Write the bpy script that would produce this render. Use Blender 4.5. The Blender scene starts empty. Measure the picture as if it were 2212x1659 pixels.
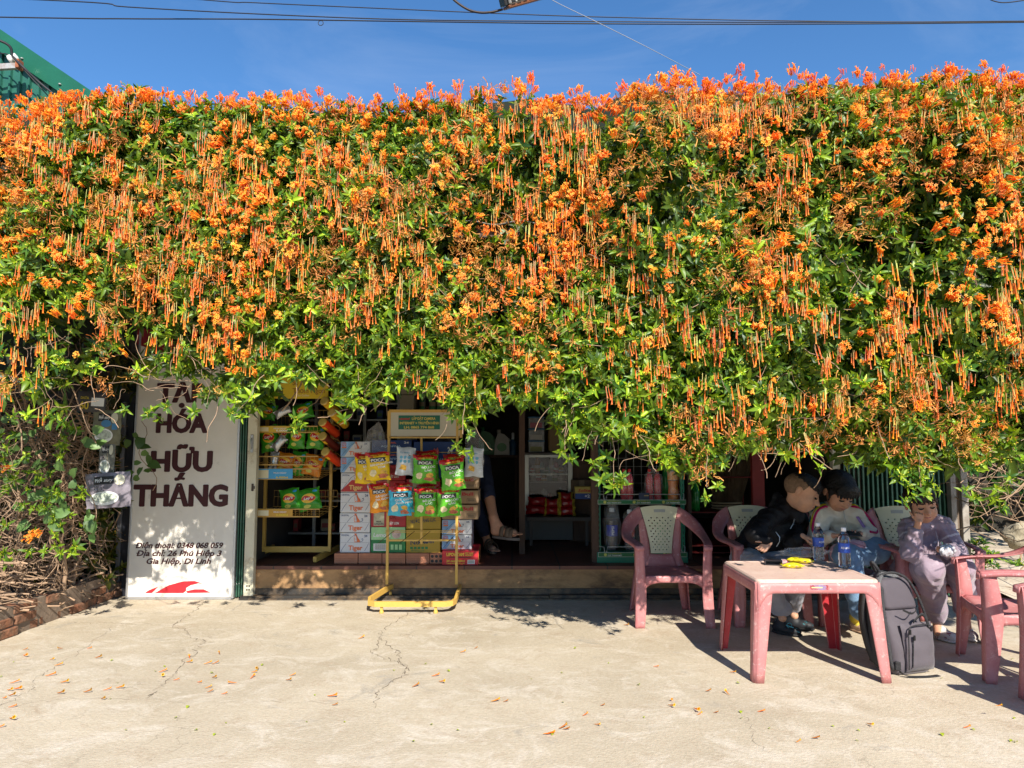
import bpy, math, random
import numpy as np
from mathutils import Vector, Matrix
R = math.radians
sc = bpy.context.scene
COL = sc.collection

# ---------------- camera ----------------
PITCH = R(4.53); FPX = 1520.0; CAMZ = 1.3
cd = bpy.data.cameras.new("camera"); cam = bpy.data.objects.new("camera", cd); COL.objects.link(cam)
cam.location = (0, 0, CAMZ); cam.rotation_euler = (R(90) + PITCH, 0, 0)
cd.sensor_width = 36.0; cd.lens = 36.0 * FPX / 2212.0; cd.clip_start = 0.05; cd.clip_end = 3000
sc.camera = cam
# ---------------- sky, sun, exposure ----------------
SUNV = Vector((.18, -.65, .545)).normalized()      # towards the sun
EL = math.asin(SUNV.z)
w = bpy.data.worlds.new("World"); sc.world = w; w.use_nodes = True
nt = w.node_tree; nt.nodes.clear()
sky = nt.nodes.new("ShaderNodeTexSky"); sky.sky_type = 'NISHITA'; sky.sun_disc = False
sky.sun_elevation = EL; sky.sun_rotation = math.atan2(SUNV.x, SUNV.y)
sky.altitude = 1200; sky.air_density = 1.0; sky.dust_density = 0.25; sky.ozone_density = 3.0
bg = nt.nodes.new("ShaderNodeBackground"); bg.inputs[1].default_value = 0.11
hs = nt.nodes.new("ShaderNodeHueSaturation"); hs.inputs['Saturation'].default_value = 1.2; hs.inputs['Value'].default_value = 1.14
wo = nt.nodes.new("ShaderNodeOutputWorld")
tcw = nt.nodes.new("ShaderNodeTexCoord"); mpw = nt.nodes.new("ShaderNodeMapping"); mpw.inputs['Scale'].default_value = (1.2, 3., 5.5); mpw.inputs['Rotation'].default_value = (0, R(35), R(20))
nzw = nt.nodes.new("ShaderNodeTexNoise"); nzw.inputs['Scale'].default_value = 1.6; nzw.inputs['Detail'].default_value = 9; nzw.inputs['Roughness'].default_value = .6; nzw.inputs['Distortion'].default_value = .6
crw = nt.nodes.new("ShaderNodeValToRGB"); crw.color_ramp.elements[0].position = .52; crw.color_ramp.elements[1].position = .95; crw.color_ramp.elements[1].color = (.22, .22, .22, 1)
mxw = nt.nodes.new("ShaderNodeMix"); mxw.data_type = 'RGBA'; mxw.inputs[7].default_value = (5.2, 5.6, 6.2, 1)      # thin high cloud
nt.links.new(tcw.outputs['Generated'], mpw.inputs[0]); nt.links.new(mpw.outputs[0], nzw.inputs['Vector']); nt.links.new(nzw.outputs[0], crw.inputs[0]); nt.links.new(crw.outputs[0], mxw.inputs[0])
nt.links.new(sky.outputs[0], hs.inputs['Color']); nt.links.new(hs.outputs[0], mxw.inputs[6]); nt.links.new(mxw.outputs[2], bg.inputs[0]); nt.links.new(bg.outputs[0], wo.inputs[0])
ld = bpy.data.lights.new("sun", 'SUN'); ld.energy = 5.0; ld.angle = R(0.53); ld.color = (1.0, .93, .82)
sun = bpy.data.objects.new("sun", ld); COL.objects.link(sun)
sun.rotation_euler = SUNV.to_track_quat('Z', 'Y').to_euler()
vs = sc.view_settings; vs.view_transform = 'Standard'; vs.look = 'None'; vs.gamma = 1.0; vs.exposure = 0.74
sc.cycles.max_bounces = 8; sc.cycles.transparent_max_bounces = 12; sc.cycles.caustics_reflective = False; sc.cycles.caustics_refractive = False

# ---------------- projection of photo measurements to real places ----------------
SP, CP = math.sin(PITCH), math.cos(PITCH)
def P(px, py, Y):
    u = (px - 1106) / FPX; v = (829.5 - py) / FPX
    t = Y / (CP - v * SP)
    return Vector((t * u, Y, CAMZ + t * (SP + v * CP)))
def G(px, py, z=0.0):
    u = (px - 1106) / FPX; v = (829.5 - py) / FPX
    t = (z - CAMZ) / (SP + v * CP)
    return Vector((t * u, t * (CP - v * SP), z))

# ---------------- materials ----------------
def srgb(h):
    h = h.lstrip('#'); c = [int(h[i:i+2], 16) / 255 for i in (0, 2, 4)]
    return tuple(x / 12.92 if x <= .04045 else ((x + .055) / 1.055) ** 2.4 for x in c)
MATS = {}
def mat(name, col, rough=.55, metal=0., var=.0, vscale=6., bump=0., bscale=40., spec=.5, dirt=None, dscale=3., dthr=.55, dw=.12, trans=0., ior=1.45, alpha=1., coat=0., sheen=0., stretch=None):
    if name in MATS: return MATS[name]
    if isinstance(col, str): col = srgb(col)
    m = bpy.data.materials.new(name); m.use_nodes = True; n = m.node_tree; b = n.nodes['Principled BSDF']
    b.inputs['Roughness'].default_value = rough; b.inputs['Metallic'].default_value = metal
    b.inputs['Specular IOR Level'].default_value = spec; b.inputs['IOR'].default_value = ior
    b.inputs['Transmission Weight'].default_value = trans; b.inputs['Alpha'].default_value = alpha
    b.inputs['Coat Weight'].default_value = coat; b.inputs['Sheen Weight'].default_value = sheen
    b.inputs['Base Color'].default_value = (*col, 1)
    tc = n.nodes.new("ShaderNodeTexCoord"); src = tc.outputs['Object']
    if stretch:
        mp = n.nodes.new("ShaderNodeMapping"); mp.inputs['Scale'].default_value = stretch; n.links.new(src, mp.inputs[0]); src = mp.outputs[0]
    out = None
    if var > 0:
        nz = n.nodes.new("ShaderNodeTexNoise"); nz.inputs['Scale'].default_value = vscale; nz.inputs['Detail'].default_value = 6; nz.inputs['Roughness'].default_value = .65
        n.links.new(src, nz.inputs['Vector'])
        cr = n.nodes.new("ShaderNodeValToRGB"); cr.color_ramp.elements[0].position = .3; cr.color_ramp.elements[1].position = .7
        cr.color_ramp.elements[0].color = (*[c * (1 - var) for c in col], 1); cr.color_ramp.elements[1].color = (*[min(1, c * (1 + var)) for c in col], 1)
        n.links.new(nz.outputs[0], cr.inputs[0]); out = cr.outputs[0]
    if dirt is not None:
        if isinstance(dirt, str): dirt = srgb(dirt)
        nz = n.nodes.new("ShaderNodeTexNoise"); nz.inputs['Scale'].default_value = dscale; nz.inputs['Detail'].default_value = 8; nz.inputs['Roughness'].default_value = .7
        n.links.new(src, nz.inputs['Vector'])
        cr = n.nodes.new("ShaderNodeValToRGB"); cr.color_ramp.elements[0].position = dthr - dw; cr.color_ramp.elements[1].position = dthr + dw
        n.links.new(nz.outputs[0], cr.inputs[0])
        mx = n.nodes.new("ShaderNodeMix"); mx.data_type = 'RGBA'
        n.links.new(cr.outputs[0], mx.inputs['Factor'])
        if out: n.links.new(out, mx.inputs[6])
        else: mx.inputs[6].default_value = (*col, 1)
        mx.inputs[7].default_value = (*dirt, 1); out = mx.outputs[2]
    if out: n.links.new(out, b.inputs['Base Color'])
    if bump > 0:
        nz = n.nodes.new("ShaderNodeTexNoise"); nz.inputs['Scale'].default_value = bscale; nz.inputs['Detail'].default_value = 5
        n.links.new(src, nz.inputs['Vector'])
        bp = n.nodes.new("ShaderNodeBump"); bp.inputs['Strength'].default_value = bump; bp.inputs['Distance'].default_value = .01
        n.links.new(nz.outputs[0], bp.inputs['Height']); n.links.new(bp.outputs[0], b.inputs['Normal'])
    MATS[name] = m; return m

# ---------------- object helpers ----------------
def tagp(o, label=None, cat=None, group=None, kind=None):
    if label: o['label'] = label
    if cat: o['category'] = cat
    if group: o['group'] = group
    if kind: o['kind'] = kind
    return o
def thing(name, label, cat, loc=(0, 0, 0), rz=0., group=None):
    o = bpy.data.objects.new(name, None); o.empty_display_size = .05; COL.objects.link(o)
    o.location = loc; o.rotation_euler = (0, 0, rz); return tagp(o, label, cat, group)
def copy_tree(o, parent=None):
    c = o.copy(); COL.objects.link(c); c.parent = parent
    for ch in list(o.children): copy_tree(ch, c)
    return c
class MB:
    """collects shapes of one mesh"""
    def __init__(s): s.v = []; s.f = []; s.mi = []; s.mats = []; s.cur = 0; s.sm = []
    def use(s, m):
        if m not in s.mats: s.mats.append(m)
        s.cur = s.mats.index(m); return s
    def add(s, vs, fs, smooth=False):
        k = len(s.v); s.v += [tuple(a) for a in vs]
        for f in fs: s.f.append(tuple(i + k for i in f)); s.mi.append(s.cur); s.sm.append(smooth)
        return s
    def box(s, x0, x1, y0, y1, z0, z1, bev=0., M=None):
        if bev <= 0:
            vs = [(x, y, z) for x in (x0, x1) for y in (y0, y1) for z in (z0, z1)]
            fs = [(0, 1, 3, 2), (4, 6, 7, 5), (0, 4, 5, 1), (2, 3, 7, 6), (0, 2, 6, 4), (1, 5, 7, 3)]
        else:
            b = min(bev, (x1-x0)/2.01, (y1-y0)/2.01, (z1-z0)/2.01); vs = []; idx = {}
            for i, x in enumerate((x0, x1)):
                for j, y in enumerate((y0, y1)):
                    for k, z in enumerate((z0, z1)):
                        sx, sy, sz = (1-2*i), (1-2*j), (1-2*k)
                        idx[i, j, k, 0] = len(vs); vs.append((x, y+sy*b, z+sz*b))
                        idx[i, j, k, 1] = len(vs); vs.append((x+sx*b, y, z+sz*b))
                        idx[i, j, k, 2] = len(vs); vs.append((x+sx*b, y+sy*b, z))
            fs = []
            for a in (0, 1):
                fs.append([idx[a, j, k, 0] for j, k in ((0,0),(0,1),(1,1),(1,0))][::(1 if a == 0 else -1)])
                fs.append([idx[i, a, k, 1] for i, k in ((0,0),(1,0),(1,1),(0,1))][::(1 if a == 0 else -1)])
                fs.append([idx[i, j, a, 2] for i, j in ((0,0),(0,1),(1,1),(1,0))][::(1 if a == 0 else -1)])
            for a in (0, 1):
                for c in (0, 1):
                    fs.append([idx[0,a,c,1], idx[1,a,c,1], idx[1,a,c,2], idx[0,a,c,2]])
                    fs.append([idx[a,0,c,0], idx[a,1,c,0], idx[a,1,c,2], idx[a,0,c,2]])
                    fs.append([idx[a,c,0,0], idx[a,c,1,0], idx[a,c,1,1], idx[a,c,0,1]])
            for i in (0, 1):
                for j in (0, 1):
                    for k in (0, 1): fs.append([idx[i,j,k,0], idx[i,j,k,1], idx[i,j,k,2]])
        if M is not None: vs = [M @ Vector(a) for a in vs]
        return s.add(vs, fs)
    def tube(s, pts, r, n=8, caps=True, closed=False):
        pts = [Vector(p) for p in pts]; m = len(pts); rs = r if isinstance(r, (list, tuple)) else [r] * m
        vs = []; prev = None
        for i, p in enumerate(pts):
            a = pts[i-1] if (i > 0 or closed) else p; b = pts[(i+1) % m] if (i < m-1 or closed) else p
            t = (b - a); t = t.normalized() if t.length > 1e-9 else Vector((0, 0, 1))
            if prev is None:
                q = t.orthogonal().normalized()
            else:
                q = prev - t * prev.dot(t); q = q.normalized() if q.length > 1e-6 else t.orthogonal().normalized()
            prev = q; w_ = t.cross(q)
            for k in range(n):
                c = 2*math.pi*k/n; vs.append(p + (q*math.cos(c) + w_*math.sin(c)) * rs[i])
        fs = []
        for i in range(m if closed else m-1):
            for k in range(n):
                a = i*n+k; b = i*n+(k+1) % n; c = ((i+1) % m)*n+(k+1) % n; d = ((i+1) % m)*n+k
                fs.append((a, b, c, d))
        s.add(vs, fs, True)
        if caps and not closed: s.add(vs[:n], [tuple(range(n))[::-1]]); s.add(vs[-n:], [tuple(range(n))])
        return s
    def bar(s, a, b, w_, h_, up=(0, 0, 1)):
        a = Vector(a); b = Vector(b); t = (b-a).normalized(); u = Vector(up)
        if abs(t.dot(u)) > .98: u = Vector((0, 1, 0))
        x = t.cross(u).normalized(); y = x.cross(t)
        vs = [p + x*(i*w_/2) + y*(j*h_/2) for p in (a, b) for i, j in ((-1,-1),(1,-1),(1,1),(-1,1))]
        return s.add(vs, [(0,3,2,1),(4,5,6,7),(0,1,5,4),(1,2,6,5),(2,3,7,6),(3,0,4,7)])
    def lathe(s, prof, n=20, c=(0, 0, 0), sq=None):
        vs = []; fs = []
        for r, z in prof:
            for k in range(n):
                a = 2*math.pi*k/n; rr = r
                if sq: rr = r * (1 + sq * math.cos(4*a))
                vs.append((c[0]+rr*math.cos(a), c[1]+rr*math.sin(a), c[2]+z))
        for i in range(len(prof)-1):
            for k in range(n): fs.append((i*n+k, i*n+(k+1) % n, (i+1)*n+(k+1) % n, (i+1)*n+k))
        s.add(vs, fs, True)
        s.add(vs[:n], [tuple(range(n))[::-1]]); s.add(vs[-n:], [tuple(range(n))]); return s
    def prism(s, poly, y0, y1):            # polygon in xz, extruded along y
        n = len(poly); vs = [(x, y0, z) for x, z in poly] + [(x, y1, z) for x, z in poly]
        fs = [tuple(range(n)), tuple(range(n, 2*n))[::-1]] + [(i, i+n, (i+1) % n+n, (i+1) % n) for i in range(n)]
        return s.add(vs, fs)
    def grid(s, fn, nu, nv, smooth=True, mfn=None):
        k = len(s.v)
        vs = [fn(i/nu, j/nv) for j in range(nv+1) for i in range(nu+1)]
        s.v += [tuple(a) for a in vs]
        for j in range(nv):
            for i in range(nu):
                a = k+j*(nu+1)+i
                if mfn:
                    m = mfn((i+.5)/nu, (j+.5)/nv)
                    if m is None: continue
                    s.use(m)
                s.f.append((a, a+1, a+nu+2, a+nu+1)); s.mi.append(s.cur); s.sm.append(smooth)
        return s
    def build(s, name, m=None, parent=None, world=False, loc=None):
        off = Vector((0, 0, 0))
        if world and parent is not None: off = Vector(parent.location)
        me = bpy.data.meshes.new(name)
        me.from_pydata([(a[0]-off.x, a[1]-off.y, a[2]-off.z) for a in s.v], [], s.f)
        ms = s.mats if s.mats else [m]
        for q in ms: me.materials.append(q)
        me.polygons.foreach_set('material_index', s.mi); me.polygons.foreach_set('use_smooth', s.sm); me.update()
        o = bpy.data.objects.new(name, me); COL.objects.link(o)
        if parent is not None: o.parent = parent
        if loc is not None: o.location = loc
        return o
def rmesh(name, V, F, ms, parent=None, mi=None, smooth=True, col=None):
    """numpy mesh; F (n,k) int"""
    V = np.asarray(V, np.float32); F = np.asarray(F, np.int32); me = bpy.data.meshes.new(name)
    me.vertices.add(len(V)); me.vertices.foreach_set('co', V.ravel())
    nf, k = F.shape; me.loops.add(nf*k); me.loops.foreach_set('vertex_index', F.ravel())
    me.polygons.add(nf); me.polygons.foreach_set('loop_start', np.arange(nf, dtype=np.int32)*k); me.polygons.foreach_set('loop_total', np.full(nf, k, np.int32))
    if not isinstance(ms, (list, tuple)): ms = [ms]
    for q in ms: me.materials.append(q)
    if mi is not None: me.polygons.foreach_set('material_index', np.asarray(mi, np.int32))
    me.polygons.foreach_set('use_smooth', np.full(nf, smooth, bool))
    if col is not None:
        ca = me.color_attributes.new('col', 'FLOAT_COLOR', 'POINT')
        ca.data.foreach_set('color', np.c_[col, np.ones(len(col))].astype(np.float32).ravel())
    me.update(); me.validate()
    o = bpy.data.objects.new(name, me); COL.objects.link(o)
    if parent is not None: o.parent = parent
    return o
def solidify(o, t, off=0.):
    md = o.modifiers.new('thick', 'SOLIDIFY'); md.thickness = t; md.offset = off; return o
TXT = {}
def raw_geo(s, bold, shear):
    c = bpy.data.curves.new('text', 'FONT'); c.body = s; c.size = 1.; c.offset = bold; c.shear = shear; c.align_x = 'LEFT'; c.resolution_u = 3
    o = bpy.data.objects.new('text', c); COL.objects.link(o)
    dg = bpy.context.evaluated_depsgraph_get(); me = o.evaluated_get(dg).to_mesh()
    V = [(v.co.x, v.co.y, 0.) for v in me.vertices]; F = [tuple(p.vertices) for p in me.polygons]
    o.evaluated_get(dg).to_mesh_clear(); bpy.data.objects.remove(o); bpy.data.curves.remove(c)
    return V, F
def text_geo(s, bold=0., shear=0.):
    key = (s, bold, shear)
    if key in TXT: return TXT[key]
    t = s.replace('Đ', 'D').replace('đ', 'd'); V, F = raw_geo(t, bold, shear)
    for i, ch in enumerate(s):
        if ch == 'Đ':            # the bar of the letter
            r = max(v[0] for v in raw_geo(t[:i+1], bold, 0.)[0]); w_ = [v[0] for v in raw_geo('D', bold, 0.)[0]]; l = r-(max(w_)-min(w_)); k = len(V)
            V += [(l-.10+shear*.3, .31, .0006), (l+.24+shear*.3, .31, .0006), (l+.24+shear*.38, .40, .0006), (l-.10+shear*.38, .40, .0006)]; F.append((k, k+1, k+2, k+3))
    TXT[key] = (V, F); return TXT[key]
CAPH = [None]
def text(parent, s, cx, base, cap, width, m, y=-.0015, ysurf=None, bold=.02, shear=0., name='lettering', mb=None, rot=0., fat=0.):
    """flat letters on a surface facing -y: centre cx, baseline z, capital height, width in metres"""
    if CAPH[0] is None:
        V, _ = text_geo('H', 0.); CAPH[0] = max(v[1] for v in V)
    bold = min(bold, .03)
    V, F = text_geo(s, bold, shear)
    if not V: return None
    x0 = min(v[0] for v in V); x1 = max(v[0] for v in V); sx = width / (x1-x0); sz = cap / (CAPH[0] + bold*2)
    q = mb or MB(); q.use(m); cr, sr = math.cos(rot), math.sin(rot)
    for k, (dx, dz) in enumerate([(0, 0)] if fat <= 0 else [(0, 0), (fat, 0), (-fat, 0), (0, fat*.6), (0, -fat*.6)]):
        out = []
        for a, b, l in V:
            X = (a-(x0+x1)/2)*sx+dx*cap; Z = b*sz+dz*cap
            X, Z = X*cr-Z*sr, X*sr+Z*cr
            X += cx; Z += base
            out.append((X, (ysurf(X, Z) if ysurf else y)-l-k*.0003, Z))
        q.add(out, F)
    return q if mb is not None else q.build(name, None, parent)
random.seed(7); rng = np.random.default_rng(11)
# =================== ground ===================
def concrete():
    m = bpy.data.materials.new('weathered_concrete'); m.use_nodes = True; n = m.node_tree; b = n.nodes['Principled BSDF']; L = n.links.new
    b.inputs['Roughness'].default_value = .85; b.inputs['Specular IOR Level'].default_value = .25
    tc = n.nodes.new("ShaderNodeTexCoord")
    def noise(scale, det=8, rough=.6, st=(1, 1, 1), dist=0.):
        st = (st[0]**.4, st[1]**.4, 1)
        mp = n.nodes.new("ShaderNodeMapping"); mp.inputs['Scale'].default_value = st; L(tc.outputs['Object'], mp.inputs[0])
        q = n.nodes.new("ShaderNodeTexNoise"); q.inputs['Scale'].default_value = scale; q.inputs['Detail'].default_value = det; q.inputs['Roughness'].default_value = rough; q.inputs['Distortion'].default_value = dist
        L(mp.outputs[0], q.inputs['Vector']); return q.outputs[0]
    def ramp(src, p0, p1, c0=(0,0,0), c1=(1,1,1)):
        r = n.nodes.new("ShaderNodeValToRGB"); r.color_ramp.elements[0].position = p0; r.color_ramp.elements[1].position = p1
        r.color_ramp.elements[0].color = (*c0, 1); r.color_ramp.elements[1].color = (*c1, 1); L(src, r.inputs[0]); return r.outputs[0]
    def mix(f, a, c, mode='MIX'):
        q = n.nodes.new("ShaderNodeMix"); q.data_type = 'RGBA'; q.blend_type = mode
        if isinstance(f, float): q.inputs[0].default_value = f
        else: L(f, q.inputs[0])
        for i, x in ((6, a), (7, c)):
            if isinstance(x, tuple): q.inputs[i].default_value = (*x, 1)
            else: L(x, q.inputs[i])
        return q.outputs[2]
    base = ramp(noise(.9, 10, .62, (.7, 1.6, 1), .3), .34, .66, (.39, .325, .23), (.56, .48, .355))
    c = mix(ramp(noise(3.6, 14, .8, (.7, 1.4, 1), .9), .49, .63), base, (.64, .575, .475))          # pale scuffed patches
    c = mix(ramp(noise(5.2, 12, .8, (.7, 1.3, 1), .6), .53, .68), c, (.36, .27, .18))              # ochre dust stains
    c = mix(ramp(noise(1.9, 12, .78, (1, 2.0, 1), 1.), .57, .66), c, (.31, .28, .235))                # grey damp stains
    c = mix(ramp(noise(60, 4, .6), .35, .75), c, (.33, .28, .22)) if False else mix(.35, c, ramp(noise(48, 8, .8), .36, .64, (.31, .255, .18), (.60, .53, .41)))
    c = mix(ramp(noise(170, 2, .5), .70, .74), c, (.16, .13, .10))                                  # specks
    # hairline cracks: thin lines of a distorted cell pattern, broken up by noise
    v = n.nodes.new("ShaderNodeTexVoronoi"); v.feature = 'DISTANCE_TO_EDGE'; v.inputs['Scale'].default_value = 2.1
    ad = n.nodes.new("ShaderNodeMixRGB") if False else None
    mp = n.nodes.new("ShaderNodeMapping"); L(tc.outputs['Object'], mp.inputs[0])
    nz = n.nodes.new("ShaderNodeTexNoise"); nz.inputs['Scale'].default_value = 5; nz.inputs['Detail'].default_value = 8; L(tc.outputs['Object'], nz.inputs['Vector'])
    va = n.nodes.new("ShaderNodeVectorMath"); va.operation = 'MULTIPLY_ADD'; va.inputs[1].default_value = (.45, .45, 0); L(nz.outputs[1], va.inputs[0]); L(mp.outputs[0], va.inputs[2]); L(va.outputs[0], v.inputs['Vector'])
    line = ramp(v.outputs[0], .0012, .006, (1, 1, 1), (0, 0, 0)); gate = ramp(noise(.8, 3, .5), .54, .60)
    mu = n.nodes.new("ShaderNodeMath"); mu.operation = 'MULTIPLY'; L(line, mu.inputs[0]); L(gate, mu.inputs[1])
    m2 = n.nodes.new("ShaderNodeMath"); m2.operation = 'MULTIPLY'; L(mu.outputs[0], m2.inputs[0]); m2.inputs[1].default_value = .55
    c = mix(m2.outputs[0], c, (.20, .16, .12))
    L(c, b.inputs['Base Color'])
    bp = n.nodes.new("ShaderNodeBump"); bp.inputs['Strength'].default_value = .5; bp.inputs['Distance'].default_value = .012
    L(mix(.6, noise(9, 12, .75), noise(70, 4, .6)), bp.inputs['Height']); L(bp.outputs[0], b.inputs['Normal'])
    return m
CONC = concrete()
g = MB(); g.add([(-600, -300, 0), (600, -300, 0), (600, 1500, 0), (-600, 1500, 0)], [(0, 1, 2, 3)])
ground = tagp(g.build('ground', CONC), kind='structure')
crackm = mat('crack_dirt', (.20, .155, .11), .95)
def crack(pts, wd, seed):
    rr = random.Random(seed); q = MB(); W = [G(x, y) for x, y in pts]; path = []
    for a, b in zip(W[:-1], W[1:]):
        for k in range(9):
            t = k/9; p = a.lerp(b, t); path.append(p + Vector((rr.gauss(0, .012), rr.gauss(0, .012), 0)))
    path.append(W[-1]); n = len(path); vs = []
    for i, p in enumerate(path):
        d = (path[min(i+1, n-1)] - path[max(i-1, 0)]).normalized(); s = Vector((-d.y, d.x, 0))
        ww = wd * .4 * (rr.uniform(.1, 1)) * min(1, (i+1)/3, (n-i)/3)
        vs += [p + s*ww + Vector((0, 0, .003)), p - s*ww + Vector((0, 0, .003))]
    q.add(vs, [(2*i, 2*i+1, 2*i+3, 2*i+2) for i in range(n-1)])
    o = q.build('crack', crackm, ground); return o
for i, (pts, wd) in enumerate([
    ([(455,1292),(420,1318),(392,1340),(370,1352)], .007), ([(370,1352),(398,1362),(412,1378),(445,1385),(428,1400),(425,1412),(400,1425),(380,1452),(345,1485),(315,1510)], .0055),
    ([(150,1345),(220,1346),(290,1348),(370,1352)], .004), ([(245,1352),(205,1385),(170,1412),(120,1440),(75,1465),(70,1490),(30,1512),(0,1525)], .004),
    ([(885,1322),(850,1345),(822,1365),(822,1380),(812,1395),(806,1412),(830,1424),(860,1432),(878,1445),(872,1458),(840,1475),(812,1500),(810,1530)], .006),
    ([(822,1378),(843,1398),(862,1412),(862,1428),(878,1445)], .007), ([(0,1530),(160,1508),(330,1512),(520,1518),(800,1520)], .002),
    ([(1600,1540),(1630,1575),(1625,1600),(1690,1640)], .002)]): crack(pts, wd, i)

# =================== shop building ===================
shop = thing('shop_building', 'dim open-fronted shop with raised tiled floor and folding gates, behind the flowering vine', 'shop', (0, 5.94, 0))
SZ = P(900, 1222, 5.94).z
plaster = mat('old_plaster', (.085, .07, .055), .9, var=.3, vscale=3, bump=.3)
dark = mat('dark_wall', (.055, .046, .038), .9, var=.35, vscale=2)  # dark grey brown, mottled at random
def tiles():
    m = bpy.data.materials.new('terracotta_tiles'); m.use_nodes = True; n = m.node_tree; b = n.nodes['Principled BSDF']; L = n.links.new
    tc = n.nodes.new("ShaderNodeTexCoord"); br = n.nodes.new("ShaderNodeTexBrick"); br.offset = 0; br.inputs['Scale'].default_value = 1
    br.inputs['Brick Width'].default_value = .395; br.inputs['Row Height'].default_value = .395; br.inputs['Mortar Size'].default_value = .006
    br.inputs['Color1'].default_value = (.17, .058, .033, 1); br.inputs['Color2'].default_value = (.11, .042, .027, 1); br.inputs['Mortar'].default_value = (.035, .028, .022, 1)
    L(tc.outputs['Object'], br.inputs['Vector'])
    nz = n.nodes.new("ShaderNodeTexNoise"); nz.inputs['Scale'].default_value = 4; nz.inputs['Detail'].default_value = 8; L(tc.outputs['Object'], nz.inputs['Vector'])
    mx = n.nodes.new("ShaderNodeMix"); mx.data_type = 'RGBA'; mx.blend_type = 'OVERLAY'; mx.inputs[0].default_value = .5; L(br.outputs[0], mx.inputs[6]); L(nz.outputs[0], mx.inputs[7])
    L(mx.outputs[2], b.inputs['Base Color']); b.inputs['Roughness'].default_value = .6; return m
q = MB(); q.box(-2.2, 2.84, 0.0, 3.6, 0.0, SZ-.03); q.build('plinth', mat('stained_plinth', (.38, .22, .10), .9, var=.35, vscale=3.5, bump=.6, bscale=14, dirt=(.12, .07, .04), dscale=2.2, dthr=.56, dw=.08, stretch=(1, 1, 2.2)), shop)
q = MB(); q.box(-2.2, 2.84, -.012, 3.6, SZ-.029, SZ); q.build('tiled_floor', tiles(), shop)
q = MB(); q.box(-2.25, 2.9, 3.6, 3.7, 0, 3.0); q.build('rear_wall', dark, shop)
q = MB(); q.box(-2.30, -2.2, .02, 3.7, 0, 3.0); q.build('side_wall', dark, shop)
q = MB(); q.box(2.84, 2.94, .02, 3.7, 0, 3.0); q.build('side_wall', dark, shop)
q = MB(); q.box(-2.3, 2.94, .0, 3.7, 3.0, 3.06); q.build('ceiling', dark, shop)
q = MB(); q.box(-2.2, 2.84, .0, .08, 2.35, 3.0); q.build('lintel', plaster, shop)
q = MB(); q.box(2.94, 3.86, .12, .2, 0, 3.0); q.build('front_wall', plaster, shop)
q = MB(); q.box(-3.3, -2.31, .12, .2, 0, 3.0); q.build('front_wall', plaster, shop)
q = MB(); q.box(-5.4, -3.301, .12, .2, 1.55, 3.1); q.build('added_dark_screen', dark, shop)  # dark screen added to hide the sunlit wall behind the sparse leaves
# awning under the vine
q = MB()
def aw(u, v): return (-4.6+9.3*u, 4.2+1.72*v-5.94, 2.62+.34*v+.012*math.cos(u*60*math.pi))
q.grid(aw, 240, 3); o = q.build('awning_sheet', mat('awning_metal', (.16, .17, .16), .6, metal=.3), shop); solidify(o, .006)
q = MB()
for x in np.linspace(-4.4, 4.4, 9): q.bar((x, -1.7, 2.58), (x, -.02, 2.92), .04, .05)
q.bar((-4.6, -1.66, 2.57), (4.7, -1.66, 2.57), .05, .05); q.build('awning_frame', mat('rusty_frame', (.10, .06, .045), .8), shop)
# metal door track on the ground
q = MB(); trackm = mat('dark_track', (.06, .055, .05), .6, metal=.5, dirt=(.22, .15, .09), dscale=9)
q.box(-2.22, .3, -.075, -.012, 0, .028); q.box(.31, 2.84, -.08, -.012, 0, .034); q.box(-2.22, 2.84, -.11, -.09, .0, .014)
q.box(-2.22, 2.84, -.012, 0.0, 0, .075); q.build('door_track', trackm, shop)
# green folding gates
gm = mat('green_gate_paint', (.045, .13, .085), .45, metal=.2, var=.2, vscale=9, dirt=(.12, .17, .12), dscale=6, dthr=.62)
def folding_gate(x0, x1, z1, n, y=.0, dep=.06):
    gt = MB(); k = n*2; st = (x1-x0)/k
    pts = []
    for i in range(n):
        a = x0 + (x1-x0)*i/n; w_ = (x1-x0)/n
        pts += [(a, y), (a+w_*.28, y), (a+w_*.36, y+dep*.5), (a+w_*.5, y+dep), (a+w_*.86, y+dep), (a+w_*.94, y+dep*.5)]
    pts.append((x1, y)); V = []
    for px_, py_ in pts: V += [(px_, py_, .015), (px_, py_, z1)]
    gt.add(V, [(2*i, 2*i+2, 2*i+3, 2*i+1) for i in range(len(pts)-1)])
    o = gt.build('folding_gate', gm, shop); solidify(o, .003)
    r_ = MB()
    for i in range(n):
        for z in (.12, .62, 1.12, 1.45, 1.85):
            a = x0 + (x1-x0)*(i+.14)/n; r_.lathe([(.005, 0), (.004, .003), (.001, .0045)], 6, (a, y-.002, z))
    r_.build('rivets', mat('zinc', (.45, .46, .45), .4, metal=.8), o)
    return o
folding_gate(P(506,1250,5.9).x, P(528,1250,5.9).x, 2.4, 4, -.05, .05)
folding_gate(P(1830,1250,5.95).x, P(2056,1250,5.95).x, 2.5, 22, .0, .05)
cm = mat('cream_paint', (.60, .56, .42), .55, var=.1, vscale=5, dirt=(.38, .31, .2), dscale=7, dthr=.63, dw=.06)
xa, xb = P(528.5,1250,5.9).x, P(549,1250,5.9).x
q = MB(); q.box(xa, xb, -.065, -.005, .02, 2.5, .003); jm = q.build('door_jamb', cm, shop)
q = MB(); zc = P(540,958,5.87).z; q.box(xa+.025, xa+.05, -.071, -.0655, zc-.075, zc+.075, .002); q.tube([(xa+.037, -.071, zc-.045), (xa+.037, -.09, zc-.03), (xa+.037, -.09, zc+.03), (xa+.037, -.071, zc+.045)], .004, 6)
q.build('pull_handle', mat('worn_steel', (.35, .34, .32), .4, metal=.9), jm)
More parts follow.
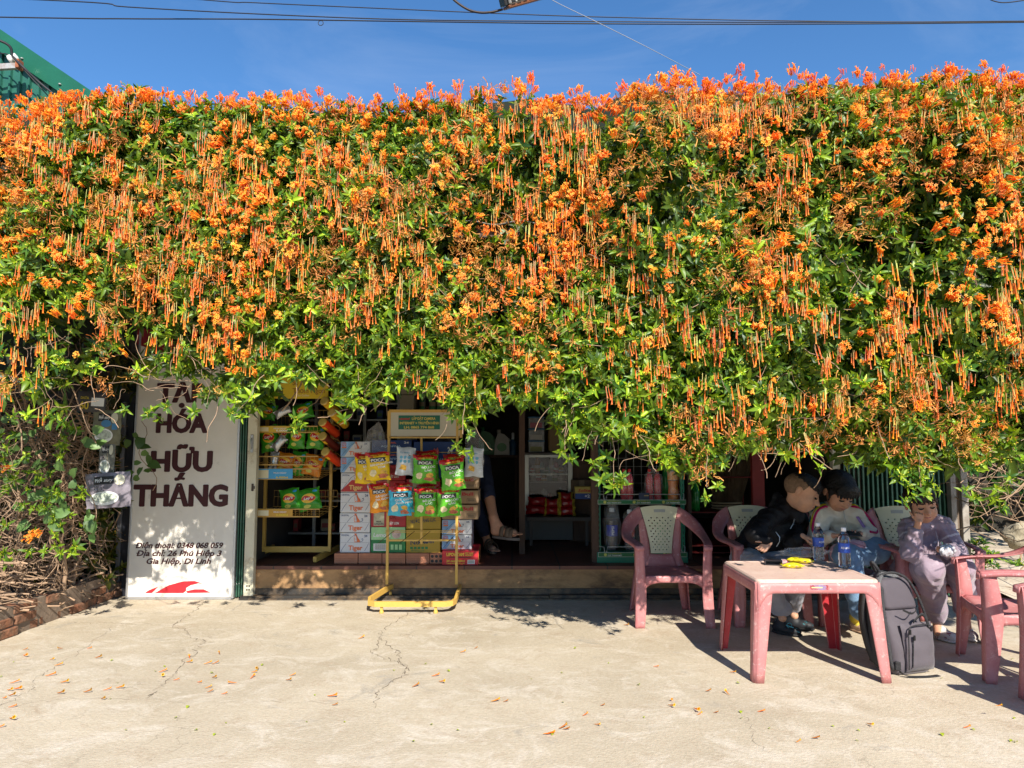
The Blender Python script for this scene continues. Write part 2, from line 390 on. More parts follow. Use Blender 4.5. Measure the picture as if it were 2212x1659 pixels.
q = MB(); zc = P(540,1053,5.87).z; q.box(xa+.045, xa+.062, -.074, -.0655, zc-.03, zc+.03, .002); q.box(xa+.064, xa+.072, -.069, -.0655, zc-.012, zc+.012); q.build('latch', mat('rust_latch', (.08, .06, .05), .6, metal=.6), jm)
q = MB()
for zz in (.12, .3, .55, .9, 1.2):
    for xx in (xa+.012, xb-.012):
        q.lathe([(.003, 0), (.002, .002)], 6, (xx, -.067, zz))
for xx in (xa+.03, xb-.03):
    for zz in (.07, .1): q.box(xx-.006, xx+.006, -.067, -.0655, zz, zz+.012)
q.build('screws', mat('dark_screw', (.04, .04, .04), .5, metal=.7), jm)
# right hand pillar and inner posts
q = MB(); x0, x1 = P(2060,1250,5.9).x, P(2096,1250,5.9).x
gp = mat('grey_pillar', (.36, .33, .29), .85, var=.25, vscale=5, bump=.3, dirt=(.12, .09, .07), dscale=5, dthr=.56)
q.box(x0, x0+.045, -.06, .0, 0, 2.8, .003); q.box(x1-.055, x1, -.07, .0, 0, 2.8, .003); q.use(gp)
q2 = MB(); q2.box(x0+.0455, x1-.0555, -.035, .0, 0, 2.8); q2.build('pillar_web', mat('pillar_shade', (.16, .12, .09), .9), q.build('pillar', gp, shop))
wood = mat('dark_wood_post', (.075, .04, .025), .7, var=.4, vscale=4, stretch=(5, 5, .6))
for a, b, yy in ((1121, 1134, .6), (1277, 1292, .14), (1484, 1492, .3)):
    q = MB(); q.box(P(a,1000,5.94+yy).x, P(b,1000,5.94+yy).x, yy, yy+.07, SZ, 2.95, .003); q.build('timber_post', wood, shop)
q = MB(); q.box(P(1796,1050,6.0).x, P(1812,1050,6.0).x, .02, .08, .0, 2.5, .002); q.build('cream_post', cm, shop)
q = MB(); rm = mat('red_oxide', (.20, .018, .015), .6, var=.2)
q.box(P(1626,1050,6.2).x, P(1652,1050,6.2).x, .26, .31, .0, 2.3, .003); q.build('red_post', rm, shop)

# =================== green metal building, top left ===================
YB = 9.0
gb = thing('metal_building', 'green corrugated metal building with sloping roof edge, top left behind the vine', 'building', (P(0,200,YB).x, YB, 0))
a0 = P(-700,-410,YB); a1 = P(240,226,YB); sl = (a1-a0); b0 = P(-700,-360,YB); b1 = P(205,226,YB)
gw = mat('green_sheet', (.022, .115, .085), .4, metal=.1, var=.12, vscale=2)
q = MB(); x0, x1 = a0.x, P(420,300,YB).x; nrib = 110; V = []; F = []
def ztop(x): return a0.z + (x-a0.x)*(a1.z-a0.z)/(a1.x-a0.x) - .12
prof = []
xx = x0
while xx < x1:
    for dx, dy in ((0, 0), (.075, 0), (.085, -.03), (.105, -.03), (.115, 0)): prof.append((xx+dx, YB+.05+dy))
    xx += .13
for (a, b) in prof: V += [(a, b, 0), (a, b, max(.2, ztop(a)))]
q.add(V, [(2*i, 2*i+2, 2*i+3, 2*i+1) for i in range(len(prof)-1)])
o = q.build('corrugated_wall', gw, gb, world=True); solidify(o, .004)
q = MB(); fm = mat('green_flashing', (.012, .105, .06), .35, metal=.1, var=.15, vscale=1.5)
def fas(x): z = a0.z + (x-a0.x)*(a1.z-a0.z)/(a1.x-a0.x); return z
xr = P(420,300,YB).x
q.add([(a0.x, YB-.06, fas(a0.x)), (xr, YB-.06, fas(xr)), (xr, YB-.06, fas(xr)-.30), (a0.x, YB-.06, fas(a0.x)-.30), (a0.x, YB-.03, fas(a0.x)), (xr, YB-.03, fas(xr)), (xr, YB-.03, fas(xr)-.30), (a0.x, YB-.03, fas(a0.x)-.30)],
      [(0,3,2,1),(4,5,6,7),(0,1,5,4),(1,2,6,5),(2,3,7,6),(3,0,4,7)])
fa = q.build('fascia', fm, gb, world=True)
q = MB()
for t in range(14):
    x = a0.x + (xr-a0.x)*(t+.6)/14; q.lathe([(.02, 0), (.015, .015), (.003, .02)], 8, (x, YB-.07, fas(x)-.2))
q.build('roof_bolts', mat('zinc2', (.4, .42, .38), .5, metal=.6), fa).location = (-gb.location.x, -gb.location.y, 0)
q = MB(); q.add([(a0.x, YB-.05, fas(a0.x)-.02), (xr, YB-.05, fas(xr)-.02), (xr, YB+6, fas(xr)-.02), (a0.x, YB+6, fas(a0.x)-.02)], [(0, 1, 2, 3)]); o = q.build('roof_sheet', gw, gb, world=True); solidify(o, .02)

# teal sheet fence behind the stems, left, and a dark hedge bank behind the right side
q = MB(); V = []; prof = []
for i in range(60):
    x = -7.5 + i*.075; prof += [(x, 6.5), (x+.05, 6.5), (x+.055, 6.47), (x+.07, 6.47)]
for a, b in prof: V += [(a, b, 0), (a, b, 1.9)]
q.add(V, [(2*i, 2*i+2, 2*i+3, 2*i+1) for i in range(len(prof)-1)])
o = q.build('sheet_fence', mat('teal_sheet', (.04, .19, .155), .5, var=.15)); solidify(o, .003); tagp(o, 'teal corrugated sheet fence behind the tangle of dry stems', 'fence')

# brick planter edge on the left
bm = mat('red_brick', (.30, .12, .06), .95, var=.45, vscale=9, bump=1., bscale=30, dirt=(.13, .09, .06), dscale=5, dthr=.49)
bw = thing('brick_edging', 'low crumbling red brick edging below the dry stems on the left', 'brick wall', (-3.3, 5.0, 0))
A = G(258, 1288); B = G(-60, 1408); q = MB(); rr = random.Random(3)
d = (B-A); Ln = d.length; d.normalize(); nrm = Vector((-d.y, d.x, 0)); nrm = nrm if nrm.x < 0 else -nrm
for c in range(3):
    s = -.2 + (c % 2)*.1
    while s < Ln + .6:
        l_ = rr.uniform(.12, .2); j = rr.uniform(-.022, .02)
        if rr.random() < (.08 + .12*c): s += l_; continue
        M = Matrix.Translation(A + d*(s+l_/2) + nrm*(.05+j)) @ Matrix.Rotation(math.atan2(d.y, d.x)+rr.uniform(-.12, .12), 4, 'Z') @ Matrix.Rotation(rr.uniform(-.07, .07), 4, 'Y')
        q.box(-l_/2, l_/2, -.05, .05, c*.067+.002, c*.067+.06, .006, M); s += l_+.012
q.build('bricks', bm, bw, world=True)
q = MB(); M = Matrix.Translation(A + d*(Ln/2+.1) + nrm*.055) @ Matrix.Rotation(math.atan2(d.y, d.x), 4, 'Z'); q.box(-Ln/2-.2, Ln/2+.4, -.042, .042, 0, .194, 0, M)
q.build('mortar', mat('mortar', (.2, .15, .11), .95, var=.3, bump=.4), bw, world=True)
soil = MB(); soil.grid(lambda u, v: (-6.5+3.15*u, 3.8+2.6*v, .06+.05*math.sin(u*9+v*5)*math.cos(v*11)+.05*(1-u)), 30, 24)
tagp(soil.build('soil_bed', mat('leaf_litter', (.14, .095, .06), .95, var=.5, vscale=18, bump=1., bscale=30)), kind='structure')
# right: yard behind the pillar
q = MB(); q.grid(lambda u, v: (3.9+5*u, 5.2+4.2*v, .012+.16*min(1, v*3)+.012*math.sin(u*23+v*17)), 40, 40)
tagp(q.build('yard_dirt', mat('pale_dirt', (.50, .42, .32), .95, var=.3, vscale=4, bump=.6, dirt=(.2, .12, .07), dscale=26, dthr=.66, dw=.03)), kind='structure')
q = MB(); rr = random.Random(8)
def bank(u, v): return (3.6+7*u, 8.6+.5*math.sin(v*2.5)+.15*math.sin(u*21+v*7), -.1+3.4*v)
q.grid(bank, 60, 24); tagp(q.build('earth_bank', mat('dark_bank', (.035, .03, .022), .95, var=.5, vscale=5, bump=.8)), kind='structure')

# =================== overhead wires ===================
wm = mat('wire_black', (.015, .015, .02), .6)
def wire(name, pts, Y, r, label, m=wm, group=None, cat='cable', n=24):
    W = [P(x, y, yy if yy else Y) for x, y, yy in [(p + (None,)) if len(p) == 2 else p for p in pts]]
    path = []
    for i in range(len(W)-1):
        p0 = W[max(i-1, 0)]; p1 = W[i]; p2 = W[i+1]; p3 = W[min(i+2, len(W)-1)]
        for k in range(8):
            t = k/8; path.append(.5*((2*p1)+(p2-p0)*t+(2*p0-5*p1+4*p2-p3)*t*t+(3*p1-p0-3*p2+p3)*t**3))
    path.append(W[-1]); q = MB(); q.tube(path, r, 6); o = q.build(name, m); tagp(o, label, cat, group); return o
gw_ = 'black cables crossing the sky'
wire('overhead_cable', [(-1500,-60),(50,-2),(275,15),(553,30),(864,42),(1200,46),(1700,48),(2212,45.5),(3600,30)], 5.2, .0045, 'black overhead cable that slopes down from the top left corner and levels out', group=gw_)
wire('overhead_cable', [(-1500,10),(0,37),(275,40.5),(553,41.5),(864,46),(1260,51),(1700,52),(2212,48),(3600,30)], 5.25, .005, 'black overhead cable spanning the whole sky just above the green roof', group=gw_)
wire('overhead_cable', [(-600,-90),(395,-4),(553,6),(864,20),(1100,30),(1310,37),(1700,45),(2212,47),(3600,40)], 5.4, .004, 'black overhead cable passing right behind the hanging junction box', group=gw_)
wire('overhead_cable', [(2120,-10),(2150,3),(2180,5),(2240,-4)], 5.0, .004, 'short loop of black cable in the top right corner', group=gw_)
wire('thin_wire', [(1180,-12),(1200,4),(1290,48),(1400,103),(1512,162,4.1)], 4.6, .0022, 'thin grey wire running down from the junction box to the top of the vine', mat('grey_wire', (.25, .26, .28), .5), cat='wire')
q = MB(); c = P(693, 45, 5.22); q.tube([c+Vector((.02*math.cos(a), 0, .02*math.sin(a)-.018)) for a in np.linspace(0, 2*math.pi, 12, endpoint=False)], .003, 5, closed=True)
tagp(q.build('cable_tie', wm), 'small black loop tied on the lower overhead cable', 'cable tie')
wire('service_cable', [(-200,40,8.2),(0,88,8.6),(28,122,8.7),(50,145,8.7),(85,178,8.8),(128,214,8.85),(160,250,8.88)], 8.7, .016, 'thick black service cable drooping past the white insulator on the green building')
wire('service_cable', [(-100,110,8.8),(0,115,8.8),(25,124,8.75),(60,160,8.85),(110,214,8.9),(130,240,8.9)], 8.7, .008, 'thinner black cable beside the drooping service cable on the green building')
br = thing('insulator_bracket', 'grey steel bracket carrying a white insulator in front of the green building', 'bracket', P(0,140,8.75))
q = MB(); a = P(-120,152,8.75); b = P(38,143,8.75); q.bar(a, b, .05, .07); q.build('arm', mat('grey_steel', (.42, .42, .4), .5, metal=.4, dirt=(.25, .1, .05), dscale=4, dthr=.6), br, world=True)
q = MB(); b2 = P(43,140,8.75); q.box(b2.x-.03, b2.x+.015, 8.70, 8.80, b2.z-.06, b2.z+.06, .004); q.build('end_plate', mat('rust', (.22, .07, .03), .8, var=.4), br, world=True)
q = MB(); c = P(29,126,8.75); q.lathe([(.03, -.06), (.055, -.05), (.055, -.02), (.038, -.012), (.038, .005), (.055, .012), (.055, .04), (.03, .05)], 14, (0, 0, 0))
o = q.build('insulator', mat('porcelain', (.75, .74, .7), .25), br); o.location = c-Vector(br.location); o.rotation_euler = (0, R(70), 0)
# junction box
jb = thing('junction_box', 'dark tilted cable junction box hanging from the wires at the top centre', 'junction box', P(1130,-8,4.6))
jb.rotation_euler = (R(25), R(-23), R(12))
q = MB(); q.use(mat('box_grey', (.42, .42, .41), .5)); q.box(-.13, .2, -.06, .06, -.03, .09, .01); q.use(mat('box_brown', (.16, .055, .02), .6, var=.3)); q.box(-.14, .21, -.055, .065, -.05, -.0305, .004); q.build('housing', None, jb)
q = MB()
for k in range(7): q.box(-.115+k*.045, -.085+k*.045, -.066, -.0605, -.022, .012, .003)
q.build('terminals', mat('black_terminal', (.02, .02, .022), .4), jb)
q = MB(); q.box(-.162, -.141, -.05, .05, -.03, .075, .004); q.build('end_gland', mat('black_gland', (.02, .02, .022), .5), jb)
wire('looped_cable', [(960,-25),(981,0),(1010,20),(1036,27),(1062,26),(1086,20)], 4.6, .008, 'thick brown black cable looping into the left end of the junction box', mat('brown_cable', (.03, .018, .015), .5))
# =================== flowering vine ===================
def attr_mat(name, rough, transl=.3, spec=.4, sss=0.):
    m = bpy.data.materials.new(name); m.use_nodes = True; n = m.node_tree; b = n.nodes['Principled BSDF']; L = n.links.new
    a = n.nodes.new("ShaderNodeAttribute"); a.attribute_name = 'col'
    L(a.outputs['Color'], b.inputs['Base Color']); b.inputs['Roughness'].default_value = rough; b.inputs['Specular IOR Level'].default_value = spec
    if transl > 0:
        t = n.nodes.new("ShaderNodeBsdfTranslucent"); h = n.nodes.new("ShaderNodeHueSaturation"); h.inputs['Value'].default_value = 1.5; h.inputs['Saturation'].default_value = 1.15
        L(a.outputs['Color'], h.inputs['Color']); L(h.outputs[0], t.inputs['Color'])
        mx = n.nodes.new("ShaderNodeMixShader"); mx.inputs[0].default_value = transl
        L(b.outputs[0], mx.inputs[1]); L(t.outputs[0], mx.inputs[2]); L(mx.outputs[0], n.nodes['Material Output'].inputs['Surface'])
    return m
LEAFM = attr_mat('vine_leaf', .42, .28, .4); PETM = attr_mat('blossom_petal', .5, .25, .3); DRYM = attr_mat('dried_petal', .8, .2, .1)

def snoise(seed, n=14, f0=1., f1=6.):
    r = np.random.default_rng(seed); fr = r.uniform(f0, f1, n); an = r.uniform(0, 2*np.pi, n); ph = r.uniform(0, 2*np.pi, n)
    def f(x, z): 
        s = 0
        for a, b, c in zip(fr, an, ph): s = s + np.sin(a*(x*np.cos(b)+z*np.sin(b))+c)/np.sqrt(a)
        return s/np.sqrt((1/fr).sum()/2)/1.0
    return f
def frames(axis, roll):
    """rotation matrices whose local z is axis"""
    z = axis/np.linalg.norm(axis, axis=1, keepdims=True); ref = np.where(np.abs(z[:, 2:3]) < .9, np.array([[0, 0, 1.]]), np.array([[1., 0, 0]]))
    x = np.cross(ref, z); x /= np.linalg.norm(x, axis=1, keepdims=True); y = np.cross(z, x)
    c, s = np.cos(roll)[:, None], np.sin(roll)[:, None]
    return np.stack([x*c+y*s, -x*s+y*c, z], axis=2)
class Tmpl:
    def __init__(s): s.V = []; s.F = []; s.C = []
    def add(s, V, F, C):
        k = sum(len(v) for v in s.V); s.V.append(np.asarray(V, float)); s.C.append(np.asarray(C, float))
        s.F += [tuple((list(f)+[f[-1]])[:4]) if len(f) == 3 else tuple(f) for f in [tuple(i+k for i in f) for f in F]]
    def done(s):
        s.V = np.concatenate(s.V); s.C = np.concatenate(s.C); s.F = np.array([f for f in s.F]); return s
def leaf_geo(L, W, curl, fold, tipdroop=0.):
    """leaf along +y from origin, normal +z; 11 verts"""
    t = np.array([0, .3, .65, 1.]); z = -curl*t**2*L
    mid = np.c_[np.zeros(4), t*L, z]
    wl = np.array([.42, .40])*W; 
    l = np.c_[-wl, t[1:3]*L, z[1:3]+fold*wl]; r = np.c_[wl, t[1:3]*L, z[1:3]+fold*wl]
    V = np.r_[mid, l, r]      # 0-3 mid, 4,5 left, 6,7 right
    F = [(0, 1, 4), (0, 6, 1), (4, 1, 2, 5), (1, 6, 7, 2), (5, 2, 3), (2, 7, 3)]
    return V, F
def rot(axis, a):
    return np.array(Matrix.Rotation(a, 3, axis))
def make_sprig(seed, nl=10, L=.056, young=.5):
    r = np.random.default_rng(seed); T = Tmpl()
    for i in range(nl):
        ph = i*2.4+r.uniform(-.3, .3); el = r.uniform(.15, .9) if i < nl*.7 else r.uniform(.9, 1.3)
        l = L*r.uniform(.65, 1.2)*(1 if i < nl*.7 else .7); V, F = leaf_geo(l, l*r.uniform(.36, .48), r.uniform(.0, .9), r.uniform(.1, .9))
        V = V @ rot('X', el).T; V = V @ rot('Z', ph).T; V[:, 2] += r.uniform(-.035, .012)
        g_ = r.uniform(0, 1); base = np.array([.014, .060, .008])*(1-g_)+np.array([.165, .265, .012])*g_
        C = np.tile(base, (8, 1)); C[:4] *= 1.25
        T.add(V, F, C)
    for i in range(6):       # yellow green buds
        p = r.normal(0, .010, 3)+[0, 0, .014]; s = .0030
        V = p + s*np.array([[1,0,0],[-1,0,0],[0,1,0],[0,-1,0],[0,0,1.3],[0,0,-1]])
        T.add(V, [(0,2,4),(2,1,4),(1,3,4),(3,0,4)], np.tile([.50, .46, .04], (6, 1)))
    return T.done()
def tube_geo(L, r0, r1, r2, bend, c0, c1, c2, petal, flare=.008, n=5, pet=True):
    t = np.array([0, .35, .8, 1.]); rs = np.array([r0, (r0+r1)/2, r1, r2]); V = []; C = []
    for i in range(4):
        for k in range(n):
            a = 2*np.pi*k/n; V.append([rs[i]*np.cos(a), rs[i]*np.sin(a)+bend*t[i]**2*L, t[i]*L]); C.append(c0 if i == 0 else (c1 if i < 3 else c2))
    F = [(i*n+k, i*n+(k+1) % n, (i+1)*n+(k+1) % n, (i+1)*n+k) for i in range(3) for k in range(n)]
    k0 = len(V); ctr = np.array([0, bend*L, L])
    if pet:
        for k in range(n):
            a = 2*np.pi*(k+.5)/n; d = np.array([np.cos(a), np.sin(a), 0]); s = np.array([-np.sin(a), np.cos(a), 0])
            b = ctr + d*r2*.7
            V += [list(b+s*r2*.6), list(b-s*r2*.6), list(b+d*flare*.8-s*r2*.45+[0, 0, .001]), list(b+d*flare*.8+s*r2*.45+[0, 0, .001])]
            C += [c2, c2, petal, petal]; F.append((k0+4*k, k0+4*k+1, k0+4*k+2, k0+4*k+3))
    else:
        V.append(list(ctr+[0, 0, r2*1.2])); C.append(petal); F += [((3*n+k), (3*n+(k+1) % n), k0) for k in range(n)]
    return np.array(V), F, np.array(C)
OR = np.array([.86, .18, .008]); OR2 = np.array([.97, .37, .016]); PALE = np.array([1., .58, .14]); YEL = np.array([.75, .42, .04]); RED = np.array([.78, .07, .012])
def make_cluster(seed, n=15, spread=.75):
    r = np.random.default_rng(seed); T = Tmpl()
    for i in range(n):
        L = r.uniform(.032, .050); op = r.uniform() < .62; m = r.uniform(); c1 = RED*(1-m)+OR2*m
        V, F, C = tube_geo(L, .0011, .0028, .0036 if op else .0033, r.uniform(-.15, .15), YEL*.5+c1*.5, c1, OR2, PALE, .0085, pet=op)
        a = r.uniform(0, 2*np.pi); e = abs(r.normal(0, spread*.55)); V = V @ rot('X', -e).T; V = V @ rot('Z', a).T
        V += r.normal(0, .011, 3)*[1, 1, .6]; T.add(V, F, C)
    return T.done()
def make_hang(seed, n=4):
    """blossoms hanging from pale threads, local z points DOWN the drop"""
    r = np.random.default_rng(seed); T = Tmpl()
    for i in range(n):
        th = r.uniform(.0, .07) if r.uniform() < .7 else 0; off = np.array([*r.normal(0, .014, 2), r.uniform(-.01, .02)]); fade = r.uniform(0, 1)**1.5
        c1 = OR*(1-fade)+np.array([.62, .27, .09])*fade; c2 = OR2*(1-fade)+np.array([.66, .34, .14])*fade
        L = r.uniform(.045, .066)
        if th > .008:
            w_ = .0011; V = np.array([[w_,0,0],[-w_,w_,0],[-w_,-w_,0],[w_,0,th],[-w_,w_,th],[-w_,-w_,th]])+off
            T.add(V, [(0,1,4,3),(1,2,5,4),(2,0,3,5)], np.tile([.75, .62, .26], (6, 1)))
        V, F, C = tube_geo(L, .0009, .0032*(1-.3*fade), .0047, r.uniform(-.08, .08), c1, c1, c2, c2*.9+PALE*.1, .004)
        V = V @ rot('X', r.normal(0, .07)).T; T.add(V+off+[0, 0, th], F, C)
    return T.done()
def make_dry(seed, n=16):
    r = np.random.default_rng(seed); T = Tmpl()
    for i in range(n):
        L = r.uniform(.012, .04); c = np.array([.62, .29, .085])*r.uniform(.6, 1.25); w_ = .0016
        d = r.normal(0, 1, 3)*[1, .7, 1]+[0, 0, .5]; d /= np.linalg.norm(d); s = np.cross(d, r.normal(0, 1, 3)); s /= np.linalg.norm(s); u = np.cross(d, s)
        o = r.normal(0, .013, 3); V = np.array([o-s*w_, o+s*w_, o+d*L*.5+u*L*.2+s*w_, o+d*L*.5+u*L*.2-s*w_, o+d*L+s*w_*1.6, o+d*L-s*w_*1.6])
        T.add(V, [(0, 1, 2, 3), (3, 2, 4, 5)], np.tile(c, (6, 1)))
    return T.done()
def scatter(Ts, pos, axis, roll, scale, tint):
    """instances of templates baked to one array set"""
    Vs, Fs, Cs = [], [], []; k = 0; M = frames(axis, roll); which = rng.integers(0, len(Ts), len(pos))
    for i, T in enumerate(Ts):
        sel = np.where(which == i)[0]
        if not len(sel): continue
        V = np.einsum('nij,vj->nvi', M[sel], T.V)*scale[sel][:, None, None]+pos[sel][:, None, :]
        C = np.clip(T.C[None]*tint[sel][:, None, :], 0, 1); nv = len(T.V)
        F = T.F[None]+(np.arange(len(sel))*nv)[:, None, None]+k
        k += len(sel)*nv; Vs.append(V.reshape(-1, 3)); Cs.append(C.reshape(-1, 3)); Fs.append(F.reshape(-1, 4))
    return np.concatenate(Vs), np.concatenate(Fs), np.concatenate(Cs)
def quads_mesh(name, VFC, m, parent):
    V, F, C = VFC
    tri = F[:, 2] == F[:, 3]; me = bpy.data.meshes.new(name)
    me.vertices.add(len(V)); me.vertices.foreach_set('co', V.astype(np.float32).ravel())
    tot = np.where(tri, 3, 4).astype(np.int32); st = np.r_[0, np.cumsum(tot)[:-1]].astype(np.int32)
    keep = np.ones(F.shape, bool); keep[tri, 3] = False
    me.loops.add(int(tot.sum())); me.loops.foreach_set('vertex_index', F[keep].astype(np.int32))
    me.polygons.add(len(F)); me.polygons.foreach_set('loop_start', st); me.polygons.foreach_set('loop_total', tot)
    me.polygons.foreach_set('use_smooth', np.ones(len(F), bool)); me.materials.append(m)
    ca = me.color_attributes.new('col', 'FLOAT_COLOR', 'POINT'); ca.data.foreach_set('color', np.c_[C, np.ones(len(C))].astype(np.float32).ravel())
    me.update(); o = bpy.data.objects.new(name, me); COL.objects.link(o)
    if parent is not None: o.parent = parent
    return o

VY = 4.05
topD = [(-900,215),(0,212),(110,210),(230,200),(260,188),(300,192),(380,205),(450,200),(520,204),(600,203),(700,200),(780,205),(850,200),(930,188),(1000,190),(1060,180),(1150,172),(1200,180),(1250,180),(1310,198),(1380,165),(1450,150),(1500,150),(1540,168),(1580,150),(1650,155),(1700,162),(1760,160),(1850,160),(1930,150),(2000,140),(2060,145),(2150,145),(2212,150),(3200,150)]
botD = [(-900,860),(0,850),(60,880),(130,885),(200,880),(255,850),(285,815),(330,840),(380,850),(430,862),(520,880),(560,822),(610,800),(690,812),(730,880),(790,850),(840,820),(880,800),(930,850),(975,890),(1010,905),(1050,870),(1100,850),(1180,880),(1215,940),(1260,950),(1300,925),(1330,950),(1400,960),(1470,1000),(1520,1040),(1570,985),(1620,975),(1700,965),(1760,960),(1800,975),(1860,958),(1920,985),(1960,1010),(2000,1005),(2040,960),(2100,1010),(2160,960),(2212,1000),(3200,980)]
def vyx(x): t = np.clip((np.asarray(x)+.2)/1.4, 0, 1); return VY-.36*t*t*(3-2*t)
def dcurve(tab):
    xs = [P(a, b, VY).x for a, b in tab]; ys_ = [float(vyx(x)) for x in xs]
    xs = np.array([P(a, b, y).x for (a, b), y in zip(tab, ys_)]); zs = np.array([P(a, b, y).z for (a, b), y in zip(tab, ys_)])
    return lambda x: np.interp(x, xs, zs)
ztopf, zbotf = dcurve(topD), dcurve(botD)
nA, nB, nC, nD = snoise(1, 16, 2, 9), snoise(2, 12, 1.5, 6), snoise(3, 18, 4, 16), snoise(4, 14, 3, 12)
def vy(x, z):
    zt = ztopf(x); zb = zbotf(x); h = np.clip((zt-z)/.5, 0, 1); lo = np.clip((z-zb)/.5, 0, 1)
    return vyx(x) + .05*nA(x, z) + .03*nC(x, z) + .28*(1-h)**2.5 - .07*np.sin(lo*1.5) 
XL, XR = -3.95, 3.95
def sample(n, density, yoff=(0, .06), ext=0.):
    """points on the curtain with acceptance density(x,z,s) in 0..1"""
    out = []
    while sum(len(o) for o in out) < n:
        x = rng.uniform(XL, XR, 20000); zt = ztopf(x); zb = zbotf(x)-ext; s = rng.uniform(0, 1, 20000); z = zb+(zt-zb)*s
        a = rng.uniform(0, 1, 20000)*1. < density(x, z, s)*np.where(np.abs(x) > 3.15, .6, 1.)*((zt-zb)/2.6)
        out.append(np.c_[x[a], z[a], s[a]])
    o = np.concatenate(out)[:n]; x, z, s = o.T
    return x, vy(x, z)+rng.uniform(yoff[0], yoff[1], n), z, s
def normals(x, z, jit, up=0.):
    n = len(x); h = np.clip(1-(ztopf(x)-z)/.35, 0, 1)
    a = np.c_[rng.normal(0, jit, n), -np.ones(n)*(1-.6*h), up+h*1.1+rng.normal(0, jit, n)]
    return a
vine = thing('flowering_vine', 'huge curtain of orange trumpet vine in full bloom covering the whole shop front', 'vine', (0, 4.3, 0))
VO = np.array([0, 4.3, 0])
sprigs = [make_sprig(i) for i in range(10)]
hole = lambda x, z, s: np.clip(.75 + .55*nB(x, z)+.25*nC(x, z), .12, 1)
thin = lambda x, z, s: hole(x, z, s)*np.where((x < -1.6) & (x > -3.2) & (s < .33), .35, 1.)*np.where(s < .14, np.where(x > .8, 1., .7), 1)
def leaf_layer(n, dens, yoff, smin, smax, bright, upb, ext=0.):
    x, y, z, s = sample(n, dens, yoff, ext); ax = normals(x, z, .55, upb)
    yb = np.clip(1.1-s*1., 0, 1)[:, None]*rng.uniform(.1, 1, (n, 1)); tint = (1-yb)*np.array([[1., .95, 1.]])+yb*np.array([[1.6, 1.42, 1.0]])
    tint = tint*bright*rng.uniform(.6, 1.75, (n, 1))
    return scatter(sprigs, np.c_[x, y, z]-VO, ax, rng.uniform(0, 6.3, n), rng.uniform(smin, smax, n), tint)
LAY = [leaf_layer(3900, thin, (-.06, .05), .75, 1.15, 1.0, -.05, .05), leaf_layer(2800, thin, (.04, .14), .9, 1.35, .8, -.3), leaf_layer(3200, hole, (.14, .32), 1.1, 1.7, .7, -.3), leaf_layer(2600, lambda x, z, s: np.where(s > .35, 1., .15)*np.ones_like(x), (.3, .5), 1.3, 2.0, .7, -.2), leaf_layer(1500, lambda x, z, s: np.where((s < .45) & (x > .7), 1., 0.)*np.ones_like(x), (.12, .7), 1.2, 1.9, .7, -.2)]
# small shoots hanging below the edge
PX = [(1318,1035),(1338,1045),(1325,1052),(1300,1038),(1345,1032),(1962,1050),(1985,1040),(2010,1045),(1975,1072),(1955,1085),(2000,1068),(2025,1058),(1990,1030),(1945,1030),(1525,1075),(1500,1040),(1550,1050),(1215,975),(1235,990),(1280,1000),(1300,1005),(1310,985),(1000,975),(985,960),(1015,940),(1020,985),(330,885),(345,905),(360,880),(500,893),(520,900),(420,890),(320,895),(270,885),(120,905),(135,912),(105,898),(640,905),(655,915),(635,925),(740,905),(2145,1075),(2165,1095),(2150,1055),(2105,1075),(2085,1060),(1770,1010),(1850,1000),(2180,1030),
      (60,1020),(85,1025),(50,1090),(100,1100),(125,1065),(75,1150),(120,1180),(130,1195),(20,1050),(30,940),(15,965)]
PX += [(rr_a, rr_b) for rr_a, rr_b in zip(rng.uniform(-20, 190, 46), rng.uniform(900, 1215, 46))]
pp = np.array([list(P(a, b, 4.0-(.34 if a > 1500 else .18 if a > 1200 else 0) + (.0 if a > 200 or b < 915 else .75))) for a, b in PX]); m_ = len(pp)
LAY.append(scatter(sprigs, pp-VO, np.c_[rng.normal(0, .5, m_), -np.ones(m_), rng.normal(.1, .4, m_)], rng.uniform(0, 6.3, m_), rng.uniform(.75, 1.05, m_), np.tile([1.4, 1.3, 1.0], (m_, 1))))
def joinA(L):
    k = 0; V, F, C = [], [], []
    for v, f, c in L: V.append(v); F.append(f+k); C.append(c); k += len(v)
    return np.concatenate(V), np.concatenate(F), np.concatenate(C)
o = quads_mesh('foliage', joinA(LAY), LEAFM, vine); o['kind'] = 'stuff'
clus = [make_cluster(40+i, int(rng.integers(6, 20))) for i in range(10)]
hangs = [make_hang(70+i, int(rng.integers(3, 8))) for i in range(10)]
drys = [make_dry(90+i) for i in range(6)]
fd = lambda x, z, s: np.clip(.04+.62*s+.40*nD(x, z)+.5*(s > .93)-.35*(s < .25), .02, 1)*np.where(x > 0, .9, 1.)
n = 1450; x, y, z, s = sample(n, fd, (-.09, -.01)); ax = normals(x, z, .6, .35)
POS = np.c_[x, y, z]-VO; ROLL = rng.uniform(0, 6.3, n); SC = rng.uniform(.55, 1.1, n); TI = np.c_[np.ones(n), rng.uniform(.75, 1.25, n), np.ones(n)]
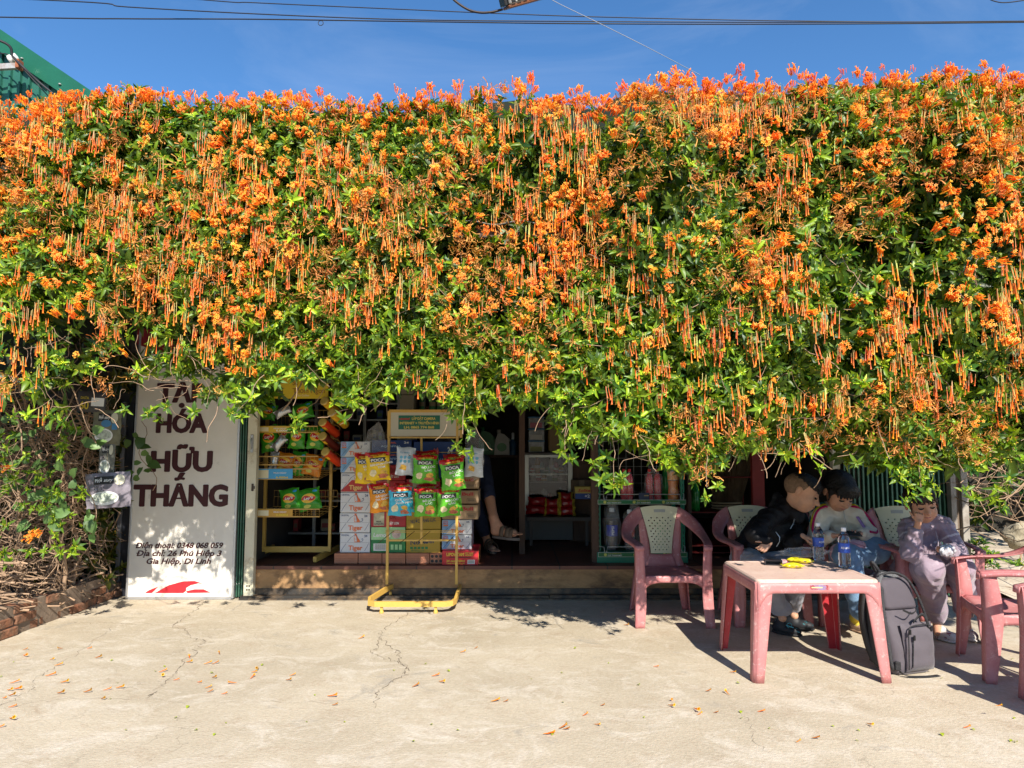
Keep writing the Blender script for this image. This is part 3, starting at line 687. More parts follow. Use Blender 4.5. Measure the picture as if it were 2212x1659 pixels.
# the hundred clusters that show largest are parts of their own
vis = np.where((np.abs(x) < 2.8))[0]; order = vis[np.argsort(y[vis]-.1*SC[vis])][:100]; rest = np.setdiff1d(np.arange(n), order)
A_ = scatter(clus, POS[rest], ax[rest], ROLL[rest], SC[rest], TI[rest])
n2 = 520; x2 = rng.uniform(XL, XR, n2); z2 = ztopf(x2)+rng.uniform(-.09, .01, n2); y2 = vyx(x2)+rng.uniform(-.02, .3, n2)   # the crest
A2 = scatter(clus, np.c_[x2, y2, z2]-VO, np.c_[rng.normal(0, .35, n2), rng.uniform(-.5, .1, n2), np.ones(n2)], rng.uniform(0, 6.3, n2), rng.uniform(.6, 1.05, n2), np.c_[np.ones(n2), rng.uniform(.7, 1.1, n2), np.ones(n2)])
o = quads_mesh('blossom', joinA([A_, A2]), PETM, vine); o['kind'] = 'stuff'
meshes = []
for i, T in enumerate(clus[:6]):
    oo = quads_mesh('flower_cluster', (T.V, T.F, T.C), PETM, vine); meshes.append(oo)
Mx = frames(ax[order], ROLL[order])
for j, i in enumerate(order):
    src = meshes[j % 6]; oo = src if j < 6 else src.copy()
    if j >= 6: COL.objects.link(oo); oo.parent = vine
    M4 = Matrix([list(Mx[j][r_])+[0] for r_ in range(3)]+[[0, 0, 0, 1]])
    oo.matrix_local = Matrix.Translation(POS[i]) @ M4 @ Matrix.Scale(SC[i]*1.1, 4)
hd = lambda x, z, s: np.clip(.28+.30*(s > .3)+.65*nA(x*1.3, z*.8), .02, 1)*np.where(s < .12, .2, np.where(s < .3, .45, 1))
n = 1650; x, y, z, s = sample(n, hd, (-.10, .0)); dn = np.c_[rng.normal(0, .06, n), rng.normal(-.02, .06, n), -np.ones(n)]
for (a, b) in ((75, 1150), (70, 1160), (88, 1148), (20, 1010)):
    p = P(a, b, 4.7); o = meshes[1].copy(); COL.objects.link(o); o.parent = vine; o.matrix_local = Matrix.Translation(p-Vector((0, 4.3, 0))) @ Matrix.Rotation(R(100), 4, 'X') @ Matrix.Rotation(R(a), 4, 'Z')
H_ = scatter(hangs, np.c_[x, y, z]-VO, dn, rng.uniform(0, 6.3, n), rng.uniform(.6, 1.15, n), np.c_[np.ones(n), rng.uniform(.7, 1.3, n), np.ones(n)])
o = quads_mesh('hanging_blossom', H_, PETM, vine); o['kind'] = 'stuff'
dd = lambda x, z, s: np.clip(.12+.5*nC(x*.7, z*.7)+.3*(s > .4), .0, 1)
n = 1700; x, y, z, s = sample(n, dd, (-.08, .02)); D_ = scatter(drys, np.c_[x, y, z]-VO, normals(x, z, .6, 0), rng.uniform(0, 6.3, n), rng.uniform(.8, 1.5, n), np.c_[np.ones(n), rng.uniform(.8, 1.15, n), np.ones(n)])
o = quads_mesh('withered_blossom', D_, DRYM, vine); o['kind'] = 'stuff'

# dark sheet added behind the upper vine to block sky and deepen shade
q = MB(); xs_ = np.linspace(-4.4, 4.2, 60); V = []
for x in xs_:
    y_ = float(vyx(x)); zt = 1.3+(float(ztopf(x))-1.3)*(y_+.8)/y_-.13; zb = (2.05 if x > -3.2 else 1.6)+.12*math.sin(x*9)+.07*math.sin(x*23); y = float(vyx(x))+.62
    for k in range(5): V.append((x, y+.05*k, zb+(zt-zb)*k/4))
q.add(V, [(5*i+k, 5*i+5+k, 5*i+6+k, 5*i+1+k) for i in range(59) for k in range(4)]); q.build('added_backing', mat('added_backing', (.012, .018, .010), .95), vine, world=True)
# woody stems
stemm = mat('dry_stem', (.33, .22, .14), .85, var=.45, vscale=6)
rr = random.Random(21)
def wander(p, d, n, st, jit, grav=0., xmax=99.):
    pts = [Vector(p)]; d = Vector(d).normalized()
    for i in range(n):
        d = (d + Vector((rr.gauss(0, jit), rr.gauss(0, jit*.8), rr.gauss(0, jit)+grav))).normalized(); q_ = pts[-1]+d*st
        if q_.z < .03: q_.z = .03; d.z = abs(d.z)
        if -3.9 < q_.x and q_.x > xmax: q_.x = xmax; d.x = -abs(d.x)
        pts.append(q_)
    return pts
q = MB()
for i in range(1000):       # tangle on the left
    x = rr.uniform(-4.6, -3.15); y = rr.uniform(4.55, 6.0)
    if x > -3.42 and y < 5.1: y += .8
    z = rr.uniform(.05, 1.5)**1. ; r0 = rr.choice([.0015, .002, .002, .003, .003, .004, .006])
    L_ = wander((x, y, z), (rr.uniform(-1, 1), rr.uniform(-.5, .2), rr.uniform(-.5, .9)), rr.randint(8, 18), .06, .32, 0., -3.27)
    q.tube(L_, [r0*(1-.5*k/len(L_)) for k in range(len(L_))], 5, caps=False)
for i in range(60):       # long arching stems sweeping over the brick edging
    y = rr.uniform(4.6, 5.8); a = Vector((-3.35-(5.8-y)*.0+rr.uniform(-.1, .12), y, rr.uniform(.1, .5)))
    L_ = wander(a, (-1, rr.uniform(-.5, .3), rr.uniform(-.1, .2)), 20, .07, .16, 0., -3.2); q.tube(L_, [rr.choice([.004, .006, .009])]*len(L_), 6, caps=False)
for i in range(9):        # trunks
    a = Vector((rr.uniform(-4.2, -3.3), rr.uniform(4.9, 5.8), .05)); L_ = wander(a, (rr.uniform(-.2, .3), -.1, 1), 26, .07, .16, .03, -3.3); q.tube(L_, [.016*(1-.5*k/27) for k in range(27)], 7, caps=False)
for i in range(150):      # right side tangle
    x = rr.uniform(3.55, 5.2); y = rr.uniform(5.2, 6.8); L_ = wander((x, y, rr.uniform(.5, 2.2)), (rr.uniform(-1, 1), rr.uniform(-.3, .3), rr.uniform(-1, .3)), rr.randint(8, 18), .07, .28); q.tube(L_, rr.choice([.002, .003, .005]), 5, caps=False)
for i in range(330):      # thin twigs in and below the curtain
    x = rr.uniform(-3.6, 3.6); z0 = float(zbotf(x)); s = rr.random()**2; z = z0-.02+s*1.2; y = float(vy(x, z))+rr.uniform(.02, .12) - (.06 if s < .1 else 0)
    L_ = wander((x, y, z), (rr.uniform(-1, 1), rr.uniform(-.3, .1), rr.uniform(-.8, .5)), rr.randint(5, 10), .028, .22); q.tube(L_, rr.choice([.0012, .0018, .0022]), 4, caps=False)
for i in range(120):      # inner stems between wall and curtain
    x = rr.uniform(-3.6, 3.8); L_ = wander((x, rr.uniform(4.5, 5.2), rr.uniform(1.9, 2.6)), (rr.uniform(-1, 1), rr.uniform(-.3, .3), rr.uniform(-.4, .2)), 12, .07, .25); q.tube(L_, rr.choice([.002, .003, .005]), 5, caps=False)
for a, b in ((1325, 1000), (1985, 1010), (1000, 900), (1525, 1010), (1220, 940)):
    p = P(a, b, float(vyx(P(a, b, 4.).x))-.03); q.tube([p+Vector((.0, .05, .15)), p+Vector((.01, .0, .05)), p, p+Vector((.0, -.01, -.1))], .002, 5)
o = q.build('dry_stem', stemm, vine, world=True); o['kind'] = 'stuff'

# creeper with rounder leaves on the left
cr = thing('broad_leaf_creeper', 'creeper with round grey green leaves climbing over the dry stems beside the sign', 'creeper', (-3.6, 4.8, 0))
def big_leaf(seed):
    r = np.random.default_rng(seed); L = .085; t = np.array([0, .12, .4, .7, 1.]); w_ = np.array([0, .3, .38, .26, 0])*L*1.05
    mid = np.c_[np.zeros(5), t*L, -.25*t**2*L]; l = np.c_[-w_[1:4], t[1:4]*L-[.012, 0, 0], mid[1:4, 2]+.004]; r_ = l*[-1, 1, 1]
    V = np.r_[mid, l, r_]; F = [(0,1,5),(0,8,1),(5,1,2,6),(1,8,9,2),(6,2,3,7),(2,9,10,3),(7,3,4),(3,10,4)]
    T = Tmpl(); T.add(V, F, np.tile([.075, .13, .055], (11, 1))); return T.done()
bl = [big_leaf(1)]
pts = [(x_, y_) for x_, y_ in [(40,935),(60,945),(25,960),(150,935),(170,940),(60,975),(85,980),(185,955),(80,1005),(90,1010),(120,1000),(165,1020),(70,1040),(130,1045),(155,1055),(175,1050),(60,1075),(95,1075),(110,1085),(145,1090),(95,1105),(120,1110),(195,1105),(190,1125),(110,1130),(20,1010),(15,1060),(30,1090),(290,935),(305,945),(300,965),(318,975),(290,1000),(305,1010),(322,1000),(315,1020),(300,1030),(285,1025),(325,985),(278,950)]]
pts += list(zip(rng.uniform(0, 215, 34), rng.uniform(890, 1160, 34)))
pp = np.array([list(P(a, b, (4.7+.006*((a*7) % 40)) if a < 230 else 5.5)) for a, b in pts]); m_ = len(pp)
CV, CF, CC = scatter(bl, pp-np.array([-3.6, 4.8, 0]), np.c_[rng.normal(0, .35, m_), -np.ones(m_), rng.normal(.5, .4, m_)], rng.uniform(0, 6.3, m_), rng.uniform(.6, 1.15, m_), rng.uniform(.7, 1.9, (m_, 1))*np.array([[1.1, 1.15, .7]]))
o = quads_mesh('leaves', (CV, CF, CC), LEAFM, cr); o['kind'] = 'stuff'
q = MB()
for a in ((20, 1150, 90, 900), (120, 1180, 60, 960), (200, 1150, 180, 900)):
    L_ = [P(a[0]+(a[2]-a[0])*t+12*math.sin(t*9), a[1]+(a[3]-a[1])*t, 5.0) for t in np.linspace(0, 1, 12)]; q.tube(L_, .003, 5)
L_ = [P(330-30*t+14*math.sin(t*9), 1060-150*t, 5.55) for t in np.linspace(0, 1, 12)]; q.tube(L_, .003, 5)
q.build('stem', stemm, cr, world=True)
n3 = 900; p3 = np.c_[rng.uniform(-5., -3.22, n3), rng.uniform(5.7, 6.3, n3), rng.uniform(.1, 2.9, n3)]
ub = quads_mesh('undergrowth', scatter(sprigs, p3-np.array([-4, 6, 0]), np.c_[rng.normal(0, .5, n3), -np.ones(n3), rng.normal(0, .5, n3)], rng.uniform(0, 6.3, n3), rng.uniform(1.2, 2., n3), rng.uniform(.35, .7, (n3, 1))*np.array([[1.3, .8, 1.]])), LEAFM, None); ub.location = (-4, 6, 0); ub['kind'] = 'stuff'
# weeds in the yard on the right and dark foliage behind
def shrub(name, label, cat, cx, cy, cz, rad, n, bright, sc_=(1.2, 1.8), flat=.6, parent=None):
    t = thing(name, label, cat, (cx, cy, cz)); p = rng.normal(0, 1, (n, 3)); p /= np.linalg.norm(p, axis=1, keepdims=True); p *= rad*rng.uniform(.3, 1, (n, 1))**.5; p[:, 2] = np.abs(p[:, 2])*flat
    o = quads_mesh('leaves', scatter(sprigs, p, p+[0, -.2, .3], rng.uniform(0, 6.3, n), rng.uniform(*sc_, n), rng.uniform(.6, 1.3, (n, 1))*np.array([[bright]*3])), LEAFM, t); o['kind'] = 'stuff'
    q = MB()
    for k in range(7): e = p[k % n]; q.tube([(0, 0, 0), (e[0]*.4, e[1]*.4, e[2]*.5), tuple(e)], .004, 5)
    q.build('stem', stemm, t); return t
c = G(2185, 1255); shrub('ground_weed', 'low green weed on the sunlit dirt behind the arm of the right hand chair', 'weed', c.x, c.y-.1, 0.05, .18, 26, 1.1)
c = P(2105, 1185, 5.75); shrub('young_plant', 'small leafy plant growing beside the foot of the grey pillar', 'plant', c.x+.06, 5.8, .25, .16, 16, 1.0, (1.1, 1.5), 1.6)
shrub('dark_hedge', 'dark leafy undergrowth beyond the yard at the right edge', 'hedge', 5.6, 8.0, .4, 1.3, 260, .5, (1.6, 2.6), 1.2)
rk = MB()
def rock(u, v): a = 2*math.pi*u; b = math.pi*(v-.5); r_ = 1+.12*math.sin(3*a+2*v*5)+.1*math.cos(5*b+a*2); return (.15*r_*math.cos(a)*math.cos(b), .13*r_*math.sin(a)*math.cos(b), .12*r_*math.sin(b)+.06)
rk.grid(rock, 16, 10); o = rk.build('rock', mat('rock', (.32, .28, .2), .9, var=.3, bump=.8, vscale=12)); c = P(2205, 1150, 6.6); o.location = (c.x, c.y, c.z-.1); tagp(o, 'rounded mossy pale rock on the bank beyond the pillar', 'rock')

# =================== fallen blossoms on the ground ===================
T = Tmpl(); V, F, C = tube_geo(.055, .0014, .0042, .006, .25, YEL*.4+OR*.6, OR, OR2, OR2, .007); V[:, [1, 2]] = V[:, [2, 1]]; V[:, 2] += .006; T.add(V, F, C); T.done()
spots = [(u/2.0, 1210+v/2.0) for u, v in [(100,415),(215,432),(272,384),(375,384),(235,460),(410,426),(40,537),(30,565),(35,590),(10,598),(260,533),(245,580),(445,566),(500,556),(435,602),(35,640),(40,688),(950,410),(820,428),(880,453),(915,453),(685,488),(1085,488),(915,510),(1080,516),(1250,503),(1235,522),(1022,534),(885,557),(893,575),(955,582),(1548,343),(2048,385),(1865,505),(1895,528),(1780,552),(1414,592),(2120,616),(2174,615),(60,560),(700,500)]]
spots += [(1106+u/2.0, 1210+v/2.0) for u, v in [(482,284),(610,462),(940,487),(835,570),(692,602),(675,630),(380,632),(305,676),(355,713),(220,735),(135,757),(800,673),(870,662),(1060,658),(1532,710),(1295,773),(1950,728),(2090,690)]]
spots += [(a+rr.uniform(-60, 60), b+rr.uniform(-25, 30)) for a, b in spots[::4]]
spots += [(2120, 1238), (2130, 1245), (2165, 1250)]
protos = [quads_mesh('fallen_blossom', (T.V*[1, 1-.12*k, 1]+np.array([[.10*k*(2-k)*.5, 0, 0]])*T.V[:, 1:2]**2*180*0.05, T.F, T.C*c_), PETM, None) for k, c_ in enumerate((np.array([1., 1., 1.]), np.array([.8, 1.3, 2.]), np.array([.55, .8, 2.2])))]
for i, (a, b) in enumerate(spots):
    o = protos[i] if i < 3 else protos[i % 3].copy()
    if i > 2: COL.objects.link(o)
    o.location = G(a, b, .0) + Vector((0, 0, .002 if a < 2110 else .06)); o.rotation_euler = (0, 0, rr.uniform(-2.2, -.9) if rr.random() < .7 else rr.uniform(0, 6.3)); s_ = rr.uniform(.5, .95); o.scale = (s_, s_, s_)
    tagp(o, 'withered orange trumpet blossom lying on the sunlit ground', 'blossom', 'fallen blossoms scattered on the concrete')
bud = Tmpl(); V, F = leaf_geo(.02, .018, .3, .4); V[:, 2] += .006; bud.add(V, F, np.tile([.35, .42, .04], (8, 1))); bud.done()
pb = quads_mesh('fallen_leaflet', (bud.V, bud.F, bud.C), LEAFM, None)
for i in range(46):
    o = pb if i == 0 else pb.copy()
    if i: COL.objects.link(o)
    a, b = rr.uniform(0, 2200), rr.uniform(1400, 1620); o.location = G(a, b) + Vector((0, 0, .002)); o.rotation_euler = (0, 0, rr.uniform(0, 6.3)); s_ = rr.uniform(.5, 1.1); o.scale = (s_, s_, s_)
    tagp(o, 'tiny yellow green leaflet fallen on the concrete', 'leaflet', 'leaflets scattered on the concrete')
# =================== left sign board ===================
K = lambda n, c, r=.6, **k: mat(n, c, r, **k)
whiteb = K('sign_white', (.72, .68, .61), .45, var=.05, dirt=(.42, .37, .31), dscale=5, dthr=.68, dw=.08)
maroon = K('maroon_ink', (.05, .006, .008), .5); redink = K('red_ink', (.50, .02, .03), .5); alu = K('aluminium', (.5, .5, .5), .4, metal=.7)
YS = 5.86
b0 = P(273, 1282, YS); b1 = P(503, 1286, YS); tw = b1.x-b0.x; zt_ = P(290, 560, YS).z
sg = thing('vertical_sign', 'tall white upright shop sign with dark red lettering leaning beside the green gate', 'sign', ((b0.x+b1.x)/2, YS, .0))
sg.rotation_euler = (R(-1.2), 0, 0)
hw = tw/2; q = MB(); q.box(-hw, hw, 0, .03, .02, zt_, .002); q.build('panel', whiteb, sg)
q = MB(); q.box(-hw-.006, -hw+.012, -.006, .036, .01, zt_, .002); q.box(hw-.012, hw+.006, -.006, .036, .01, zt_, .002); q.box(-hw+.0125, hw-.0125, -.005, .034, .0, .022, .002); q.build('frame', alu, sg)
def sx(px, py): return P(px, py, YS).x-sg.location.x
def sz(py): return P(390, py, YS).z
def stext(s, x0, x1, ybase, ycap, m=maroon, bold=.03, shear=0):
    cx = (sx(x0, ybase)+sx(x1, ybase))/2; text(sg, s, cx, sz(ybase), sz(ycap)-sz(ybase), sx(x1, ybase)-sx(x0, ybase), m, y=-.002, bold=bold, shear=shear, fat=.035 if bold > .03 else .02)
stext('TẠP', 335, 438, 867, 826, bold=.05); stext('HÓA', 334, 444, 933, 892, bold=.05); stext('HỮU', 323, 455, 1017, 973, bold=.05); stext('THẮNG', 286, 489, 1092, 1046, bold=.05)
stext('Điện thoại: 0348 068 059', 292, 481, 1184, 1172, bold=.02, shear=.25); stext('Địa chỉ: 26 Phú Hiệp 3', 294, 478, 1201, 1189, bold=.02, shear=.25); stext('Gia Hiệp, Di Linh', 316, 455, 1218, 1206, bold=.02, shear=.25)
q = MB()
def sp(pts, y0=-.002): return [(sx(a, b), y0, sz(b)) for a, b in pts]
q.add(sp([(345,1275),(365,1264),(395,1256),(420,1255),(438,1261),(428,1260),(412,1264),(402,1270),(402,1276),(396,1281),(335,1281)]), [tuple(range(11))[::-1]])
q.add(sp([(402,1277),(420,1273),(440,1273),(455,1280),(405,1281)]), [tuple(range(5))[::-1]]); q.add(sp([(313,1281),(322,1275),(342,1267),(328,1281)]), [tuple(range(4))[::-1]])
q.build('wave_emblem', redink, sg)
q = MB(); q.add(sp([(297,560),(514,560),(510,740),(490,752),(440,775),(400,778),(360,772),(320,752),(290,742)]), [tuple(range(9))[::-1]]); q.build('red_header', K('header_red', (.22, .008, .012), .5), sg)
text(sg, 'AGO', (sx(340,697)+sx(440,697))/2, sz(697), sz(668)-sz(697), .4, K('cream_ink', (.55, .5, .42), .5), y=-.004, bold=.01)
text(sg, 'AN', (sx(440,660)+sx(500,660))/2, sz(650), sz(632)-sz(650), .2, MATS['cream_ink'], y=-.004, bold=.01)
lb = MB(); x0 = P(249,1280,5.98).x; x1 = P(266,1280,5.98).x; lb.box(x0, x0+.035, 5.96, 6.0, 0, 1.62, .002); lb.use(K('board_edge', (.2, .2, .21), .4, metal=.4)); lb.build('leaning_panel', MATS['board_edge']); 
o = bpy.data.objects['leaning_panel']; tagp(o, 'narrow grey metal edge of a panel standing behind the left side of the white sign', 'panel')
q = MB(); q.box(x0+.0355, x1+.03, 5.975, 5.99, .0, 1.6); q.build('board', K('board_dark', (.02, .022, .03), .5), o)

# =================== noodle packets hanging by the sign ===================
def packet(name, label, cx, cy, wD, hD, Y, tilt, body, draw, cat='noodle packet', grp='instant noodle packets hung beside the sign'):
    s = Y/FPX; W = wD*s; H = hD*s; c = P(cx, cy, Y); t = thing(name, label, cat, c, 0, grp); t.rotation_euler = (0, R(tilt), 0)
    q = MB()
    for sg_ in (-1, 1):
        q.grid(lambda u, v: ((u-.5)*W*(1-.02*math.sin(v*19)), sg_*.009*(1-abs(2*u-1)**3)*(1-abs(2*v-1)**4)+.0006*math.sin(u*40+v*25), (v-.5)*H*(1-.015*math.sin(u*23))), 14, 12)
    q.build('packet', body, t); draw(t, W, H); return t
def ys(W, H): return lambda X, Z: -.0012-.009*max(0, 1-abs(2*X/W)**3)*max(0, 1-abs(2*Z/H)**4)-.001
def blob(t, name, cx, cz, rx, rz, m, ysf, n=18, wob=0., seed=0, extra=0.):
    r_ = random.Random(seed); q = MB(); vs = [(cx, ysf(cx, cz)-extra, cz)]
    for k in range(n):
        a = 2*math.pi*k/n; w_ = 1+r_.uniform(-wob, wob); X = cx+rx*w_*math.cos(a); Z = cz+rz*w_*math.sin(a); vs.append((X, ysf(X, Z)-extra, Z))
    q.add(vs, [(0, 1+(k+1) % n, 1+k) for k in range(n)]); return q.build(name, m, t)
def rectp(t, name, x0, x1, z0, z1, m, ysf, extra=0., n=6):
    q = MB(); q.grid(lambda u, v: (x0+(x1-x0)*u, ysf(x0+(x1-x0)*u, z0+(z1-z0)*v)-extra, z0+(z1-z0)*v), n, 2); return q.build(name, m, t)
cw = K('print_white', (.78, .78, .76), .4); ck = K('print_black', (.015, .013, .015), .4)
def pho(t, W, H, sub='PHỞ BÒ', wide=True):
    f = ys(W, H); rectp(t, 'name_panel', -W*.30, W*.14, H*.18, H*.40, ck, f, .0005)
    text(t, 'PHỞ', -W*.19, H*.24, H*.10, W*.17, cw, ysurf=lambda a, b: f(a, b)-.001, bold=.03); text(t, 'story', W*.02, H*.25, H*.09, W*.2, cw, ysurf=lambda a, b: f(a, b)-.001, shear=.3)
    blob(t, 'bowl', -W*.08, -H*.22, W*.33, H*.2, cw, f, extra=.0005); blob(t, 'noodles', -W*.08, -H*.2, W*.27, H*.14, K('noodles', (.45, .50, .42), .5, var=.5, vscale=60), f, wob=.1, extra=.001)
    blob(t, 'badge', W*.27, H*.28, W*.12, H*.15, K('badge_cream', (.6, .58, .45), .5), f, extra=.0005)
    text(t, sub, -W*.24, -.0, H*.1, W*.3, K('print_grey', (.42, .38, .42), .5), ysurf=lambda a, b: f(a, b)-.001)
packet('noodle_packet', 'large purple grey noodle packet tilted slightly, lowest of the string beside the sign', 234, 1059, 96, 75, 5.1, -4, K('pack_purple', (.19, .17, .20), .25, var=.4, vscale=12), pho)
packet('noodle_packet', 'narrow dark noodle packet hanging between a square one and the wide one', 231, 992, 34, 73, 5.2, 1, K('pack_darkgreen', (.12, .12, .10), .3, var=.4, vscale=12), lambda t, W, H: pho(t, W, H, 'BÒ'))
packet('noodle_packet', 'square olive noodle packet with a blue flash hanging above the narrow one', 231, 924, 61, 76, 5.2, 1, K('pack_olive', (.16, .15, .09), .3, var=.4, vscale=12), lambda t, W, H: (pho(t, W, H, ''), blob(t, 'blue_flash', W*.0, H*.12, W*.18, H*.1, K('blue_flash', (.05, .2, .4), .4), ys(W, H), extra=.0015), rectp(t, 'blue_square', W*.2, W*.38, -.05*H, H*.12, MATS['blue_flash'], ys(W, H), .001)))
def p60(t, W, H):
    f = ys(W, H); text(t, '60', -W*.22, -H*.36, H*.38, W*.32, K('print_yellow', (.6, .45, .03), .4), ysurf=lambda a, b: f(a, b)-.001, bold=.02); text(t, 'DATA', -W*.22, H*.12, H*.12, W*.3, MATS['print_yellow'], ysurf=lambda a, b: f(a, b)-.001)
    rectp(t, 'white_tag', W*.02, W*.45, -H*.2, H*.2, cw, f, .001)
packet('data_card', 'dark hanging card printed with a yellow 60 and DATA, half under the leaves', 198, 868, 62, 45, 5.2, 3, K('card_dark', (.05, .045, .045), .4), p60, 'card', None)
q = MB(); q.tube([P(232, 840, 5.19), P(231, 887, 5.195), P(231, 962, 5.2)], .0012, 4); q.tube([P(231, 955, 5.19), P(233, 1022, 5.14)], .0012, 4)
tagp(q.build('hanging_string', K('string', (.25, .2, .14), .9)), 'thin string from which the noodle packets hang', 'string')

# =================== cartons ===================
tiger_or = K('tiger_orange', (.72, .17, .05), .5); navy = K('navy_ink', (.02, .045, .16), .5); edge = K('carton_gap', (.05, .045, .04), .9)
YC = 6.06
def carton(label, xl, xr, yt, yb, Y, dep, body, draw, cat='carton', grp=None, name='drink_carton', rz=0., side=None):
    a = P(xl, yb, Y); b = P(xr, yt, Y); W = b.x-a.x; H = b.z-a.z
    t = thing(name, label, cat, ((a.x+b.x)/2, Y, a.z+.001), R(rz), grp); q = MB(); q.use(body); q.box(-W/2, W/2, 0, dep, 0, H-.003, .003)
    if side: q.use(side); q.box(W/2+.0001, W/2+.0015, .006, dep-.004, .004, H-.007)
    q.build('box', None, t); q = MB(); q.use(edge); q.box(-W/2+.004, W/2-.004, -.0012, 0, H*.497, H*.503); q.build('flap_seam', None, t); draw(t, W, H); return t
def poly(t, name, pts, W, H, m, y=-.0012):
    q = MB(); q.add([((u-.5)*W, y, v*H) for u, v in pts], [tuple(range(len(pts)))]); return q.build(name, m, t)
def tigerfig(t, W, H, cx, cz, s):
    q = MB(); q.use(tiger_or); q.add([(cx+a*s, -.0016, cz+b*s) for a, b in [(-.35,0),(-.42,.6),(-.3,1.1),(-.38,1.35),(-.25,1.25),(-.1,1.35),(-.02,1.1),(.15,.7),(.45,.3),(.5,0)]], [tuple(range(10))])
    q.use(cw); q.add([(cx+a*s, -.002, cz+b*s) for a, b in [(-.3,.1),(-.34,.8),(-.2,1.05),(-.1,.8),(.0,.3),(.0,.1)]], [tuple(range(6))])
    q.use(navy)
    for k in range(5): z = .15+.2*k; q.add([(cx+a*s, -.0024, cz+b*s) for a, b in [(-.36, z), (-.1, z+.1), (.12-.02*k, z+.02), (-.1, z+.03)]], [(0, 1, 2, 3)])
    q.tube([(cx+.45*s, -.002, cz+.05*s), (cx+.75*s, -.002, cz+.1*s), (cx+.95*s, -.002, cz+.35*s), (cx+.85*s, -.002, cz+.55*s), (cx+.7*s, -.002, cz+.45*s)], .0022, 4)
    q.build('tiger_emblem', None, t)
def arc(t, W, H, m, pts): 
    q = MB(); q.use(m); V = [((u-.5)*W, v*H) for u, v in pts]; n = len(V); q.add([(x, -.0014, z) for x, z in V]+[(x+.0028, -.0014, z-.001) for x, z in V], [(i, i+1, n+i+1, n+i) for i in range(n-1)]); return q.build('blue_line', None, t)
def tiger(kind):
    def d(t, W, H):
        if kind == 'cool': poly(t, 'blue_end', [(0.01,.02),(.13,.02),(.3,.47),(.4,.7),(.52,.97),(.01,.97)], W, H, K('ice_blue', (.22, .42, .68), .5, var=.4, vscale=12))
        if kind == 'red': poly(t, 'red_end', [(.01,.02),(.97,.02),(.9,.3),(.95,.62),(.6,.62),(.38,.62),(.2,.35),(.01,.1)], W, H, K('carton_red', (.45, .03, .025), .5, var=.2, vscale=20))
        arc(t, W, H, navy, [(.03,.06),(.1,.25),(.2,.46)]); arc(t, W, H, navy, [(.24,.53),(.35,.75),(.55,.96)]); arc(t, W, H, navy, [(.82,.1),(.9,.3),(.95,.46)])
        text(t, 'Tiger', 0.02*W, H*.13, H*.24, W*.47, tiger_or if kind != 'red' else K('gold_ink', (.75, .5, .15), .4), y=-.0022, bold=.05)
        tigerfig(t, W, H, .06*W, .52*H, H*.34)
        if kind == 'cool':
            text(t, 'COOL', -.38*W, H*.82, H*.12, W*.17, K('print_orange_red', (.6, .08, .04), .5), y=-.002, bold=.04); text(t, 'PACK', -.38*W, H*.68, H*.12, W*.17, MATS['print_orange_red'], y=-.002, bold=.04); rectp(t, 'strip', -.46*W, -.3*W, H*.56, H*.64, tiger_or, lambda a, b: -.002)
        else: text(t, 'CRYSTAL', -.33*W, H*.83, H*.08, W*.27, navy, y=-.002)
        text(t, '24', .36*W, H*.78, H*.12, W*.1, navy, y=-.002, bold=.03)
    return d
wbox = K('carton_white', (.66, .66, .67), .55, var=.05, vscale=4)
gT = 'white beer cartons with a tiger emblem stacked at the shop edge'
Yt = [953, 987, 1021, 1063, 1107.5, 1150.5, 1194]
nm = [('cool', 'topmost beer carton of the left stack, with a COOL PACK flash'), ('cool', 'second beer carton from the top of the left stack, blue ended'), ('red', 'red and cream beer carton marked CRYSTAL, third from the top of the left stack'),
      ('w', 'white beer carton directly under the red and cream one'), ('w', 'white beer carton one above the bottom of the left stack'), ('w', 'bottom white beer carton of the left stack resting on bricks')]
cs = [(735.5, 790, 0), (735.5, 790, -.4), (736, 790, .5), (735, 801, 0), (733.5, 799.5, .5), (734, 799.5, -.5)]
for i in range(6):
    carton(nm[i][1], cs[i][0], cs[i][1]+ (9 if i < 3 else 0), Yt[i]+.4, Yt[i+1], YC, .38, wbox, tiger(nm[i][0]), 'beer carton', gT, rz=cs[i][2])
grn = K('carton_green', (.02, .20, .06), .5, var=.1); crd = K('carton_crimson', (.42, .03, .04), .5, var=.15)
def lemo(t, W, H):
    poly(t, 'pale_panel', [(.01,.5),(.99,.5),(.99,.99),(.01,.99)], W, H, K('pale_green', (.35, .62, .30), .5, var=.2, vscale=10)); text(t, 'Lemosa', -.18*W, H*.62, H*.16, W*.5, cw, y=-.0026, bold=.05, shear=.15)
    blob(t, 'fruit', .24*W, .72*H, .13*W, .17*H, K('fruit_pink', (.55, .42, .38), .5, var=.5, vscale=40), lambda a, b: -.002, extra=.0004)
    q = MB(); q.use(cw); q.box(-.42*W, -.02*W, -.002, -.0013, .08*H, .36*H); q.use(ck)
    for k in range(18): x = -.38*W+k*.019*W; q.box(x, x+(.004+.006*((k*7) % 3)/2)*W*1., -.0028, -.0021, .12*H, .34*H)
    q.build('barcode', None, t); 
    for k in range(3): rectp(t, 'care_symbol', (.12+.12*k)*W-.04*W, (.12+.12*k)*W+.04*W, .12*H, .32*H, MATS['pale_green'], lambda a, b: -.002)
carton('green carton with pale lettering Lemosa and a barcode, low in the second stack', 800.5, 876, 1138.5, 1194.5, YC+.01, .36, grn, lemo, 'drink carton')
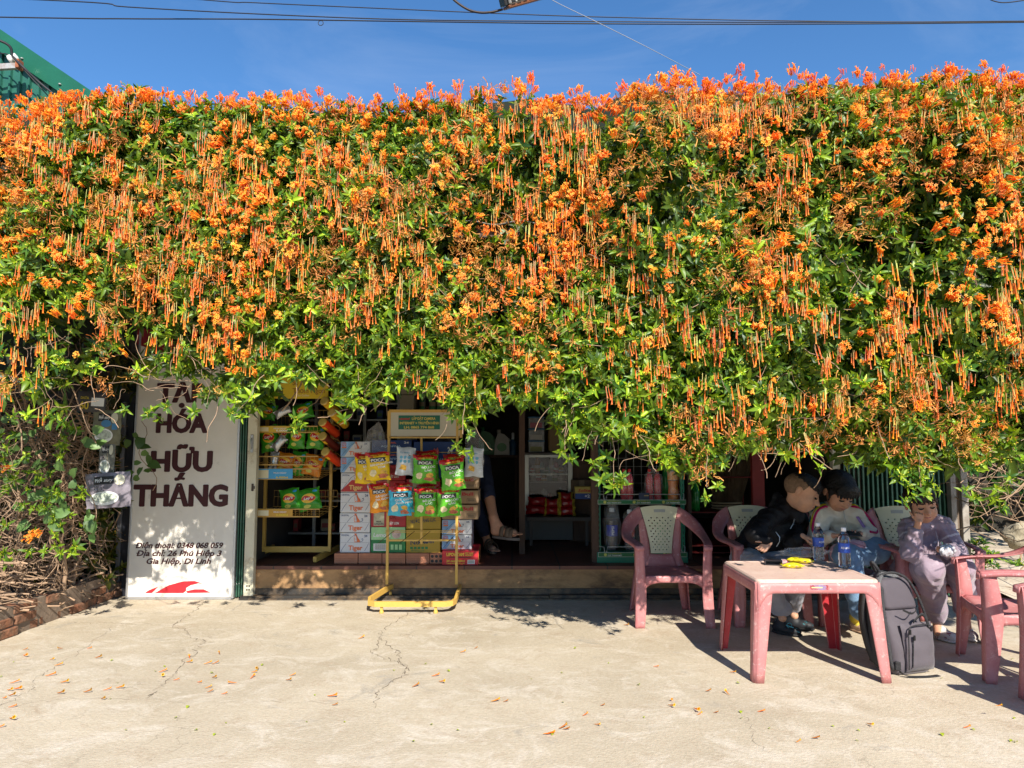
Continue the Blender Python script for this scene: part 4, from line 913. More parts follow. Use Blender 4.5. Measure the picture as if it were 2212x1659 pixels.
def sgn(t, W, H): rectp(t, 'label_panel', -.42*W, -.12*W, .08*H, .94*H, K('panel_cream', (.48, .47, .33), .5, var=.3, vscale=20), lambda a, b: -.0016); text(t, 'BIA', -.27*W, .3*H, .1*H, .14*W, ck, y=-.0026); text(t, 'SAIGON', -.27*W, .14*H, .12*H, .26*W, ck, y=-.0026); text(t, 'ĐÁ', .12*W, .5*H, .3*H, .2*W, K('dark_red_ink', (.2, .01, .01), .5), y=-.0022, bold=.05); text(t, 'ĐẶT LON', .15*W, .16*H, .16*H, .3*W, cw, y=-.0022, bold=.03)
carton('crimson beer carton with a cream SAIGON panel on top of the green one', 801, 877, 1105, 1138.3, YC+.01, .36, crd, sgn, 'beer carton')
carton('crimson carton half hidden behind the orange snack bag', 803, 877, 1071, 1104.8, YC+.02, .36, crd, sgn, 'beer carton')
carton('crimson and green carton behind the lower yellow snack bags', 803, 876, 1038, 1070.8, YC+.02, .36, crd, lambda t, W, H: poly(t, 'green_band', [(.01,.02),(.99,.02),(.99,.3),(.01,.2)], W, H, grn), 'beer carton')
carton('crimson carton with ĐÁ lettering between the yellow snack bag and the blue carton', 803, 876, 1004, 1037.8, YC+.02, .36, crd, sgn, 'beer carton')
blu = K('carton_blue', (.012, .045, .19), .5, var=.1)
def aqua(t, W, H): text(t, 'AQUAFINA', -.02*W, .38*H, .17*H, .5*W, K('print_sky', (.35, .5, .75), .5), y=-.0022); text(t, '24', .37*W, .68*H, .17*H, .12*W, cw, y=-.0022, bold=.03); poly(t, 'snow_peak', [(.42,.68),(.5,.82),(.53,.76),(.57,.84),(.62,.68)], W, H, K('peak_red', (.5, .1, .1), .5), -.002)
carton('upper dark blue water carton left of the rack mid post', 803, 889, 950, 976, YC+.02, .36, blu, aqua, 'water carton'); carton('lower dark blue water carton left of the rack mid post', 803, 889, 976.3, 1003.6, YC+.02, .36, blu, aqua, 'water carton')
yel = K('carton_mustard', (.42, .28, .03), .55, var=.1)
def nl(s, sub=None):
    def d(t, W, H):
        if s: text(t, s, 0, .38*H, .2*H, .74*W, K('print_slate', (.05, .06, .10), .5), y=-.0022, rot=.09 if 'N' in s else 0)
        if sub:
            q = MB(); q.use(redink); q.add([(-.1*W, -.002, .44*H), (.12*W, -.002, .52*H), (.3*W, -.002, .56*H), (.1*W, -.002, .46*H)], [(0, 1, 2, 3)]); q.build('swoosh', None, t)
            for k in range(5): rectp(t, 'care_symbol', (-.38+.11*k)*W, (-.30+.11*k)*W, .16*H, .26*H, grn, lambda a, b: -.002)
            text(t, 'XẾP TỐI ĐA 7 LỚP', -.16*W, .06*H, .06*H, .4*W, grn, y=-.0022); rectp(t, 'hand_hole', -.12*W, .14*W, .42*H*.98, .42*H*1.2, edge, lambda a, b: -.002)
    return d
carton('bottom mustard yellow energy drink carton with the green stacking symbols', 877, 951, 1143.3, 1194.5, YC+.01, .36, yel, nl('Number', True), 'drink carton')
carton('mustard yellow carton printed NƯỚC TĂNG LỰC', 877.5, 952, 1105, 1143, YC+.01, .36, yel, nl('NƯỚC TĂNG LỰC'), 'drink carton')
carton('upper mustard yellow carton mostly behind the green snack bags', 878, 951, 1068, 1104.7, YC+.015, .36, yel, nl('NƯỚC TĂNG LỰC'), 'drink carton')
carton('crimson carton under the large blue water carton', 878, 951, 1034, 1067.7, YC+.015, .36, crd, sgn, 'beer carton')
carton('large blue water carton marked AQUAFINA 24 at the top of the third stack', 893, 984, 953.5, 1033.7, YC+.02, .36, blu, aqua, 'water carton')
carton('crimson carton at the base behind the pale blue beer cartons', 896, 950, 1034.5, 1035.5, YC+.5, .1, crd, lambda *a: None) if False else None
kraft = K('kraft', (.36, .245, .145), .75, var=.12, vscale=9); rb = K('kraft_red', (.42, .02, .03), .5); kside = K('kraft_side', (.30, .2, .12), .8, var=.3, vscale=14)
def rbull(t, W, H):
    text(t, 'Red Bull', .0*W, .60*H, .25*H, .72*W, rb, y=-.0022, bold=.06); q = MB(); q.use(ck); q.box(.18*W, .42*W, -.002, -.0013, .1*H, .38*H); q.use(kraft); q.box(.19*W, .41*W, -.0026, -.0021, .12*H, .36*H); q.use(ck)
    for k in range(10): x = .215*W+k*.018*W; q.box(x, x+.008*W, -.0032, -.0027, .16*H, .32*H)
    q.build('barcode', None, t)
rg = 'open kraft trays stacked right of the wire rack'
for i, (yt, yb, l) in enumerate([(1029, 1056, 'topmost kraft drink tray with red lettering right of the wire rack'), (1059, 1088, 'middle kraft drink tray with red lettering in the stack of three'), (1090, 1122, 'lowest kraft drink tray with red lettering resting on the pale blue carton')]):
    carton(l, 955, 1034-.5*i, yt, yb, YC-.01*i, .34, kraft, rbull, 'drink tray', rg, side=kside, rz=[.6, -.5, 0][i])
sp_ = K('tiger_side', (.30, .33, .42), .5, var=.6, vscale=30, dirt=(.35, .07, .04), dscale=30)
carton('upper pale blue beer carton of the pair under the kraft trays', 955, 1019.5, 1122.4, 1154.8, YC, .38, wbox, tiger('cool'), 'beer carton', 'pale blue beer cartons in the right hand stack', side=sp_, rz=.6)
carton('lower pale blue beer carton standing on the red carton', 954.5, 1018.5, 1155.2, 1187, YC, .38, wbox, tiger('cool'), 'beer carton', 'pale blue beer cartons in the right hand stack', side=sp_)
def lipo(t, W, H):
    ye = K('print_lemon', (.75, .6, .05), .4); text(t, 'LIPOVITAN', -.14*W, .62*H, .22*H, .48*W, ye, y=-.0022, bold=.05); text(t, 'MẬT ONG', .24*W, .76*H, .09*H, .22*W, ye, y=-.0022); text(t, 'HONEY', .24*W, .62*H, .11*H, .22*W, ye, y=-.0022, bold=.02)
    text(t, '24 cans 250ml', -.13*W, .22*H, .14*H, .5*W, ye, y=-.0022, bold=.02); text(t, 'TAISHO VIETNAM CO., LTD', -.13*W, .08*H, .08*H, .5*W, ye, y=-.0022); rectp(t, 'barcode', .2*W, .4*W, .08*H, .36*H, cw, lambda a, b: -.002)
    q = MB(); q.use(ck)
    for k in range(12): x = .22*W+k*.014*W; q.box(x, x+.006*W, -.0028, -.0022, .12*H, .34*H)
    q.build('bars', None, t); rectp(t, 'slot', -.3*W, .3*W, .5*H, .54*H, edge, lambda a, b: -.002)
carton('bright red energy drink carton lettered LIPOVITAN standing directly on the floor', 955, 1033.5, 1189, 1221, 5.97, .4, K('carton_scarlet', (.55, .02, .03), .45, var=.05), lipo, 'drink carton', side=K('scarlet_side', (.38, .03, .02), .5, dirt=(.5, .36, .1), dscale=22, dthr=.55))
for t in bpy.data.objects:
    pass
# bricks under the cartons
brk = K('hollow_brick', (.50, .21, .12), .85, var=.12, vscale=10, bump=.3, bscale=60)
for i, (a, b, l) in enumerate([(721.5, 773, 'leftmost long brick under the carton stacks'), (774, 824.5, 'stained brick second from the left under the cartons'), (825.5, 875.5, 'chipped middle brick under the green carton'), (877, 927.5, 'brick under the left part of the mustard cartons'), (928.5, 957, 'short brick end showing its round holes')]):
    p0 = P(a, 1220, 6.03); p1 = P(b, 1195, 6.03); W = p1.x-p0.x; H = p1.z-p0.z-.003; t = thing('hollow_brick', l, 'brick', ((p0.x+p1.x)/2, 6.03, SZ+.001), 0, 'bricks raising the cartons off the floor'); H = p1.z-SZ-.003
    q = MB(); q.box(-W/2, W/2, 0, .3, 0, H, .003); q.build('block', brk, t)
    if i == 4:
        for hx in (-.32, 0, .32):
            for hz in (.26, .72):
                q = MB(); q.use(ck); q.add([(hx*W+.013*math.cos(a_), -.0012, hz*H+.013*math.sin(a_)) for a_ in np.linspace(0, 2*math.pi, 14, endpoint=False)], [tuple(range(14))]); q.build('hole', None, t)
    else:
        q = MB(); q.use(K('brick_groove', (.33, .13, .07), .9))
        for k in range(1, 6): q.box(-W/2+.004, W/2-.004, -.0006, .0, H*k/6-.0012, H*k/6+.0012)
        q.build('grooves', None, t)

# =================== snack bags (pillow packs) ===================
def pillow_fn(W, H, T, seed):
    r_ = random.Random(seed); ph = [r_.uniform(0, 6) for _ in range(6)]
    def f(X, Z):
        u = min(1, abs(2*X/W)); v = min(1, abs(2*Z/H))
        b = T/2*max(0, 1-u**2.4)**.7*max(0, 1-v**3.2)**.8
        b += .0022*math.sin(X*160+ph[0]+Z*40)*(v**2)+.0018*math.sin(Z*120+ph[1])*(u**2)+.0012*math.sin(X*70+Z*90+ph[2])
        return b
    return f
def snack_bag(t, W, H, T, seed, mats, zones):
    f = pillow_fn(W, H, T, seed); r_ = random.Random(seed); ph = r_.uniform(0, 6)
    def P_(u, v, s):
        X = (u-.5)*W*(1-.10*math.sin(math.pi*v)**1.0+.02*math.sin(v*17+ph)); Z = (v-.5)*H+.004*math.sin(u*9+ph)*(abs(2*v-1))
        return (X, s*f((u-.5)*W, (v-.5)*H), Z)
    q = MB(); q.grid(lambda u, v: P_(u, v, -1), 18, 24, mfn=zones); q.grid(lambda u, v: P_(1-u, v, 1), 12, 14, mfn=lambda u, v: zones(1-u, v)); q.build('bag', None, t)
    def ysf(X, Z):
        v = Z/H+.5; sc_ = (1-.10*math.sin(math.pi*min(1, max(0, v)))); return -f(X/sc_, Z)
    return ysf
pk = {'green': K('poca_green', (.10, .42, .025), .22, var=.25, vscale=14), 'yellow': K('poca_yellow', (.78, .52, .01), .22, var=.15, vscale=14), 'orange': K('poca_orange', (.75, .27, .01), .22, var=.2, vscale=14), 'blue': K('poca_blue', (.04, .42, .60), .22, var=.2, vscale=14), 'white': K('poca_silver', (.55, .60, .66), .22, var=.15, vscale=14)}
predb = K('bag_red_top', (.45, .012, .012), .25, var=.15, vscale=20); foods = K('chips_food', (.75, .42, .06), .4, var=.4, vscale=60); meat = K('food_meat', (.42, .12, .06), .5, var=.5, vscale=80); lemon = K('print_lime', (.72, .55, .03), .4)
def poca(cx, cy, wD, hD, Y, col, label, words, tilt=0., yaw=0., seed=0):
    s = Y/FPX; W = wD*s; H = hD*s; t = thing('snack_bag', label, 'snack bag', P(cx, cy, Y), 0, 'crisp bags hanging on the yellow wire rack'); t.rotation_euler = (R(6), R(tilt), R(yaw))
    m = pk[col]; z = (lambda u, v: m) if col == 'white' else (lambda u, v: predb if v > .87-.02*math.sin(u*7) or v > 1 else m)
    ysf = snack_bag(t, W, H, .055, seed, None, z); e = lambda k: (lambda a, b: ysf(a, b)-k)
    if col == 'white':
        text(t, 'Tự Nhiên', -.05*W, .3*H, .05*H, .5*W, K('print_teal', (.04, .25, .4), .4), ysurf=e(.002), bold=.02)
        for i in range(3):
            for j in range(2): blob(t, 'blue_icon', (-.22+.2*i)*W, (.16-.14*j)*H, .08*W, .06*H, K('icon_blue', (.12, .38, .58), .4), ysf, 10, extra=.002, wob=.2, seed=i+j)
        blob(t, 'snack_picture', -.1*W, -.2*H, .2*W, .1*H, foods, ysf, 12, extra=.002, wob=.3, seed=3)
        q = MB(); q.use(K('print_grey2', (.3, .32, .35), .5))
        for k in range(12): z0 = .36*H-k*.055*H; q.add([(.26*W, ysf(.26*W, z0)-.002, z0), (.42*W, ysf(.42*W, z0)-.002, z0), (.42*W, ysf(.42*W, z0)-.002, z0-.012*H), (.26*W, ysf(.26*W, z0)-.002, z0-.012*H)], [(0, 3, 2, 1)])
        q.build('small_print', None, t); return t
    q = MB(); n = 8; V = []
    for i in range(n+1):
        for j in (0, 1): X = (-.30+.64*i/n)*W; Z = (.16+.15*j+.02*i/n)*H; V.append((X, ysf(X, Z)-.0018, Z))
    q.add(V, [(2*i, 2*i+2, 2*i+3, 2*i+1) for i in range(n)]); q.build('name_patch', ck, t)
    text(t, 'POCA', .02*W, .19*H, .10*H, .52*W, cw, ysurf=e(.0035), bold=.06, rot=.04); text(t, 'NGON TỪ ĐIỂM', .05*W, .385*H, .045*H, .6*W, lemon, ysurf=e(.003), bold=.03, rot=.05)
    zz = .06
    for s_ in words: text(t, s_, .16*W, zz*H, .07*H, (.085*len(s_)+.04)*W, cw, ysurf=e(.003), bold=.05, rot=.1); zz -= .11
    fm_ = foods; blob(t, 'snack_picture', .22*W, -.2*H, .17*W, .10*H, fm_, ysf, 7, extra=.002, wob=.35, seed=seed); blob(t, 'dish_picture', .2*W, -.34*H, .2*W, .07*H, meat, ysf, 12, extra=.0025, wob=.3, seed=seed+1)
    blob(t, 'snack_picture', -.2*W, -.22*H, .14*W, .13*H, K('crisp_cream', (.72, .62, .38), .4, var=.3, vscale=50), ysf, 9, extra=.002, wob=.25, seed=seed+2); return t
# (cx, cy, w, h) in photo measure
G5 = lambda a, b: ((800+a/2.861)/1.157, (980+b/2.861)/1.157)
def pc(x0, y0, x1, y1): a = G5(x0, y0); b = G5(x1, y1); return (a[0]+b[0])/2, (a[1]+b[1])/2, b[0]-a[0], b[1]-a[1]
BG = [((245,440,400,655), 5.78, 'yellow', 'yellow snack bag mostly behind the front yellow one at the upper left', ['BÁNH', 'TÔM'], 0),
 ((325,430,500,630), 5.66, 'yellow', 'front yellow snack bag at the upper left of the wire rack', ['BÁNH PHỒNG', 'TÔM'], -3), 
 ((542,395,680,595), 5.70, 'white', 'white and blue snack bag hanging between the yellow and green ones', [], 3), ((1030,400,1170,605), 5.72, 'white', 'white snack bag at the far right of the rack below the clear plastic', [], 2),
 ((690,420,852,640), 5.80, 'green', 'green snack bag peeking out behind the top middle green one', ['BÒ LÚC', 'LẮC'], -2), ((660,450,835,652), 5.66, 'green', 'green snack bag at the top middle of the wire rack', ['BÒ LÚC', 'LẮC'], 2),
 ((880,445,1035,680), 5.78, 'green', 'rear green snack bag at the upper right of the rack', ['BÒ LÚC', 'LẮC'], 1), ((860,480,1035,700), 5.60, 'green', 'front green snack bag at the upper right, hanging lowest and tilted', ['BÒ LÚC', 'LẮC'], -6),
 ((350,655,500,860), 5.68, 'orange', 'orange snack bag at the lower left of the wire rack', ['GÀ QUAY', 'DA GIÒN'], -4), ((530,650,670,860), 5.80, 'blue', 'rear blue snack bag showing its right edge behind the front one', ['QUE GIÒN', 'PHÔ MAI'], -2), ((488,680,655,885), 5.64, 'blue', 'front sky blue snack bag in the lower row', ['QUE GIÒN', 'PHÔ MAI'], 1),
 ((672,690,835,888), 5.66, 'green', 'green snack bag in the lower middle of the rack', ['BÒ LÚC', 'LẮC'], 0), ((690,660,850,870), 5.80, 'green', 'rear green snack bag of the lower middle hook', ['BÒ LÚC', 'LẮC'], 0), ((835,690,1000,885), 5.66, 'green', 'green snack bag at the lower right of the rack', ['BÒ LÚC', 'LẮC'], -3), ((860,680,1015,860), 5.80, 'green', 'rear green snack bag at the lower right with a dark edge', ['BÒ LÚC', 'LẮC'], -5)]
for i, (bx, Y, c, l, wds, tl) in enumerate(BG):
    a, b, c_, d_ = pc(*bx); poca(a, b, c_, d_, Y, c, l, wds, tl, (-8 if i % 3 == 0 else 5), i*3+1)
# clear plastic bags over some snacks
film = mat('clear_film', (.9, .9, .9), .12, trans=.0, alpha=.10, spec=1.2, bump=1., bscale=35)
def film_bag(name, label, prof, Y, d, cat='plastic bag', seed=0, m=film):
    """crumpled clear bag from an outline (photo measure) given real depth"""
    r_ = random.Random(seed); c = sum((P(a, b, Y) for a, b in prof), Vector())/len(prof); pts = [P(a, b, Y)-c for a, b in prof]; n = len(pts); q = MB(); V = []; rings = 6
    for s_ in (-1, 1):
        for k in range(rings+1):
            f_ = k/rings
            for p in pts: j = (r_.uniform(-1, 1)*.008 if 0 < k < rings else 0); V.append((p.x*(1-f_)+j, s_*d/2*math.sin(f_*math.pi/2)+j, p.z*(1-f_)+j*.5))
    F = []
    for s_ in (0, 1):
        o_ = s_*(rings+1)*n
        for k in range(rings):
            for i in range(n): F.append((o_+k*n+i, o_+k*n+(i+1) % n, o_+(k+1)*n+(i+1) % n, o_+(k+1)*n+i))
    q.add(V, F, False); o = q.build(name, m); o.location = c; tagp(o, label, cat); return o
film_bag('clear_plastic_bag', 'crumpled clear plastic bag hanging left of the camera sign', [(818,910),(826,922),(833,950),(842,1000),(838,1040),(795,1040),(783,1020),(778,985),(795,930)], 5.85, .1, seed=1)
film_bag('clear_plastic_bag', 'dark looking clear plastic bag knotted above the right white snack bag', [(1030,930),(1045,955),(1046,1000),(1040,1030),(1018,1040),(1008,1000),(1005,950),(1012,925)], 5.85, .1, seed=2)

# =================== yellow wire rack with the camera sign ===================
ym = K('rack_yellow', (.62, .38, .085), .4, var=.08, vscale=10, dirt=(.30, .17, .05), dscale=14, dthr=.68, dw=.05)
YR = 5.86
rk_ = thing('wire_display_rack', 'yellow metal stand on a U shaped base, hung with crisp bags', 'display rack', (P(910, 1262, YR).x, YR, 0))
W_ = lambda a, b, Y=YR: P(a, b, Y)
q = MB()
lf = W_(836, 1262); rt = W_(986, 1262); ztop_ = W_(910, 888).z
q.bar(lf, (lf.x, YR, ztop_), .021, .021); q.bar((rt.x, YR, lf.z), (rt.x, YR, ztop_), .021, .021); q.bar((W_(910.5,1175).x, YR, W_(910,1175).z), (W_(910,1000).x, YR, W_(910,945).z), .018, .018)
q.build('posts', ym, rk_, world=True)
q = MB()
for yy, r_ in ((945, .009), (1167, .009)): q.bar((lf.x, YR-.002, W_(910,yy).z), (rt.x, YR-.002, W_(910,yy).z), .018, .014)
for yy in (977, 1053, 1058, 1146, 1149): q.tube([(lf.x-.02, YR-.014, W_(910,yy).z), (rt.x+.02, YR-.014, W_(910,yy).z)], .003, 6)
q.build('crossbars', ym, rk_, world=True)
q = MB()
for xx in (842, 870, 900, 912, 945, 975, 1000):
    for yy in (978, 1054):
        p = W_(xx, yy); q.tube([p+Vector((0, -.01, 0)), p+Vector((-.03, -.22, -.02)), p+Vector((-.031, -.235, -.005))], .0022, 5)
for xx in (843, 888, 922, 985): p = W_(xx, 1147); q.tube([p+Vector((.03, -.01, 0)), p+Vector((-.06, -.2, -.07))], .0025, 5)
hk = q.build('hooks', K('hook_wire', (.10, .055, .02), .6), rk_, world=True); hk['kind'] = 'stuff'
q = MB()    # u shaped base
zf = .085; br_ = [Vector((lf.x+.03, YR+.08, .09)), Vector((lf.x-.0, YR-.02, .09)), Vector((lf.x-.075, YR-.33, .075)), Vector((lf.x-.06, YR-.42, .07)), Vector((lf.x-.01, YR-.46, .07)), Vector((rt.x-.05, YR-.46, .07)), Vector((rt.x-.0, YR-.43, .07)), Vector((rt.x+.02, YR-.36, .07)), Vector((rt.x+.025, YR, .09)), Vector((rt.x+.025, YR+.08, .09))]
def ribbon(q, pts, h, th):
    n = len(pts); V = []
    for i, p in enumerate(pts):
        d_ = (pts[min(i+1, n-1)]-pts[max(i-1, 0)]); nn = Vector((d_.y, -d_.x, 0)).normalized()*th/2
        V += [p-nn-Vector((0, 0, h/2)), p+nn-Vector((0, 0, h/2)), p+nn+Vector((0, 0, h/2)), p-nn+Vector((0, 0, h/2))]
    F = []
    for i in range(n-1):
        for k in range(4): F.append((4*i+k, 4*i+(k+1) % 4, 4*i+4+(k+1) % 4, 4*i+4+k))
    F += [(0, 1, 2, 3), (4*n-1, 4*n-2, 4*n-3, 4*n-4)]; q.add(V, F)
ribbon(q, br_, .04, .022); q.build('base_rail', ym, rk_, world=True)
for xx in (lf.x+.04, rt.x-.12, lf.x+.02, rt.x+.0):
    yy = YR-.45 if xx in (lf.x+.04, rt.x-.12) else YR+.05
    q = MB(); q.box(xx-.01, xx+.01, yy-.008, yy+.012, .02, .055); q.lathe([(.016, .0), (.018, .008), (.014, .02)], 10, (xx, yy, 0)); q.build('foot', ym, rk_, world=True)
q = MB(); q.bar((lf.x, YR, ztop_-.0), (rt.x+.03, YR, ztop_), .02, .024); q.bar((lf.x-.0, YR-.003, ztop_), (lf.x, YR-.003, W_(910,946).z), .026, .016); q.bar((rt.x+.03, YR, ztop_), (rt.x+.03, YR, W_(910,946).z), .024, .016); q.build('sign_frame', ym, rk_, world=True)
q = MB(); q.box(lf.x+.012, rt.x+.02, YR-.006, YR+.004, W_(910,942).z, ztop_-.01); q.build('sign_panel', K('panel_ivory', (.56, .53, .43), .5, var=.06, dirt=(.45, .38, .25), dscale=6, dthr=.68), rk_, world=True)
sb = MB(); x0 = W_(861,0).x; x0 = P(861,920,YR).x; x1 = P(950.5,920,YR).x; z0 = P(900,927.5,YR).z; z1 = P(900,897.5,YR).z; sb.box(x0, x1, YR-.0085, YR-.0062, z0, z1); st = sb.build('green_sticker', K('sticker_green', (.012, .14, .09), .5), rk_, world=True)
st_t = lambda s, a, b, yb_, yc_, m, **k: text(rk_, s, (P(a,yb_,YR).x+P(b,yb_,YR).x)/2-rk_.location.x, P(900,yb_,YR).z, P(900,yc_,YR).z-P(900,yb_,YR).z, P(b,yb_,YR).x-P(a,yb_,YR).x, m, y=-.0095, **k)
ly = K('lemon_letters', (.70, .55, .12), .5)
st_t('LẮP ĐẶT CAMERA', 890, 941, 907, 901.2, ly, bold=.03); st_t('viettel', 863, 886, 907, 902, redink, bold=.03, shear=.2); st_t('INTERNET + TRUYỀN HÌNH', 864, 949, 916.5, 911, ly, bold=.03); st_t('LH: 0865 774 868', 873, 938, 925.5, 920, ly, bold=.03)

# =================== left snack rack with crisp bags ===================
YL = 6.3
lr = thing('snack_shelf_rack', 'yellow metal rack of wire baskets holding crisp bags inside the left of the shop', 'display rack', (P(640, 1200, YL).x, YL, SZ))
q = MB(); xl = P(570, 1190, YL).x; xr = P(712, 1190, YL).x; zt = P(640, 800, YL).z
q.bar((xl, YL, SZ+.06), (xl, YL, zt), .024, .03); q.bar((xr, YL, SZ+.06), (xr, YL, zt), .024, .03); q.build('posts', ym, lr, world=True)
q = MB(); q.box(xl+.013, xr-.013, YL-.012, YL+.012, SZ+.055, SZ+.105); q.build('lower_beam', ym, lr, world=True)
for xx in (xl-.012, xr+.012):
    q = MB(); s_ = -1 if xx < 0 and xx == xl-.012 else -1; q.bar((xx+(-.06 if xx == xl-.012 else -.075), YL-.24, SZ+.03), (xx+.01, YL+.25, SZ+.06), .03, .045); q.build('base_foot', ym, lr, world=True)
q = MB(); hz0 = P(640,861,6.1).z; hz1 = P(640,806,6.1).z; q.box(P(557,830,6.1).x, P(709,830,6.1).x, 6.10, 6.115, hz0, hz1, .002); q.build('header_board', K('header_yellow', (.68, .50, .02), .45, var=.08), lr, world=True)
ht = lambda s, a, b, yb_, yc_, m, **k: text(lr, s, (P(a,yb_,6.1).x+P(b,yb_,6.1).x)/2-lr.location.x, P(640,yb_,6.1).z-lr.location.z, P(640,yc_,6.1).z-P(640,yb_,6.1).z, P(b,yb_,6.1).x-P(a,yb_,6.1).x, m, y=6.1-lr.location.y-.002, **k)
bo = K('bronze_ink', (.35, .18, .02), .5); cr_ = K('cream_ink2', (.75, .68, .45), .5)
ht('Số 1', 632, 652, 832, 821, bo, bold=.05); ht('Thế Giới,', 662, 698, 832, 825, cr_, bold=.02); ht('Thơm Ngon', 632, 702, 849, 838, bo, bold=.05); ht('Khó Cưỡng', 640, 668, 856, 852, cr_)
shelves = [(921, 934, 'yellow'), (986, 1004, None), (1013, 1035, 'blue'), (1100, 1116, 'gold')]
wirey = K('basket_wire', (.48, .29, .07), .45)
for i, (ya, yb, lab) in enumerate(shelves):
    q = MB(); Yf = 5.99+.02; za = P(640, ya, Yf).z; zb = P(640, yb, Yf).z; xa_ = P(553, ya, Yf).x; xb_ = P(686+i*1.5, ya, Yf).x; zr = zb-.01+.10
    for z in (za, zb): q.bar((xa_, Yf, z), (xb_, Yf, z), .005, .010)
    for z in (zb+.0, zb+.085, zb+.14): q.tube([(xa_+.06, YL-.02, z+.06), (xb_+.08, YL-.02, z+.06)], .0025, 5)
    for k in range(17):
        x = xa_+(xb_-xa_)*k/16; dx = .06+.02*k/16; q.tube([(x, Yf, za), (x, Yf, zb), (x+dx, YL-.02, zb+.06), (x+dx, YL-.02, zb+.2)], .0016, 4)
    for j in range(3): t_ = (j+1)/4; q.tube([(xa_+.07*t_, Yf+(YL-Yf)*t_, zb+.06*t_), (xb_+.08*t_, Yf+(YL-Yf)*t_, zb+.06*t_)], .0018, 4)
    bk = q.build('wire_basket', wirey, lr, world=True)
    if lab:
        lm = {'yellow': K('label_yellow', (.66, .45, .04), .5), 'blue': K('label_blue', (.06, .33, .62), .5), 'gold': K('label_gold', (.55, .30, .04), .5)}[lab]
        q = MB(); xe = P(633, ya, Yf).x; q.box(xa_, xe, Yf-.008, Yf-.0055, zb+.003, za+.001); q.build('price_strip', lm, lr, world=True)
        text(lr, 'MUA NGAY', (P(606,ya,Yf).x)-lr.location.x, (za*.55+zb*.45)+.0-lr.location.z, .012, .11, cw, y=Yf-.01-lr.location.y, bold=.02); text(lr, '6.000đ', (P(610,ya,Yf).x)-lr.location.x, zb+.008-lr.location.z, .016, .10, lemon if lab != 'yellow' else cw, y=Yf-.01-lr.location.y, bold=.04)
        rectp(lr, 'strip_art', xa_+.02-lr.location.x, xa_+.11-lr.location.x, zb+.008-lr.location.z, za-.008-lr.location.z, cr_, lambda a, b: Yf-.009-lr.location.y)
lg = K('lays_green', (.05, .30, .02), .22, var=.3, vscale=12); lo = K('lays_orange', (.62, .20, .015), .22, var=.3, vscale=12); lred = K('lays_red', (.55, .015, .015), .35); lsun = K('lays_sun', (.85, .50, .03), .4)
G4 = lambda a, b: ((600+a/3.018)/1.157, (900+b/3.018)/1.157)
def lays(x0, y0, x1, y1, Y, m, label, tilt=0., seed=0, face=True):
    a = G4(x0, y0); b = G4(x1, y1); s = Y/FPX; W = (b[0]-a[0])*s; H = (b[1]-a[1])*s; t = thing('crisp_bag', label, 'crisp bag', P((a[0]+b[0])/2, (a[1]+b[1])/2, Y), 0, 'crisp bags in the wire baskets'); t.rotation_euler = (R(-8), R(tilt), R(random.Random(seed).uniform(-10, 10)))
    ysf = snack_bag(t, W, H, .06, seed, None, lambda u, v: m)
    if face:
        blob(t, 'sun_disc', 0, .04*H, .30*W, .22*H, lsun, ysf, 20, extra=.002)
        q = MB(); n = 10; V = []
        for i in range(n+1):
            X = (-.30+.6*i/n)*W
            for j in (-1, 1): Z = .04*H+.10*H*j*math.sqrt(max(.05, 1-(2*i/n-1)**2))+.05*H*math.sin(i/n*6.28); V.append((X, ysf(X, Z)-.0032, Z))
        q.add(V, [(2*i, 2*i+2, 2*i+3, 2*i+1) for i in range(n)]); q.build('red_ribbon', lred, t)
        text(t, "Lay's", 0, .0*H, .11*H, .40*W, cw, ysurf=lambda a, b: ysf(a, b)-.0045, bold=.05, shear=.2); blob(t, 'lime_picture', -.1*W, -.32*H, .16*W, .08*H, K('lime', (.55, .55, .10), .4), ysf, 12, extra=.002)
        blob(t, 'blue_flash', .30*W, .34*H, .10*W, .06*H, K('flash_blue', (.05, .35, .65), .4), ysf, 10, extra=.002)
    return t
for a in [((150,495,290,690), 6.14, lg, 'green crisp bag leaning at the left of the second basket', -12), ((365,500,500,670), 6.12, lg, 'middle green crisp bag in the second basket', 2), ((505,500,640,670), 6.12, lg, 'right green crisp bag in the second basket', 4), ((270,490,380,620), 6.22, lg, 'green crisp bag tucked behind in the second basket', 10),
          ((268,700,410,850), 6.12, lo, 'left orange crisp bag in the third basket', 12), ((380,690,500,870), 6.16, lg, 'green crisp bag between the two orange ones', 6), ((478,715,625,870), 6.12, lo, 'right orange crisp bag in the third basket', 14), ((600,670,670,800), 6.2, lg, 'green crisp bag wedged at the right end of the third basket', 20),
          ((300,970,455,1130), 6.12, lg, 'left green crisp bag in the lowest basket', -10), ((435,970,610,1130), 6.12, lg, 'right green crisp bag in the lowest basket', -12),
          ((400,325,560,450), 6.2, lg, 'green crisp bag lying on the top basket', -15), ((150,330,280,450), 6.2, lg, 'green crisp bag at the left of the top basket', 10)]:
    lays(*a[0], a[1], a[2], a[3], a[4], len(a[3]))
for a in [((240,560,350,690), 'silver packet lying slantwise among the green bags', 40), ((225,690,290,820), 'crumpled silver packet at the left end of the third basket', 5), ((270,350,370,430), 'clear silver packet on the top basket', 60)]:
    x0, y0, x1, y1 = a[0]; c0 = G4(x0, y0); c1 = G4(x1, y1); s = 6.1/FPX; t = thing('silver_packet', a[1], 'packet', P((c0[0]+c1[0])/2, (c0[1]+c1[1])/2, 6.1), 0); t.rotation_euler = (0, R(a[2]), .1)
    snack_bag(t, .075, .14, .03, 5, None, lambda u, v: MATS['foil'] if 'foil' in MATS else K('foil', (.5, .5, .5), .25, metal=.6))
